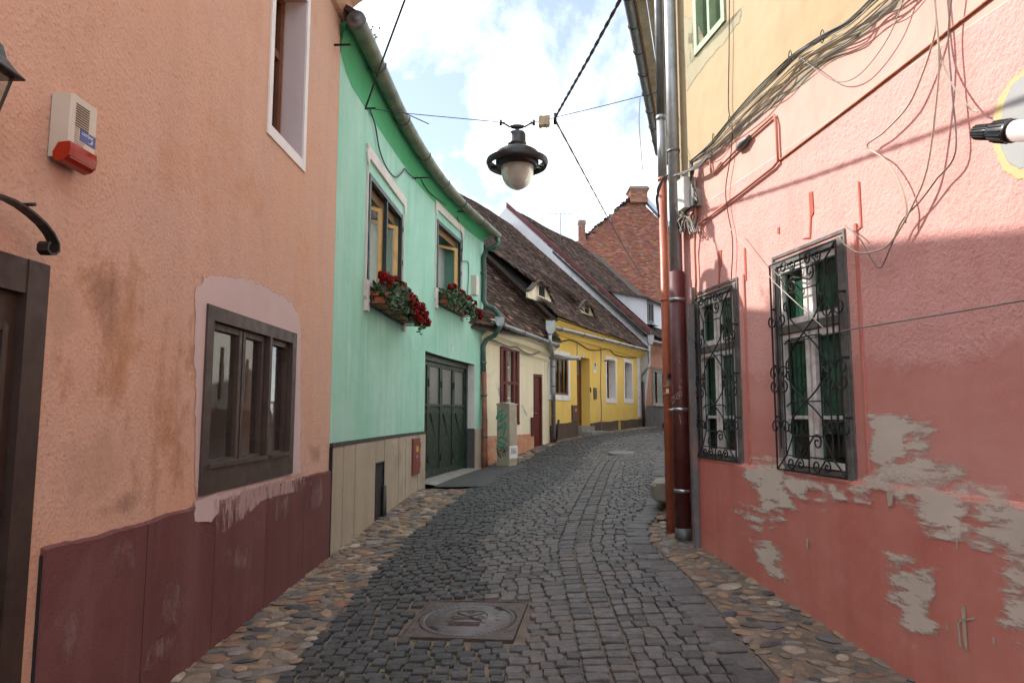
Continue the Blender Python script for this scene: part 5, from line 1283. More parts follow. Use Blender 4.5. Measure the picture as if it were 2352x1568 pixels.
# ------------------------------------------------------------------ salmon house beyond
SW = Wall([(5.43, 28.9), (10.8, 38.2)])
salmon = thing('salmon_house', 'salmon house with whitewashed gable and dormer beyond the yellow house', 'house', (7, 31, 1))
s1_ = rz(SW, Z14(1612, 800), Z14(1740, 800), Z14(1612, 610), Z14(1615, 935))
obj('wall', wall_mesh(SW, 0, SW.L, .5, 4.85, [s1_], .4, 1.5), M_salmon, salmon)
obj('plinth', MB().box(SW, .05, SW.L, 0, .04, .5, 1.95), M_stone_grey, salmon)
obj('window_surround', frame_mb(SW, s1_[0] - .12, s1_[1] + .12, s1_[2] - .12, s1_[3] + .12, -.002, .02, .12), plain('brown border', (.28, .14, .08), .7), salmon)
w_ = obj('window', frame_mb(SW, s1_[0], s1_[1], s1_[2], s1_[3], -.12, -.03, .08, (.4,), ()), M_wood_red, salmon); panes(SW, s1_[0], s1_[1], s1_[2], s1_[3], -.08, .08, (.4,), (), w_, M_glass_dim)
obj('unlit_room_sheet', MB().box(SW, s1_[0] + .02, s1_[1] - .02, -.41, -.402, s1_[2], s1_[3]), M_dark, w_)  # black sheet added to keep sky behind the house out of the pane
obj('sill', MB().box(SW, s1_[0] - .05, s1_[1] + .05, -.03, .1, s1_[2] - .06, s1_[2]), M_white, w_)
se = (.36, 5.0)
rl = 9.19
GAB = [(.34, 3.9), (.34, se[1] - .07), (.36 + yup[0] * rl, se[1] + yup[1] * rl - .05), (.36 + yup[0] * rl * 2, 4.7), (.36 + yup[0] * rl * 2, 1)]
obj('gable_wall', MB().prism(lambda a, b, c: YW(YW.L + b, a, c), [(.0, 1.0)] + GAB, .0, .3), M_white_wall, salmon, label='whitewashed gable wall above the yellow roof')
obj('verge_board', MB().prism(lambda a, b, c: YW(YW.L + b, a, c), [(.45, se[1] - .17), (.45, se[1] + .1), (.36 + yup[0] * rl, se[1] + yup[1] * rl + .17), (.36 + yup[0] * rl, se[1] + yup[1] * rl - .09)], -.03, .06), M_verge, salmon)
obj('rear_gable', MB().prism(lambda a, b, c: SW(b, a, c), [(.0, 1.0), (0, 4.85), (-6.2, 10.5), (-12, 4.8), (-12, 1)], SW.L - .3, SW.L), M_salmon, salmon)
roofs = roof_body(SW, -.35, SW.L, se, yup, rl, salmon)
tile_roof(SW, lambda w: (-.3, 8.0), .0, rl, se, yup, roofs, cw=.2, cl_=.19)
sg0 = SW.hit(*Z5(1075, 805), .45); sg1 = SW.hit(*Z5(1150, 826), .45); stg = (sg1 - sg0).normalized()
sgut = half_gutter([sg0 + stg * (1.2 * i) for i in range(7)], .085, M_zinc, salmon)
obj('rain_head', MB().prism(lambda a, b, c: sg0 + Vector((a, b, c)), [(-.14, .2), (.12, .2), (.12, -.08), (.05, -.2), (-.08, -.2), (-.14, -.08)], -.12, .12), M_zinc, sgut)
# dormer
ds_, dw_ = roof_hit(SW, se, yup, *Z5(1050, 715)); 
DT = lambda a, b, c: SW(ds_ + a, se[0] + yup[0] * dw_ + b, se[1] + yup[1] * dw_ + c)
hD = 1.15; bk_ = -hD / (.96 - .28); zk = -bk_ * .96
dorm = obj('dormer', MB().add([DT(0, 0, 0), DT(0, 0, hD), DT(0, bk_, zk), DT(2.6, 0, 0), DT(2.6, 0, hD), DT(2.6, bk_, zk)], [[0, 1, 2], [3, 5, 4], [0, 3, 4, 1], [1, 4, 5, 2]]), M_white_wall, salmon)
obj('dormer_roof', MB().prism(lambda a, b, c: DT(b, a, c), [(.22, hD - .05), (.22, hD + .03), (bk_ - .15, zk + .1), (bk_ - .15, zk + .02)], -.18, 2.8), plain('grey brown dormer tiles', (.085, .062, .052), .9, var=.4, scale=10, bmp=.6, bscale=20), dorm)
dw1 = obj('dormer_window', frame_mb(DT, .15, .95, .12, hD - .1, -.02, .05, .09, (.5,), ()), M_wood_grey, dorm); obj('pane', MB().box(DT, .24, .86, .0, .005, .2, hD - .18), M_glass, dw1)
obj('unlit_room_sheet', MB().box(DT, .16, .94, .0005, .002, .13, hD - .11), M_dark, dw1)  # black sheet laid on the dormer face as the room's darkness
obj('sill_flashing', MB().box(DT, .1, 1.0, .0, .25, .0, .04), M_zinc, dw1)

# ------------------------------------------------------------------ brick gable house far behind
BY = 46.0
def B(u, v): p = at_y(u, v, BY); return p.x, p.z
brick = thing('brick_house', 'tall weathered red brick gable with crumbling verge behind the roofs', 'house', (9, BY, 1))
BT = lambda a, b, c: Vector((a, BY - b, c))
ap = B(1458, 448); lf = B(1310, 574); lf2 = B(1200, 668); rt = B(1513, 503); rt2 = B(1640, 636)
poly = [(lf2[0], 1.5), lf2, lf, ap, rt, rt2, (rt2[0], 1.5)]
obj('gable_wall', MB().prism(BT, poly, -.4, 0), M_brick_joint, brick)
def top_at(x):
    P_ = [lf2, lf, ap, rt, rt2]
    for p, q in zip(P_, P_[1:]):
        if p[0] <= x <= q[0]: return lerp(p[1], q[1], (x - p[0]) / (q[0] - p[0]))
    return 0
def brick_variant(c, k):
    r = random.Random(k); mb = MB(); e = .0; j = lambda: r.uniform(-.03, .03)
    mb.add([(-.5, 0, -.5), (.5, 0, -.5), (.5, 0, .5), (-.5, 0, .5), (-.48 + j(), -1, -.46 + j()), (.48 + j(), -1, -.46 + j()), (.48 + j(), -1, .46 + j()), (-.48 + j(), -1, .46 + j())], [[4, 5, 6, 7], [0, 1, 5, 4], [1, 2, 6, 5], [2, 3, 7, 6], [3, 0, 4, 7]]); return tint(mb, c)
bcols = [(.3, .1, .066), (.33, .11, .07), (.25, .075, .05), (.36, .15, .1), (.22, .07, .05), (.3, .12, .085)]
bricks_v = [brick_variant(tuple(q * rv.uniform(.75, 1.2) for q in bcols[i % 6]), 700 + i) for i in range(30)]
sp = []; z = B(1400, 720)[1]; row = 0
while z < ap[1]:
    x = lf2[0] + (.13 if row % 2 else 0)
    while x < rt2[0]:
        if z + .06 < top_at(x) and rnd.random() > .02:
            M = Matrix.Diagonal((.238, rnd.uniform(.012, .03), .068, 1)); M.translation = Vector((x, BY, z)); sp.append((M, rnd.randrange(30)))
        x += .255
    z += .085; row += 1
wallb = [o for o in brick.children if o.name.startswith('gable_wall')][0]
pieces(wallb, 'brick', 'upper_bricks', sp, bricks_v, M_brick)
# crumbling verge: loose tiles and bricks along the left slope, metal flashing on the right
mb = MB(); r = random.Random(4)
vt_specs = []
for i in range(150):
    f = r.random(); x = lerp(lf2[0], ap[0], f); zt = top_at(x); 
    M = Matrix.Translation(Vector((x + r.uniform(-.1, .1), BY - r.uniform(-.5, .15), zt + r.uniform(-.05, .1)))) @ Matrix.Rotation(r.uniform(-.5, .5), 4, 'Y') @ Matrix.Rotation(r.uniform(0, 3), 4, 'Z') @ Matrix.Diagonal((r.uniform(.15, .4), r.uniform(.15, .4), r.uniform(.3, .6), 1)); vt_specs.append((M, r.randrange(44)))
pieces(wallb, 'verge_tile', 'verge_tiles', vt_specs, tiles_v, M_tile)
dvx = Vector((rt2[0] - ap[0], 0, rt2[1] - ap[1])).normalized()
obj('flashing', MB().add([Vector((p[0], BY - o, p[1] + h)) for p in (B(1466, 442), rt2) for o, h in ((.25, -.1), (.25, .28), (-.3, .28), (-.3, -.1))], [[0, 1, 5, 4], [1, 2, 6, 5], [2, 3, 7, 6], [3, 0, 4, 7], [3, 2, 1, 0], [4, 5, 6, 7]]), plain('pale blue sheet metal', (.42, .5, .62), .4, .2, var=.1), brick)
obj('roof', MB().add([Vector((p[0], y, p[1])) for y in (BY + .4, BY + 10) for p in (lf2, ap, rt2)], [[0, 3, 4, 1], [1, 4, 5, 2], [3, 5, 4]]), M_roof_under, brick)
def stack(u0, u1, v0, v1, y, parent, name='chimney'):
    p = at_y(u0, v0, y); q = at_y(u1, v1, y); w = q.x - p.x; c = (p.x + q.x) / 2
    T = frame_T((c, y, 0), (1, 0, 0), (0, 1, 0)); mb = MB()
    for hw, z0, z1 in ((w * .46, q.z, p.z - .3), (w * .5, p.z - .3, p.z - .22), (w * .56, p.z - .22, p.z - .1), (w * .5, p.z - .1, p.z)): mb.box(T, -hw, hw, -hw, hw, z0, z1)
    return mb, T, w, q.z, p.z
def brick_band(T, w, z0, z1, parent):
    sp = []; z = z0 + .05; row = 0
    while z < z1 - .36:
        for k in range(3):
            x = (-.33 + .33 * k) * w * .92
            for sgn in (-1, 1):
                if sgn < 0: M = Matrix.Diagonal((w * .28, .012, .075, 1)); M.translation = T(x, -w * .46, z)
                else: M = Matrix.Rotation(-math.pi / 2, 4, 'Z') @ Matrix.Diagonal((w * .28, .012, .075, 1)); M.translation = T(-w * .46, x, z)
                sp.append((M, rnd.randrange(30)))
        z += .1; row += 1
    pieces(parent, 'brick', 'bricks', sp, bricks_v, M_brick)
mb, T, w, z0, z1 = stack(1443, 1486, 434, 470, BY + .2, brick); ch = obj('chimney', mb, M_brick_joint, brick); brick_band(T, w, z0, z1, ch)
mb, T, w, z0, z1 = stack(1328, 1345, 507, 575, 40.0, None)
chim = thing('chimney', 'slim red brick chimney standing behind the salmon roof', 'chimney', tuple(T(0, 0, z0 - 1)))
cs2 = obj('stack', mb.box(T, -w * .46, w * .46, -w * .46, w * .46, z0 - 2.5, z0), M_brick_joint, chim); brick_band(T, w, z0, z1, cs2)
def antenna(u, v0, v1, y, half, label, els=7):
    a = thing('tv_antenna', label, 'antenna', tuple(at_y(u, v1, y)))
    obj('mast', MB().tube([at_y(u + 2, v1, y), at_y(u, v0, y)], .02, 5), M_zinc_dark, a)
    obj('boom', MB().tube([at_y(u - half, v0 + 1, y), at_y(u + half, v0, y)], .016, 5), M_zinc_dark, a)
    for i in range(els):
        c = at_y(lerp(u - half, u + half, i / (els - 1)), v0, y); obj('element', MB().tube([c + Vector((-.0, -.45, -.12)), c + Vector((0, .45, .16))], .011, 4), M_zinc_dark, a)
antenna(1287, 491, 600, 36, 30, 'tv antenna on tall mast above the tiled roofs'); antenna(1401, 421, 520, 45, 11, 'small tv antenna beside the brick gable', 5)

# ------------------------------------------------------------------ pink corner house on the right
RW = Wall([(3.204 + .175 * 6, -6), (1.865, 7.65)], side=-1)
FW = Wall([(1.865, 7.65), (1.865 + .286 * 9, 16.65)], side=-1)
pink = thing('pink_house', 'pink and yellow corner house with iron window grilles on the right', 'house', (2.6, 4, 0))
TOP = 7.9
r1 = (RW.at(1953, 850)[0], RW.at(1789, 850)[0], RW.at(1970, 1106)[1], RW.at(1937, 542)[1])
r2 = (RW.at(1700, 870)[0], RW.at(1607, 870)[0], RW.at(1710, 1066)[1], RW.at(1690, 650)[1])
r3 = (RW.at(1668, 60)[0], RW.at(1596, 60)[0], RW.at(1596, 132)[1], 6.9)
rects = [r1, r2, r3]
obj('wall', wall_mesh(RW, 0, RW.L, -.6, TOP, [(a + .03, b - .03, c + .03, e - .03) for a, b, c, e in rects], .5, 1.0), M_pink, pink)
fwin = [(1.2 + 2.6 * i, 2.0 + 2.6 * i, 1.9, 3.6) for i in range(3)] + [(1.2 + 2.6 * i, 2.0 + 2.6 * i, 5.0, 6.7) for i in range(3)]
obj('street_facade', wall_mesh(FW, .0, FW.L, -.2, TOP, fwin, .45, 1.5), M_facade, pink)
for g in fwin:
    w_ = obj('window', frame_mb(FW, g[0], g[1], g[2], g[3], -.14, -.06, .06, (.5,), (.65,)), M_wood_dark, pink); panes(FW, g[0], g[1], g[2], g[3], -.1, .06, (.5,), (.65,), w_, M_glass)
obj('stone_base', MB().box(FW, .3, FW.L, .0, .06, -.2, 1.15), M_stone_grey, pink)
e1 = FW(FW.L, 0, 0); e2 = RW(0, 0, 0)
shell([(e1.x, e1.y), (e1.x + 8, e1.y + .5), (e2.x + 9, e2.y), (e2.x, e2.y)][::-1], -.4, TOP, 'rear_wall', M_facade, pink)
obj('roof', MB().add([Vector(p) for p in ((1.5, 7.35, TOP), (e1.x - .5, e1.y + .3, TOP), (e1.x + 8, e1.y, TOP), (e2.x + 9, e2.y, TOP), (e2.x + .05, e2.y, TOP), (2.0, 7.35, TOP))] + [Vector(p) for p in ((5.5, 8, TOP + 3), (8, 12, TOP + 3), (8, -3, TOP + 3))], [[0, 1, 7, 6], [1, 2, 7], [2, 3, 8, 7], [3, 4, 8], [4, 5, 6, 8], [0, 6, 5], [0, 5, 4, 3, 2, 1]]), M_roof_under, pink)
# the low pale house next along, out of sight behind the corner and mirrored in the panes opposite
LW = Wall([(1.865 + .286 * 9.02, 16.67), (1.865 + .286 * 24, 31.65)], side=-1)
pale = thing('pale_house', 'low pale grey house mirrored in the brown window panes', 'house', (5.5, 22, .9))
lwin = [(1.0 + 2.4 * i, 1.7 + 2.4 * i, 2.0, 3.6) for i in range(6)]
obj('wall', wall_mesh(LW, 0, LW.L, .3, 4.9, lwin, .4, 2.0), M_facade, pale)
for g in lwin:
    w_ = obj('window', frame_mb(LW, g[0], g[1], g[2], g[3], -.14, -.06, .06, (.5,), (.65,)), M_wood_dark, pale); panes(LW, g[0], g[1], g[2], g[3], -.1, .06, (.5,), (.65,), w_, M_glass)
obj('stone_base', MB().box(LW, .0, LW.L, .0, .06, .3, 1.75), M_stone_grey, pale)
h0 = LW(0, 0, 0); h1 = LW(LW.L, 0, 0)
shell([(h1.x, h1.y), (h1.x + 7, h1.y - 2), (h0.x + 7, h0.y - 2), (h0.x, h0.y)][::-1], .3, 4.9, 'rear_wall', M_facade, pale)
roof_slab(LW, 0, LW.L, .35, 4.9, 3.4, 2.6, .12, M_roof_under, pale)
# eave of the street facade: soffit boards, fascia, half round gutter
gk = [at_z(1445, 0, 7.68), at_z(1510, 340, 7.68)]; gd_ = (gk[1] - gk[0]).normalized()
gA = gk[0] - gd_ * 1.7; gB = gk[1] + gd_ * .3
egut = half_gutter([gA.lerp(gB, i / 12) for i in range(13)], .085, M_zinc_dark, pink)
for i in range(9): hoop(gA.lerp(gB, .1 + .1 * i), gd_, .093, egut, M_zinc_dark, .009)
gn = Vector((gd_.y, -gd_.x, 0))
for k in range(4):
    o0, o1 = .1 + k * .15, .1 + (k + 1) * .15 - .012
    obj('soffit_board', MB().add([p + gn * o + Vector((0, 0, h)) for p in (gA, gB) for o in (o0, o1) for h in (.02, .045)], [[0, 2, 6, 4], [1, 5, 7, 3], [0, 4, 5, 1], [2, 3, 7, 6], [0, 1, 3, 2], [4, 6, 7, 5]]), M_soffit, pink)
obj('fascia', MB().add([p + gn * o + Vector((0, 0, h)) for p in (gA, gB) for o in (.085, .099) for h in (-.06, .1)], [[0, 2, 6, 4], [1, 5, 7, 3], [0, 4, 5, 1], [2, 3, 7, 6], [0, 1, 3, 2], [4, 6, 7, 5]]), plain('red brown fascia', (.2, .08, .045), .8, var=.3), pink)
# plinth with a sloped ledge
ls0 = RW.L - 13.6; ls1 = RW.at(1614, 1150)[0]; LZ = r1[2] + .015
mb = MB(); vv = []; n = 16
for i in range(n + 1):
    s = lerp(0.2, ls1, i / n); wv = .012 * math.sin(s * 2.1)
    vv += [RW(s, -.02, -.6), RW(s, .05, -.6), RW(s, .045 + wv * .3, LZ - .03 + wv * .3), RW(s, -.005, LZ + .008)]
mb.add(vv, [[4 * i + j, 4 * i + 4 + j, 4 * i + 4 + (j + 1) % 4, 4 * i + (j + 1) % 4] for i in range(n) for j in range(4)] + [[0, 1, 2, 3], [4 * n + 3, 4 * n + 2, 4 * n + 1, 4 * n]])
M_pink_low = plaster('smooth red plinth coat', (.55, .175, .135), (.61, .26, .215), .8, grain=90, gstr=.12, streak=.3, stain=(.6, .34, .3), stain_amt=.35, fine_dark=.05)
obj('plinth', mb, M_pink_low, pink)
# raised plain bands beside the windows
for g in (r1, r2):
    for s in (g[0] - .14,): obj('render_band', MB().box(RW, s - .012, s + .012, -.01, .014, LZ, g[3] + .05), M_pink_low, pink)
# beige paint patches
PB = .0535
def patch(pts, d=.004, m=None, name='paint_patch', sh=.8): return decal(RW, pts, d, m or D_beige, pink, name, sh)
up_p = (((425, 270), (560, 280), (600, 350), (590, 480), (540, 575), (470, 570), (420, 450)), ((540, 285), (715, 310), (705, 350), (560, 350)), ((560, 370), (640, 380), (700, 425), (650, 450), (560, 440)), ((520, 480), (650, 490), (690, 545), (640, 580), (500, 570)), ((690, 490), (800, 488), (905, 500), (895, 560), (760, 570), (690, 545)), ((600, 560), (760, 565), (865, 595), (840, 612), (640, 592)))
low_p = (((400, 590), (560, 595), (700, 605), (690, 690), (560, 655), (420, 625)), ((640, 600), (850, 645), (870, 700), (720, 695)), ((870, 640), (1166, 695), (1300, 740), (1300, 800), (1000, 760), (880, 705)), ((905, 800), (960, 745), (1166, 760), (1300, 800), (1300, 960), (1080, 900), (960, 860)), ((1060, 880), (1300, 900), (1300, 1000), (1080, 990)), ((1100, 980), (1300, 990), (1300, 1150), (1110, 1120)), ((1100, 1130), (1300, 1130), (1300, 1330), (1166, 1310), (1075, 1280)), ((670, 720), (860, 720), (880, 780), (760, 790), (690, 755)), ((690, 840), (800, 810), (900, 820), (800, 880)), ((900, 890), (990, 900), (985, 908), (905, 905)),
    ((500, 1030), (700, 1050), (690, 1110), (620, 1130), (520, 1085)), ((560, 1115), (705, 1110), (695, 1170), (600, 1175)), ((555, 1200), (640, 1175), (720, 1300), (620, 1320)), ((600, 1180), (700, 1195), (695, 1220), (620, 1210)), ((510, 940), (620, 975), (600, 1000), (520, 985)), ((520, 1140), (550, 1160), (535, 1195)), ((0, 580), (90, 600), (110, 660), (40, 650)), ((110, 590), (200, 625), (190, 650), (130, 610)), ((220, 620), (300, 640), (300, 680), (230, 690)), ((310, 620), (430, 600), (420, 650), (350, 685)), ((160, 670), (205, 670), (210, 695)))
z8_p = (((510, 1100), (690, 1105), (705, 1200), (640, 1240), (540, 1210)), ((560, 1200), (700, 1180), (760, 1300), (700, 1350), (610, 1320)), ((480, 1330), (540, 1310), (620, 1360), (600, 1400), (520, 1385)), ((640, 1370), (700, 1370), (640, 1425)), ((545, 1490), (630, 1470), (690, 1540), (685, 1600), (600, 1580)), ((600, 1570), (690, 1590), (710, 1660), (640, 1640)))
coats(RW, [[Z9(*q) for q in p] for p in up_p], .004, D_beige, pink, 'paint_patch')
coats(RW, [[Z9(*q) for q in p] for p in low_p] + [[Z8(*q) for q in p] for p in z8_p], PB, D_beige, pink, 'paint_patch')
for pts in (((860, 1200), (880, 1200), (890, 1400), (875, 1400)), ((835, 860), (845, 860), (843, 915), (838, 915)), ((495, 640), (530, 640), (525, 710), (505, 705)), ((790, 1270), (797, 1270), (797, 1315), (790, 1315)), ((105, 860), (120, 860), (118, 920), (110, 915)), ((850, 1260), (930, 1245), (925, 1255), (855, 1270)), ((1010, 1340), (1022, 1340), (1024, 1380), (1014, 1380)), ((840, 1270), (850, 1270), (862, 1390), (850, 1390))): patch([Z9(*q) for q in pts], PB + .0015, D_beige_v)
patch([Z7(*q) for q in ((1344, 405), (1290, 430), (1210, 560), (1175, 700), (1180, 820), (1230, 930), (1300, 970), (1450, 960), (1560, 800), (1540, 560), (1440, 420))], .004, D_ochre, 'bare_patch')
patch([Z7(*q) for q in ((1344, 440), (1290, 480), (1240, 580), (1215, 700), (1220, 800), (1260, 890), (1320, 935), (1450, 920), (1530, 780), (1500, 560), (1420, 460))], .0055, D_grey, 'bare_patch')
def mark(pts, W=RW, d=.006): obj('red_mark', MB().prism(W, [W.at(*p) for p in pts], .0005, d), M_mark, pink)
M_mark = plaster('old red paint', (.46, .12, .085), (.5, .15, .11), 2, grain=60, gstr=.2, streak=.2, fine_dark=.1)
for pts in (((1038, 1080), (1058, 1072), (1065, 1190), (1052, 1215), (1047, 1335), (1000, 1338), (1040, 1325), (1044, 1200)), ((1312, 1015), (1322, 1018), (1335, 1270), (1305, 1295), (1300, 1288), (1326, 1262)), ((528, 1405), (548, 1400), (548, 1490), (540, 1500), (536, 1640), (530, 1640), (532, 1500)), ((862, 1275), (873, 1272), (873, 1308), (862, 1308)), ((673, 1388), (683, 1386), (688, 1570), (680, 1570))): mark([Z6(*q) for q in pts])
# cornice line conduit and the bent conduit
def conduit(pix, r, mat, label, d=.02, name='conduit', n=8): return single(name, MB().tube([RW.hit(u, v, d) for u, v in pix], r, n), mat, label, 'conduit')
M_conduit = plaster('painted pink conduit', (.5, .2, .14), (.56, .25, .18), 3, grain=60, gstr=.2, streak=.2, fine_dark=.1)
conduit([Z6(415, 1260), Z6(620, 1105), Z6(835, 937), Z6(862, 905), Z6(858, 830), Z6(852, 690), Z6(840, 645), Z6(700, 770)], .012, M_conduit, 'painted conduit bent in a hook on pink wall')
conduit([Z6(640, 830), Z6(580, 890), Z6(500, 972), Z6(487, 960), Z6(475, 815)], .011, M_conduit, 'short painted conduit elbow under the cable bundle')
conduit([Z6(866, 902), Z6(1344, 540), (2268, 2), (2360, -70)], .008, plain('rust orange line', (.42, .15, .07), .8, var=.3), 'long thin rust orange conduit crossing the pink wall', d=.008)
a = [RW.hit(*Z6(640, 832), .03), RW.hit(*Z6(700, 770), .03)]; single('conduit_joint', MB().tube([a[0].lerp(a[1], t) for t in (-.1, .2, .5, .8, 1.1)], [.018, .035, .042, .03, .018], 8), M_zinc_dark, 'wrapped cable joint in the painted conduit', 'joint')

# windows with iron grilles
def spiral(c, r, a0, turns, ccw=1, n=14):
    return [(c[0] + r * (1 - .8 * k / n) * math.cos(a0 + ccw * turns * 6.283 * k / n), c[1] + r * (1 - .8 * k / n) * math.sin(a0 + ccw * turns * 6.283 * k / n)) for k in range(n + 1)]
def scroll_S(p, q, r, flip=1):
    """an S bar from a curl round p to a curl round q"""
    d = Vector((q[0] - p[0], q[1] - p[1])); a = math.atan2(d.y, d.x)
    s1 = spiral(p, r, a + flip * 1.2, 1.25, flip); s2 = spiral(q, r, a + math.pi + flip * 1.2, 1.25, flip); return s1[::-1] + s2
def scroll_C(p, q, r, flip=1):
    d = Vector((q[0] - p[0], q[1] - p[1])); a = math.atan2(d.y, d.x)
    s1 = spiral(p, r, a + flip * 1.5, 1.3, flip); s2 = spiral(q, r, a + math.pi - flip * 1.5, 1.3, -flip); return s1[::-1] + s2
def grille(g, label, seed):
    s0, s1, z0, z1 = g; s0 += .015; s1 -= .015; z0 += .02; z1 -= .03; w = s1 - s0; h = z1 - z0; D_ = .055
    gr = thing('window_grille', label, 'grille', tuple(RW((s0 + s1) / 2, D_, z0)), 'iron window grilles on the pink house')
    def P(a, b): return RW(lerp(s0, s1, a), D_, lerp(z0, z1, b))
    def tube2(pts, rad=.0065, nm='scroll'): obj(nm, MB().tube([P(a, b) for a, b in pts], rad, 5), M_iron, gr)
    k = w / h                                                            # scrolls are drawn in widths, so circles stay round
    def cv(pts): return [(a, b) for a, b in pts]
    tube2([(0, 0), (1, 0), (1, 1), (0, 1), (0, 0)], .009, 'frame_bar')
    i0, i1, j0, j1 = .16, .84, .07, .93
    tube2([(i0, j0), (i1, j0), (i1, j1), (i0, j1), (i0, j0)], .007, 'frame_bar')
    for (a, b, c, e) in ((0, 0, i0, j0), (1, 0, i1, j0), (0, 1, i0, j1), (1, 1, i1, j1)): tube2([(a, b), (c, e)], .007, 'corner_bar')
    for c, e in ((i0, j0), (i1, j0)): tube2([(c, e), (c + (.12 if c < .5 else -.12), e + .1)], .006, 'corner_bar')
    for c, e in ((i0, j1), (i1, j1)): tube2([(c, e), (c + (.12 if c < .5 else -.12), e - .1)], .006, 'corner_bar')
    for b in (.165, .835): tube2([(.27, b), (.73, b)], .006, 'cross_bar')
    for b in (.32, .615): tube2([(.2, b - .02), (.27, b), (.73, b), (.8, b - .02)], .006, 'cross_bar')
    for a in (.28, .72): tube2([(a, .165), (a, .835)], .006, 'upright')
    for b0 in (.035, .965):
        tube2([(.5, b0 - .033), (.5, b0 + .033)], .006, 'upright')
        for a in (.25, .63):
            pts = scroll_S((a, 0), (a + .14, 0), .055, 1 if b0 < .5 else -1); tube2([(x, b0 + y * k) for x, y in pts])
    for b0 in (.118, .885):
        pts = scroll_S((.37, .04), (.63, -.03), .07, 1 if b0 < .5 else -1); tube2([(x, b0 + y * k) for x, y in pts])
    # crossing lens bars with curled ends
    for (c0, c1) in ((.17, .47), (.47, .8)):
        m_ = (c0 + c1) / 2
        for sd in (-1, 1):
            L_ = []
            for i in range(15):
                t = i / 14; x = .5 + sd * .25 * math.sin((t - .5) * math.pi * 1.0) * (1 if t < .98 else 1); L_.append((x, lerp(c0 + .03, c1 - .03, t)))
            e0_ = L_[0]; e1_ = L_[-1]
            q0 = spiral((e0_[0] + sd * .0, 0), .05, -1.57, 1.0, -sd); q1 = spiral((e1_[0], 0), .05, 1.57, 1.0, -sd)
            tube2([(x, e0_[1] - .0 + (y + .05) * k - .05 * k) for x, y in q0][::-1] + L_ + [(x, e1_[1] + (y - .05) * k + .05 * k) for x, y in q1])
    # heart scrolls up both sides
    for a in (.08, .92):
        for (b0, b1) in ((.2, .4), (.46, .72)):
            for sd in (-1, 1):
                for (bb, fl) in ((b0, -1), (b1, 1)):
                    c = (a + sd * .085, bb); sp_ = spiral((c[0], 0), .075, (math.pi if sd > 0 else 0), 1.2, sd * fl)
                    arm = [(a, lerp(b0, b1, .5))]
                    st = sp_[0]; tube2(arm + [(lerp(a, st[0], .6), lerp(arm[0][1], bb, .55))] + [(x, bb + y * k) for x, y in sp_])
        tube2([(a, .1), (a, .9)], .006, 'upright')
    for (a, b) in ((0, .25), (1, .25), (0, .78), (1, .78), (0, .5), (1, .5)): obj('fixing', MB().tube([P(a, b), RW(lerp(s0, s1, a) + (-.03 if a < .5 else .03), .0, lerp(z0, z1, b))], .01, 5), M_iron, gr)
    return gr
def pink_window(g, label):
    s0, s1, z0, z1 = g
    w = obj('window', frame_mb(RW, s0, s1, z0, z1, -.12, .02, .05, (), (.66,), .06, wb=.05), M_wood_grey, pink, label=label)
    for (a, b) in ((s0 + .052, (s0 + s1) / 2 - .012), ((s0 + s1) / 2 + .012, s1 - .052)):
        zc = lerp(z0, z1, .66)
        for (c, e, tr) in ((z0 + .062, zc - .037, (.36,)), (zc + .037, z1 - .062, ())):
            obj('sash', frame_mb(RW, a, b, c, e, -.05, .004, .048, (), tr, .026), M_sash, w)
            obj('pane', MB().box(RW, a + .04, b - .04, -.03, -.026, c + .04, e - .04), M_glass_old, w)
    obj('blind', MB().box(RW, s0 + .09, s1 - .09, -.085, -.075, z0 + .42, z1 - .08), M_curtain_green, w)
    obj('outer_trim', frame_mb(RW, s0 - .025, s1 + .025, z0 - .02, z1 + .05, -.005, .012, .024), M_wood_grey, w)
M_sash = plain('flaking white sash paint', (.74, .72, .7), .75, var=.3, scale=14, bmp=.4, dirt=(.3, .28, .26), dirt_amt=.4)
pink_window(r1, 'weathered grey framed window with white sashes'); pink_window(r2, 'weathered grey framed window near the corner')
grille(r1, 'black scrollwork grille over the nearer, larger looking pink house window', 1); grille(r2, 'black scrollwork grille over the window next to the corner pipes', 2)
M_green_frame = plain('pale green frame', (.3, .4, .25), .6, var=.2, scale=6, bmp=.2)
w_ = obj('window', frame_mb(RW, r3[0], r3[1], r3[2], r3[3], -.12, .02, .07, (.5,), (), .05), M_green_frame, pink, label='pale green framed upper window')
panes(RW, r3[0], r3[1], r3[2], r3[3], -.06, .07, (.5,), (), w_, M_glass)
decal(RW, [Z6(*q) for q in ((340, 100), (395, 100), (385, 340), (600, 130), (640, 60), (640, 130), (560, 230), (480, 320), (420, 400), (355, 500), (345, 300))], .003, decal_mat('old grey green plaster', (.36, .33, .22), (.42, .38, .26), edge=.2, scale=5, stretch=(1, 1, 1), soft=.06), pink, 'old_plaster')

# ------------------------------------------------------------------ pipes at the corner
def pipe_pts(u0, v0, u1, v1, y): return [at_y(u0, v0, y), at_y(u1, v1, y)]
PA = Vector((1.748, 7.72, 0)); PBx = Vector((1.81, 7.42, 0))
def zat(v, y): d = ray(1500, v); return EYE.z + d.z * y / d.y
zA = zat(415, 7.75); zA2 = zat(275, 7.75); zB = zat(625, 7.42); g_a = gz(1.7, 7.75); g_b = gz(1.8, 7.42)
pA = thing('slim_downpipe', 'slim downpipe, orange below and grey above, at the pink house corner', 'downpipe', (PA.x, PA.y, g_a))
def vp(P, z0, z1, r, mat, nm, par, n=14): return obj(nm, MB().tube([Vector((P.x, P.y, z0)), Vector((P.x, P.y, z1))], r, n), mat, par)
vp(PA, g_a - .05, zA, .05, M_pipe_orange, 'orange_section', pA); vp(PA, zA - .02, zA2, .053, M_zinc, 'grey_section', pA); vp(PA, zA2 - .02, 7.7, .05, M_zinc_dark, 'upper_section', pA)
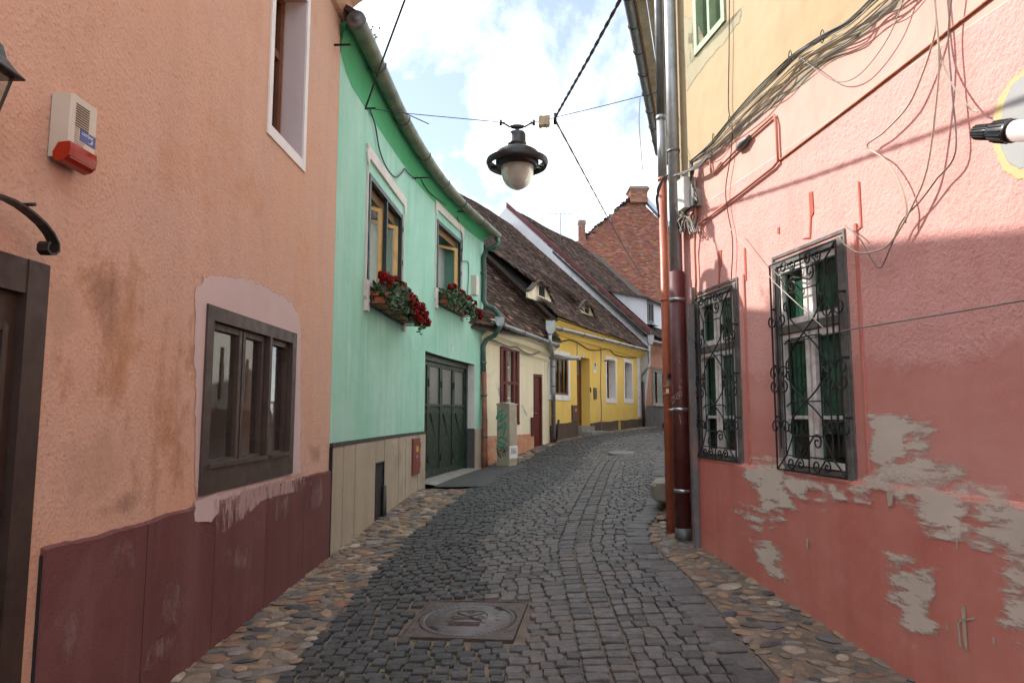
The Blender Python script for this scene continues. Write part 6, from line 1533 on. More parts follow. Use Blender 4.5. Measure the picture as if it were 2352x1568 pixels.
for v in (888, 905, 690): vp(PA, zat(v, 7.75) - .012, zat(v, 7.75) + .012, .056, M_pipe_orange, 'collar', pA)
vp(PA, zA2 - .02, zA2 + .03, .06, M_zinc, 'collar', pA)
def on_pipe(P, r, u, v, w, h, mat, par, nm, y):
    """a sticker wrapped on a pipe"""
    p = at_y(u, v, y - r); a0 = math.asin(max(-1, min(1, (p.x - P.x) / r))); mb = MB(); n = 6; vv = []
    for i in range(n + 1):
        a = a0 + lerp(-w / 2 / r, w / 2 / r, i / n)
        for z in (p.z - h / 2, p.z + h / 2):
            for q in (.0008, .002): vv.append(Vector((P.x + math.sin(a) * (r + q), P.y - math.cos(a) * (r + q), z)))
    mb.add(vv, [[4 * i + 1, 4 * i + 5, 4 * i + 7, 4 * i + 3] for i in range(n)] + [[4 * i, 4 * i + 2, 4 * i + 6, 4 * i + 4] for i in range(n)] + [[4 * i + 1, 4 * i, 4 * i + 4, 4 * i + 5] for i in range(n)] + [[4 * i + 3, 4 * i + 7, 4 * i + 6, 4 * i + 2] for i in range(n)] + [[0, 1, 3, 2], [4 * n, 4 * n + 2, 4 * n + 3, 4 * n + 1]])
    return obj(nm, mb, mat, par)
st = on_pipe(PA, .05, 1536, 864, .045, .05, M_cable, pA, 'sticker', 7.75)
p = at_y(1537, 864, 7.75 - .053); obj('sticker_ring', MB().tube([p + Vector((.015 * math.cos(k * .52), -.002, .016 * math.sin(k * .52))) for k in range(13)], .002, 4), M_ink, st)
on_pipe(PA, .05, 1535, 881, .055, .06, plain('grey green sticker', (.3, .33, .26), .6, var=.4, scale=40, bmp=0), pA, 'sticker', 7.75); s3 = on_pipe(PA, .05, 1532, 899, .03, .065, M_white, pA, 'sticker', 7.75)
p = at_y(1532, 897, 7.75 - .054); obj('sticker_mark', MB().tube([p + Vector((0, 0, .006)), p + Vector((0, 0, -.006))], .005, 6), M_cable, s3)
for v, r_ in ((415, .058),): vp(PA, zA - .015, zA + .02, r_, M_pipe_orange, 'collar', pA)
pB = thing('thick_downpipe', 'thick dark red downpipe, grey above, with steel bands at the corner', 'downpipe', (PBx.x, PBx.y, g_b))
vp(PBx, g_b - .05, zB, .082, M_pipe_red, 'red_section', pB, 18); vp(PBx, zB - .02, 7.8, .066, M_zinc, 'grey_section', pB, 16)
for v in (689, 940, 1126): vp(PBx, zat(v, 7.42) - .018, zat(v, 7.42) + .018, .0875, M_steel, 'steel_band', pB, 18)
vp(PBx, g_b - .04, g_b + .12, .086, M_zinc_dark, 'foot_collar', pB, 18); vp(PBx, zat(348, 7.42) - .015, zat(348, 7.42) + .015, .072, M_zinc_dark, 'collar', pB, 16)
pr = at_y(1536, 941, 7.36); obj('band_bolt', MB().tube([pr, Vector((PBx.x - .05, PBx.y - .06, pr.z))], .014, 6), M_steel, pB)
# chalk outline drawing on the thick pipe
def draw_on_pipe(P, r, y, strokes, wd, mat, par, nm):
    for st_ in strokes:
        pts = []
        for u, v in st_:
            q = at_y(u, v, y - r); a = math.asin(max(-1, min(1, (q.x - P.x) / r))); pts.append(Vector((P.x + math.sin(a) * (r + .001), P.y - math.cos(a) * (r + .001), q.z)))
        obj(nm, MB().tube(smooth3(pts, 3), wd, 4), mat, par)
zc4 = zoomer(1650, 900, 80 / 627); k4 = lambda L: [zc4(x, y) for x, y in L]
M_chalk = plain('pink chalk line', (.55, .4, .38), .8, bmp=0)
draw_on_pipe(PBx, .082, 7.42, [k4([(240, 860), (235, 820), (265, 740), (250, 715), (300, 690), (360, 630), (400, 610), (425, 640), (420, 700), (360, 745), (310, 760), (305, 810), (280, 840), (245, 868)]), k4([(330, 720), (360, 650), (400, 660), (360, 700), (400, 700)]), k4([(270, 740), (290, 715), (300, 740), (280, 755)]), k4([(370, 520), (395, 530), (420, 540)])], .0022, M_chalk, pB, 'chalk_line')
for L in ([(385, 1070), (395, 1150), (408, 1250)], [(420, 380), (415, 430)], [(380, 0), (395, 60)]): draw_on_pipe(PBx, .082, 7.42, [k4(L)], .002, M_chalk, pB, 'scratch')
# weathered trunking beside the corner
t0, _z = RW.at(1612, 950); t1 = RW.at(1592, 950)[0]; ttz = zat(700, 7.2)
M_trunk = plain('scuffed grey trunking', (.16, .165, .17), .6, .1, var=.3, scale=6, bmp=.2, dirt=(.38, .17, .13), dirt_amt=.55)
single('cable_trunking', MB().box(RW, t0, t0 + .055, .052, .11, .1, ttz), M_trunk, 'scuffed grey metal cable trunking beside the pink plinth end', 'trunking')
single('cable_trunking', MB().box(RW, t0 + .062, t0 + .1, .004, .05, .15, zat(665, 7.3)), M_trunk, 'narrower grey trunking between dark red pipe and scuffed trunking', 'trunking')
# meter boxes and the knot of cables at the corner
bs0 = RW.at(1584, 440)[0]
zc5 = zoomer(1640, 380, 140 / 844)
def boxpx(a, b, d0, d1, mat, name, label, cat):
    s_a, zt = RW.at(*a, d1); s_b, zb = RW.at(*b, d1); lo, hi = min(s_a, s_b), max(s_a, s_b); return single(name, MB().box(RW, lo, hi, d0, d1, zb, zt), mat, label, cat)
M_boxw = plain('sun bleached box', (.62, .63, .58), .5, var=.08, scale=5, bmp=.05, dirt=(.4, .38, .3), dirt_amt=.4)
boxpx(zc5(320, 440), zc5(425, 830), .02, .16, M_boxw, 'junction_box', 'tall pale junction box among cables at the corner', 'junction box')
boxpx(zc5(500, 575), zc5(560, 800), .0, .1, plain('grey steel box', (.3, .31, .28), .5, .2, var=.2), 'junction_box', 'small grey junction box beside the pale one at the corner', 'junction box')
knot = thing('cable_knot', 'tangled knot of black cables around the corner junction boxes', 'cables', tuple(RW.hit(1590, 500)))
r = random.Random(11)
def rope(pix, d, rad, mat, par, jit=10, nm='cable'):
    P_ = [RW.hit(u + r.uniform(-jit, jit), v + r.uniform(-jit, jit), d + r.uniform(-.02, .03)) for u, v in pix]; obj(nm, MB().tube(smooth3(P_, 5), rad, 5), mat, par)
for i in range(16): rope([zc5(*q) for q in ((530, 150), (545, 300), (530, 480), (575, 620), (600, 760), (480, 860), (400, 980), (320, 1080), (370, 1180), (420, 1100))][:r.choice((7, 8, 10))], .07, r.uniform(.004, .009), r.choice((M_cable, M_cable, M_cable_grey)), knot, 4)
for i in range(9): rope([zc5(*q) for q in ((440, 840), (420, 920), (380, 1010), (300, 1060), (330, 1130), (400, 1180), (470, 1000), (560, 1200), (600, 1000))], .07, r.uniform(.004, .008), r.choice((M_cable, M_cable_grey, M_cable_pale)), knot, 7)
for i in range(6): rope([zc5(*q) for q in ((820, 60), (600, 220), (400, 320), (200, 360), (110, 380))], .1, r.uniform(.006, .011), r.choice((M_cable_grey, M_cable, M_cable_grey)), knot, 4)
for i in range(5):
    P_ = [at_y(u + r.uniform(-3, 3), v + r.uniform(-4, 4), 7.55) for u, v in (zc5(200, 365), zc5(110, 420), zc5(40, 560), zc5(15, 700), zc5(25, 850), zc5(40, 980))]; obj('cable', MB().tube(smooth3(P_, 4), r.uniform(.005, .008), 5), M_cable, knot)
for i in range(3): rope([zc5(*q) for q in ((190, 420), (240, 600), (300, 800), (350, 980))], .12, .005, M_cable, knot, 5)
obj('cable', MB().tube([RW.hit(*zc5(595, 560), .05), RW.hit(*zc5(590, 1050), .05), RW.hit(*zc5(585, 1500), .03), RW.hit(*Z8(275, 200), .03), RW.hit(*Z8(270, 300), .03)], .012, 6), M_conduit, knot)
# the cable bundle climbing along the wall
bun = thing('cable_bundle', 'thick bundle of black and grey cables running along the pink and yellow wall', 'cables', tuple(RW.hit(1700, 250)))
base = [(370, 905), (470, 815), (590, 680), (720, 540), (850, 410), (960, 300), (1100, 205), (1250, 120), (1380, 10), (1480, -80), (1700, -260)]
for i in range(7):
    off = r.uniform(-6, 12); amp = r.uniform(2, 12); ph = r.uniform(0, 6)
    P_ = [RW.hit(*Z6(x + off * .6, y + off + amp * math.sin(k * 1.1 + ph)), .04 + .05 * r.random()) for k, (x, y) in enumerate(base)]
    obj('cable', MB().tube(smooth3(P_, 5), r.uniform(.004, .008), 5), r.choice((M_cable, M_cable_grey, M_cable_grey)), bun)
for i in range(8):
    dy = r.uniform(20, 130); cut = r.randrange(0, 3)
    P_ = [RW.hit(*Z6(x + dy * .15, y + dy * math.sin(min(1, (k + .3) / 6) * 1.5) * (1 if k > 0 else .2) + r.uniform(-5, 5)), .03 + .06 * r.random()) for k, (x, y) in enumerate(base)]
    obj('cable', MB().tube(smooth3(P_, 5), r.uniform(.003, .006), 5), r.choice((M_cable_grey, M_cable_grey, M_cable_pale, M_cable)), bun)
for f, (x, y) in ((.3, (930, 318)), (.4, (1110, 205)), (.5, (590, 680)), (.6, (500, 775))): 
    c = RW.hit(*Z6(x, y), .06); obj('cable_tie', MB().tube([c + Vector((0, .03 * math.cos(k * .7), .05 * math.sin(k * .7))) for k in range(10)], .004, 4), M_cable, bun)
# loose loops and wires
def loop(pts, z, d, rad, mat, label): return wall_cable(RW, [z(*q) for q in pts], d, rad, mat, label)
loop(((838, -60), (850, 120), (832, 240), (770, 430), (690, 600), (560, 740), (465, 818), (560, 890), (640, 1010), (685, 1150), (680, 1250)), Z7, .05, .006, M_cable_pale, 'beige cable kinked in a wide bow on pink wall')
loop(((836, -60), (868, 300), (850, 600), (800, 950), (720, 1150), (620, 1330), (540, 1400), (420, 1415), (340, 1370), (305, 1320)), Z7, .06, .006, M_cable_pale, 'beige cable looping down to the nearer grille corner')
loop(((842, -60), (860, 200), (890, 360), (960, 500), (1040, 605), (1085, 628)), Z7, .05, .006, M_cable_pale, 'beige cable ending short of the round patch')
loop(((690, -60), (600, 180), (480, 360), (380, 445), (280, 455), (180, 390), (60, 300)), Z7, .05, .004, M_cable_grey, 'thin grey cable hanging in a shallow loop below the bundle')
loop(((340, 1260), (420, 1330), (490, 1450), (540, 1500), (590, 1400), (660, 1240), (760, 1130), (850, 1010), (960, 850), (940, 500), (920, 200), (945, -60)), Z7, .05, .005, M_cable_grey, 'grey cable making a sharp v below the grille corner')
loop(((590, -20), (588, 300), (585, 600), (605, 700), (600, 850), (570, 1050), (580, 1180), (608, 1350), (600, 1568)), Z6, .03, .005, M_cable, 'thin black cable wandering down from the green framed window')
single('stay_wire', MB().tube([RW.hit(1800, 790, .02), RW.hit(1950, 757, .06), RW.hit(2200, 716, .06), RW.hit(2420, 678, .04)], .005, 5), M_cable_grey, 'thin wire stretched right from the nearer grille', 'wire')
single('stay_wire', MB().tube([RW.hit(*Z8(440, -60), .1), RW.hit(*Z8(660, 210), .07), RW.hit(*Z8(900, 430), .07)], .004, 4), M_cable_pale, 'thin pale wire slanting onto the nearer grille', 'wire')
# capped tube at the right edge
ct = thing('capped_tube', 'white tube with ribbed black end cap at right edge of pink wall', 'tube', tuple(RW.hit(2300, 330, .3)))
c0 = RW.hit(2240, 304, .3); c1 = RW.hit(2330, 301, .3); ax = (c1 - c0).normalized(); c2 = c0 + ax * .9; L0 = (c1 - c0).length
def along(f): return c0 + ax * (L0 * f)
M_cap = plain('black ribbed plastic', (.012, .012, .013), .35, var=.2, bmp=0)
obj('end_cap', MB().tube([along(f) for f in (0, .02, .4, .42, .5, .9, .93, 1.0)], [.028, .034, .036, .036, .05, .056, .057, .054], 18), M_cap, ct)
obj('end_disc', MB().tube([along(-.01), along(.0)], .026, 14), plain('grey rubber', (.06, .06, .062), .5, bmp=0), ct)
nrm = ax.orthogonal().normalized(); bn = ax.cross(nrm)
for k in range(16):
    a = 6.283 * k / 16; v = nrm * math.cos(a) + bn * math.sin(a); obj('rib', MB().tube([along(.03) + v * .034, along(.4) + v * .037], .004, 4), M_cap, ct); obj('rib', MB().tube([along(.52) + v * .05, along(.88) + v * .056], .004, 4), M_cap, ct)
obj('tube_body', MB().tube([along(.98), c2], .05, 18), plain('white plastic tube', (.66, .6, .6), .4, var=.05, bmp=0), ct)

# ------------------------------------------------------------------ street lamp on its span wire
A_l = GW.hit(845, 249, .25); B_l = Vector((1.70, 7.7, zat(212, 7.7)))
def on_wire(u, v): y = lerp(A_l.y, B_l.y, (u - 845) / (1500 - 845)); return at_y(u, v, y)
J = on_wire(1275, 270)
wp = [A_l, on_wire(935, 261), on_wire(1150, 281), on_wire(1240, 280), J, on_wire(1400, 240), B_l]
span = single('span_wire', MB().tube(wp, .005, 5), M_cable, 'thin span wire across the street carrying the lamp', 'wire')
lc = on_wire(1188, 284); LTp = frame_T((lc.x, lc.y, 0), (1, 0, 0), (0, 1, 0)); ppm = lc.y / F * 1.02
lamp = thing('street_lamp', 'black bell shaped street lamp with frosted bowl hanging over the street', 'street lamp', tuple(on_wire(1187, 436)))
def lz(v): return on_wire(1188, v).z
M_lampm = plain('charcoal lamp enamel', (.028, .027, .03), .38, .3, var=.2, scale=8, bmp=.05, dirt=(.07, .06, .055), dirt_amt=.3)
k_ = ppm
obj('housing', MB().lathe(LTp, [(0, lz(303)), (10 * k_, lz(303)), (18 * k_, lz(305)), (20 * k_, lz(310)), (20 * k_, lz(328)), (22 * k_, lz(330)), (22 * k_, lz(334)), (19 * k_, lz(336)), (24 * k_, lz(341)), (40 * k_, lz(346)), (48 * k_, lz(351)), (50 * k_, lz(360)), (50 * k_, lz(377)), (46 * k_, lz(383)), (40 * k_, lz(385)), (36 * k_, lz(384)), (0, lz(383))], 32), M_lampm, lamp)
obj('ring_reflector', MB().lathe(LTp, [(47 * k_, lz(366)), (60 * k_, lz(364)), (71 * k_, lz(368)), (72.5 * k_, lz(374)), (68 * k_, lz(384)), (66 * k_, lz(383)), (69 * k_, lz(374)), (60 * k_, lz(367)), (47 * k_, lz(369))][2:8] + [(71 * k_, lz(368))], 40), M_lampm, lamp)
for k in range(3):
    a = 2.1 * k + .5; obj('ring_arm', MB().tube([LTp(49 * k_ * math.cos(a), 49 * k_ * math.sin(a), lz(372)), LTp(70 * k_ * math.cos(a), 70 * k_ * math.sin(a), lz(372))], .012, 5), M_lampm, lamp)
def bowl_mat():
    m, nt, b = nodes_of('frosted lamp bowl'); co = geo_pos(nt)
    f = noise_fac(nt, co, 9, 6, .7); cc = mixc(nt, ramp(nt, f, .6, .72), (.55, .55, .5), (.2, .13, .08))
    nt.links.new(cc, b.inputs['Base Color']); b.inputs['Roughness'].default_value = .3; b.inputs['Transmission Weight'].default_value = .35; b.inputs['Subsurface Weight'].default_value = 0; return m
obj('bowl', MB().lathe(LTp, [(38 * k_, lz(381)), (38 * k_, lz(390)), (37 * k_, lz(400)), (33 * k_, lz(413)), (26 * k_, lz(424)), (16 * k_, lz(431)), (7 * k_, lz(435)), (0, lz(436))], 28), bowl_mat(), lamp)
obj('stem', MB().tube([LTp(0, 0, lz(304)), LTp(0, 0, lz(290))], .02, 8), M_lampm, lamp)
obj('hanger', MB().lathe(lambda a, b, c: LTp(a * 1.0, b * .35, c), [(0, lz(286)), (12 * k_, lz(287)), (19 * k_, lz(290)), (14 * k_, lz(295)), (0, lz(298))], 20), M_lampm, lamp)
obj('suspension_hook', MB().tube([on_wire(1150, 281), on_wire(1158, 284), on_wire(1170, 291), LTp(0, 0, lz(293)), on_wire(1206, 291), on_wire(1218, 284), on_wire(1226, 282)], .011, 6), M_iron, lamp)
for u in (1150, 1226): obj('wire_clamp', MB().tube([on_wire(u, 276), on_wire(u, 288)], .018, 6), M_iron, lamp)
jb = on_wire(1250, 279); JT = frame_T(jb, (1, 0, .08), (0, 1, 0)); mb = MB(); mb.box(JT, -.065, .065, -.05, .05, -.055, .05); mb.box(JT, -.05, -.03, -.055, .055, -.06, .055); mb.box(JT, .02, .04, -.055, .055, -.06, .055)
single('junction_box', mb, plain('yellowed box', (.42, .36, .22), .6, var=.2), 'small yellowed junction box on the lamp span wire', 'junction box')
def twist(P_, rad, name, label):
    t = thing(name, label, 'cable', tuple(P_[0])); Q = []
    n = 160; L_ = [0]
    for a, b in zip(P_, P_[1:]): L_.append(L_[-1] + (b - a).length)
    def pt(f):
        d = f * L_[-1]; i = 0
        while i < len(P_) - 2 and d > L_[i + 1]: i += 1
        return P_[i].lerp(P_[i + 1], (d - L_[i]) / (L_[i + 1] - L_[i]))
    tg = (P_[-1] - P_[0]).normalized(); a = tg.orthogonal().normalized(); b = tg.cross(a)
    for s in (0, math.pi): obj('strand', MB().tube([pt(i / n) + (a * math.cos(i * .75 + s) + b * math.sin(i * .75 + s)) * rad * .5 for i in range(n + 1)], rad, 5), M_cable, t)
    return t
dirJ = (Vector((.935, 4.33, 4.76)) - J)
twist([J, J + dirJ * .5 + Vector((0, 0, -.02)), J + dirJ, J + dirJ * 1.9], .011, 'twisted_cable', 'thick twisted black cable from lamp junction over the viewer')
fe = at_y(1473, 632, 30.5)
twist([J + Vector((0, 0, -.03)), J.lerp(fe, .25) + Vector((0, 0, -.08)), J.lerp(fe, .55) + Vector((0, 0, -.1)), fe], .01, 'twisted_cable', 'dark twisted cable descending from lamp junction to the far dormer')
single('wire_clamp', MB().tube([J + Vector((0, 0, .05)), J + Vector((0, 0, -.08))], .022, 6), M_iron, 'small black wire clamp where street cables meet', 'clamp')
up0 = GW.hit(840, 247, .2)
single('cable', MB().tube([up0, at_y(880, 135, 7.6), at_y(930, 0, 6.6), at_y(960, -80, 6.0)], .012, 6), M_cable, 'black cable rising from the green eave bracket over the viewer', 'cable')
single('stay_wire', MB().tube([on_wire(925, 258), on_wire(985, 285)], .006, 4), M_cable, 'short loose wire end beside the green gutter', 'wire')
single('loose_wire', MB().tube(smooth3([at_y(1470, 225, 9), at_y(1468, 280, 9), at_y(1472, 340, 9), at_y(1476, 390, 9)]), .006, 4), M_cable_grey, 'thin loose wire hanging below the right hand gutter', 'wire')

# ------------------------------------------------------------------ manhole cover
M_castp = plain('worn cast iron', (.12, .113, .115), .55, .2, var=.2, scale=9, bmp=.25, bscale=70, dirt=(.11, .07, .05), dirt_amt=.25)
M_castr = plain('rusty cast iron', (.085, .066, .057), .65, .3, var=.35, scale=12, bmp=.4, bscale=60)
mo = mc + mz_ * .007
MT = frame_T(mo, mx_, my_, mz_)
man = thing('manhole_cover', 'round cast iron manhole cover in square rusty frame set in the setts', 'manhole cover', tuple(mo))
RL = .375
mb = MB(); n = 64; vv = []
for k in range(n):
    a = 6.283185 * k / n + math.pi / 4 * 0; c, s_ = math.cos(a), math.sin(a); q = MH / max(abs(c), abs(s_))
    vv += [MT(c * RL, s_ * RL, 0), MT(c * q, s_ * q, 0), MT(c * q, s_ * q, -.06), MT(c * RL, s_ * RL, -.03)]
mb.add(vv, [[4 * k + j, 4 * ((k + 1) % n) + j, 4 * ((k + 1) % n) + (j + 1) % 4, 4 * k + (j + 1) % 4] for k in range(n) for j in range(4)]); obj('frame_plate', mb, M_castr, man)
mb = MB()
for (a0, a1, b0, b1) in ((-MH, MH, -MH, -MH + .018), (-MH, MH, MH - .018, MH), (-MH, -MH + .018, -MH + .018, MH - .018), (MH - .018, MH, -MH + .018, MH - .018)): mb.box(MT, a0, a1, b0, b1, .0, .006)
obj('frame_rim', mb, M_castr, man)
mb = MB(); st_ = .042; i = -10
while i <= 10:
    for j in range(-10, 11):
        x = i * st_ + (st_ / 2 if j % 2 else 0); y = j * st_ * .62 * 1.6 / 1.6
        if math.hypot(x, y) > RL + .03 and abs(x) < MH - .035 and abs(y) < MH - .03: mb.add([MT(x - .016, y, 0), MT(x, y - .01, 0), MT(x + .016, y, 0), MT(x, y + .01, 0), MT(x, y, .006)], [[0, 1, 4], [1, 2, 4], [2, 3, 4], [3, 0, 4]])
    i += 1
obj('tread_pattern', mb, M_castr, man, kind='stuff')
lid = obj('lid', MB().lathe(MT, [(0, .003), (.315, .003), (.318, -.004), (.325, -.004), (.328, .002), (RL - .012, .002), (RL - .012, -.02)], 64), M_castp, man)
for k in range(56):
    a = 6.283 * k / 56; T = lambda x, y, z: MT(math.cos(a) * x - math.sin(a) * y, math.sin(a) * x + math.cos(a) * y, z); obj('rim_tooth', MB().box(T, .33, RL - .014, -.007, .007, .0021, .007), M_castp, lid)
def mstroke(pts, w=.005): obj('emblem_line', MB().tube([MT(x, y, .005) for x, y in pts], w, 4), M_castr, lid)
sh = [(-.15, -.09), (-.14, .08), (-.1, .14), (0, .165), (.1, .14), (.14, .08), (.15, -.09), (-.15, -.09)]
mstroke(sh, .004); mstroke([(-.1, .1), (.12, -.06)], .008); mstroke([(.1, .1), (-.12, -.06)], .008)
mstroke([(.03 * math.cos(k * .7), .13 + .02 * math.sin(k * .7)) for k in range(10)], .004)
for sx in (-1, 1): mstroke([(sx * .1 + .03 * math.cos(k * .7), .01 + .025 * math.sin(k * .7)) for k in range(10)], .0035)
for j in range(3): mstroke([(-.12 + .01 * i, -.12 - j * .022 + .006 * (i % 2)) for i in range(25)], .004)
mstroke([(-.1, -.05), (0, -.01), (.1, -.05)], .004)
def arc_text(txt, r0, a_start, a_end, size):
    for i, ch_ in enumerate(txt):
        a = lerp(a_start, a_end, i / max(1, len(txt) - 1)); vv, ff = text_mesh(ch_, size); c, s_ = math.cos(a), math.sin(a)
        obj('letter', MB().add([MT(c * r0 + x * s_ + y * c, s_ * r0 - x * c + y * s_, .0045 + 0 * z) for x, y, z in vv], ff), M_castr, lid)
arc_text('MUNICIPIUL', .235, R(205), R(75), .06); arc_text('SIBIU', .235, R(30), R(-38), .06)
for a in (R(48), R(228)):
    T = lambda x, y, z: MT(math.cos(a) * x - math.sin(a) * y, math.sin(a) * x + math.cos(a) * y, z); obj('lift_slot', MB().box(T, .285, .33, -.05, .05, .0032, .0045), M_dark, lid)
# a flat second cover further up the street
m2 = ghit(1430, 1042); T2 = frame_T((m2.x, m2.y, gz(m2.x, m2.y) + .03), (1, 0, .0), (0, 1, .06))
single('manhole_cover', MB().lathe(T2, [(0, .01), (.3, .01), (.32, .006), (.34, .01), (.36, .0), (.36, -.05)], 32), M_castp, 'plain dark manhole cover farther up the street', 'manhole cover')

# ------------------------------------------------------------------ utility cabinet
E = ghit(*Z14(272, 1522)); n_c = CW.sn[0]; t_c = CW.seg[0]
CT = frame_T((E.x, E.y, E.z), -n_c, t_c)                                  # a to the wall, b along the street, c up
cab = thing('utility_cabinet', 'beige street utility cabinet with green and black graffiti beside cream house', 'cabinet', (E.x, E.y, E.z))
M_cab = plain('beige grp cabinet', (.38, .34, .26), .6, var=.12, scale=5, bmp=.1, dirt=(.26, .22, .16), dirt_amt=.4)
CH = (zat(698.3 + 922 * .2461, E.y) - E.z); cwid = .36; clen = .32
obj('base', MB().box(CT, .0, cwid, 0, clen, -.2, CH * .31), M_cab, cab); body = obj('body', MB().box(CT, .0, cwid, 0, clen, CH * .316, CH * .97), M_cab, cab)
obj('lid', MB().prism(lambda a, b, c: CT(a, b, c), [(-.015, CH * .97), (cwid + .015, CH * .97), (cwid + .01, CH * .99), (cwid * .55, CH * 1.015), (-.01, CH * .99)], -.015, clen + .015), M_cab, cab)
for k in range(9): obj('rib', MB().box(CT, .04 + k * .033, .05 + k * .033, -.004, .0, CH * .36, CH * .9), M_cab, body)
obj('door', MB().box(CT, -.01, .0, .02, clen - .02, CH * .34, CH * .94), M_cab, cab); obj('white_panel', MB().box(CT, -.012, .0, .01, clen + .01, CH * .13, CH * .33), M_white, cab)
zc3 = zoomer(1225, 990, 80 / 697)
def face_pt(x, y):
    """pixel of the cabinet zoom to the plane of its left face"""
    u, v = zc3(x, y); rr = ray(u, v); o = CT(0, -.0055, 0); nn = -t_c; h = EYE + rr * ((o - EYE).dot(nn) / rr.dot(nn)); q = h - Vector((E.x, E.y, E.z)); return q.dot(-n_c), q.z
def stroke(pts, wd, mat, nm, par, d=-.006, taper=False):
    P_ = [face_pt(*p) for p in pts]; P_ = [(v.x, v.y) for v in smooth3([Vector((a, c, 0)) for a, c in P_], 4)]; L_, R_ = [], []
    for i, p in enumerate(P_):
        a = P_[max(0, i - 1)]; b = P_[min(len(P_) - 1, i + 1)]; t = Vector((b[0] - a[0], b[1] - a[1])); t = t.normalized() if t.length > 0 else Vector((1, 0)); w = wd / 2
        L_.append(CT(p[0] - t.y * w, d, p[1] + t.x * w)); R_.append(CT(p[0] + t.y * w, d, p[1] - t.x * w))
    n = len(P_); obj(nm, MB().add(L_ + R_, [[i, i + 1, n + i + 1, n + i] for i in range(n - 1)]), mat, par)
M_teal = plain('teal spray paint', (.07, .33, .21), .6, var=.25, scale=20, bmp=0)
for k, L in enumerate((((290, 295), (220, 330), (180, 380), (140, 490), (190, 450), (270, 385), (250, 450), (215, 560), (270, 500), (370, 400)), ((150, 745), (250, 650), (345, 590), (320, 730), (290, 860)), ((165, 665), (240, 680), (300, 690)), ((380, 985), (320, 930), (250, 890), (190, 910), (170, 970), (230, 1020), (310, 1040), (300, 1090), (200, 1110), (140, 1060)))): stroke(L, .045, M_teal, 'graffiti', body, -.006 - .0006 * k)
for k, L in enumerate((((140, 1120), (170, 1220), (230, 1340), (215, 1250), (150, 1140)), ((150, 1200), (190, 1290), (240, 1340)), ((200, 1130), (250, 1120), (240, 1200), (215, 1160)), ((230, 1200), (280, 1110), (300, 1180), (265, 1260), (310, 1300)), ((300, 1230), (340, 1110), (375, 1130), (350, 1200), (320, 1180), (345, 1300)))): stroke(L, .018, M_cable, 'graffiti_tag', cab, -.006 - .0006 * k)
for k in range(5): obj('scribble', MB().tube([CT(-.0125, .05 + k * .05, CH * (.2 + .02 * (k % 2))), CT(-.0125, .07 + k * .05, CH * .3), CT(-.0125, .085 + k * .045, CH * .2)], .005, 4), M_cable, cab)
lettering(lambda a, b, c: CT(b, clen - a, c), '1 5', .09, .2, CH * .86, -.0112, plain('faded red ink', (.4, .12, .1), .7, bmp=0), cab)

# ------------------------------------------------------------------ stone block, bin, small plants
sb = at_y(1512, 1150, 9.1); r = random.Random(2)
SBT = frame_T((FW(1.5, .1, 0).x, FW(1.5, .1, 0).y, gz(2.0, 9.1)), FW.seg[0], FW.sn[0])
mb = MB(); vv = []; ou = [(-.5, -.28), (-.42, .26), (-.2, .34), (.4, .32), (.6, .22), (.62, -.28)]
for z, k in ((.1, .86), (.14, .97), (.3, 1.0), (.34, .97)):
    for a, b in ou: vv.append(SBT(a * k + r.uniform(-.015, .015), b * k + r.uniform(-.015, .015), z + r.uniform(-.008, .008)))
n = 6; mb.add(vv, [[L * n + i, L * n + (i + 1) % n, (L + 1) * n + (i + 1) % n, (L + 1) * n + i] for L in range(3) for i in range(n)] + [[5, 4, 3, 2, 1, 0], [18 + i for i in range(6)]])
mb.box(SBT, -.35, .5, -.28, .14, -.1, .12)
single('stone_step', mb, plain('grey sandstone', (.27, .25, .2), .9, var=.3, scale=5, bmp=.6, bscale=30), 'worn stone step jutting out behind the corner pipes', 'stone step')
yb_ = 27.5; yp = at_y(1529, 926, yb_); yg = gz(yp.x, yp.y); bn_ = thing('yellow_bin', 'yellow wheeled bin half hidden by the corner pipe', 'bin', (yp.x, yp.y, yg))
M_binY = plain('yellow plastic', (.6, .36, .02), .5, var=.1, bmp=0); BTn = frame_T((yp.x + .3, yp.y, yg), (1, 0, 0), (0, 1, 0)); hb = yp.z - yg
mb = MB(); mb.add([BTn(a * w_k, b * w_k, z) for w_k, z in ((.24, .12), (.3, hb)) for a, b in ((-1, -1), (1, -1), (1, 1), (-1, 1))], [[3, 2, 1, 0], [0, 1, 5, 4], [1, 2, 6, 5], [2, 3, 7, 6], [3, 0, 4, 7], [4, 5, 6, 7]]); obj('bin_body', mb, M_binY, bn_)
obj('bin_lid', MB().box(BTn, -.36, .36, -.34, .34, hb, hb + .07), M_binY, bn_)
for sx in (-.2, .2): obj('wheel', MB().tube([BTn(-.3, sx - .03, .1), BTn(-.3, sx + .03, .1)], .12, 12), M_cable, bn_)
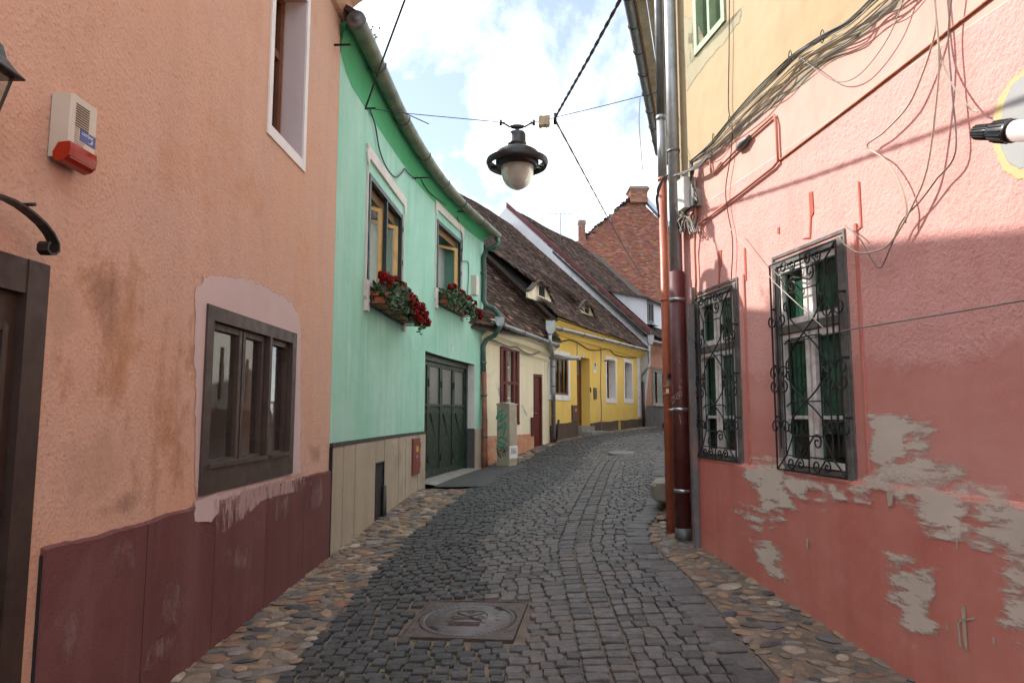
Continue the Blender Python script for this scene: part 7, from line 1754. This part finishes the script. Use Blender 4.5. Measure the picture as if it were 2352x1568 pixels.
def tuft(name, label, base, n, h, spread, mat, cat='plant', seed=1, group=None):
    r = random.Random(seed); t = thing(name, label, cat, tuple(base), group); sm_ = MB(); lm = MB()
    for i in range(n):
        a = r.uniform(0, 6.28); tip = Vector(base) + Vector((math.cos(a) * spread * r.random(), math.sin(a) * spread * r.random(), h * r.uniform(.5, 1))); sm_.tube([base, Vector(base).lerp(tip, .5) + Vector((0, 0, h * .08)), tip], [.004, .003, .002], 4)
        for k in range(6):
            p = Vector(base).lerp(tip, r.uniform(.3, 1)); d = Vector((r.gauss(0, 1), r.gauss(0, 1), r.gauss(0, .6))).normalized() * h * .14; q = d.orthogonal().normalized() * h * .045; lm.add([p, p + d * .5 + q, p + d, p + d * .5 - q], [[0, 1, 2, 3]])
    obj('stems', sm_, mat, t); obj('leaves', lm, mat, t, kind='stuff')
M_weed = plain('weed green', (.09, .15, .04), .7, var=.4, scale=20, bmp=0)
tuft('gutter_weed', 'feathery weed growing out of the olive gutter', gut2[2] + Vector((.02, 0, .02)), 9, .3, .22, plain('dry weed', (.2, .22, .1), .8, var=.3, bmp=0), seed=3)
tuft('gutter_weed', 'small green weed at the end of cream house gutter', cg1 + Vector((-.1, -.1, .05)), 8, .28, .2, M_weed, seed=4)
mo_ = MB(); r = random.Random(21)
for (u, v, k, sx, sy) in ((985, 1500, 150, .16, .3), (960, 1540, 120, .2, .2), (880, 1545, 60, .3, .12), (1010, 1480, 40, .1, .15), (630, 1500, 25, .08, .06)):
    c = ghit(u, v)
    for i in range(k):
        x, y = c.x + r.gauss(0, sx), c.y + r.gauss(0, sy)
        if abs((Vector((x, y, 0)) - mc).dot(mx_)) < MH + .02 and abs((Vector((x, y, 0)) - mc).dot(my_)) < MH + .02: continue
        q = r.uniform(.008, .02); z = gz(x, y) - .012; mo_.add([(x - q, y, z), (x, y - q, z), (x + q, y, z), (x, y + q, z), (x, y, z + q * .7)], [[0, 1, 4], [1, 2, 4], [2, 3, 4], [3, 0, 4]])
ms = obj('moss', mo_, plain('moss', (.035, .07, .012), .95, var=.5, scale=60, bmp=.5), kind='stuff'); tag(ms, 'green moss growing in joints between setts below the manhole cover', 'moss')
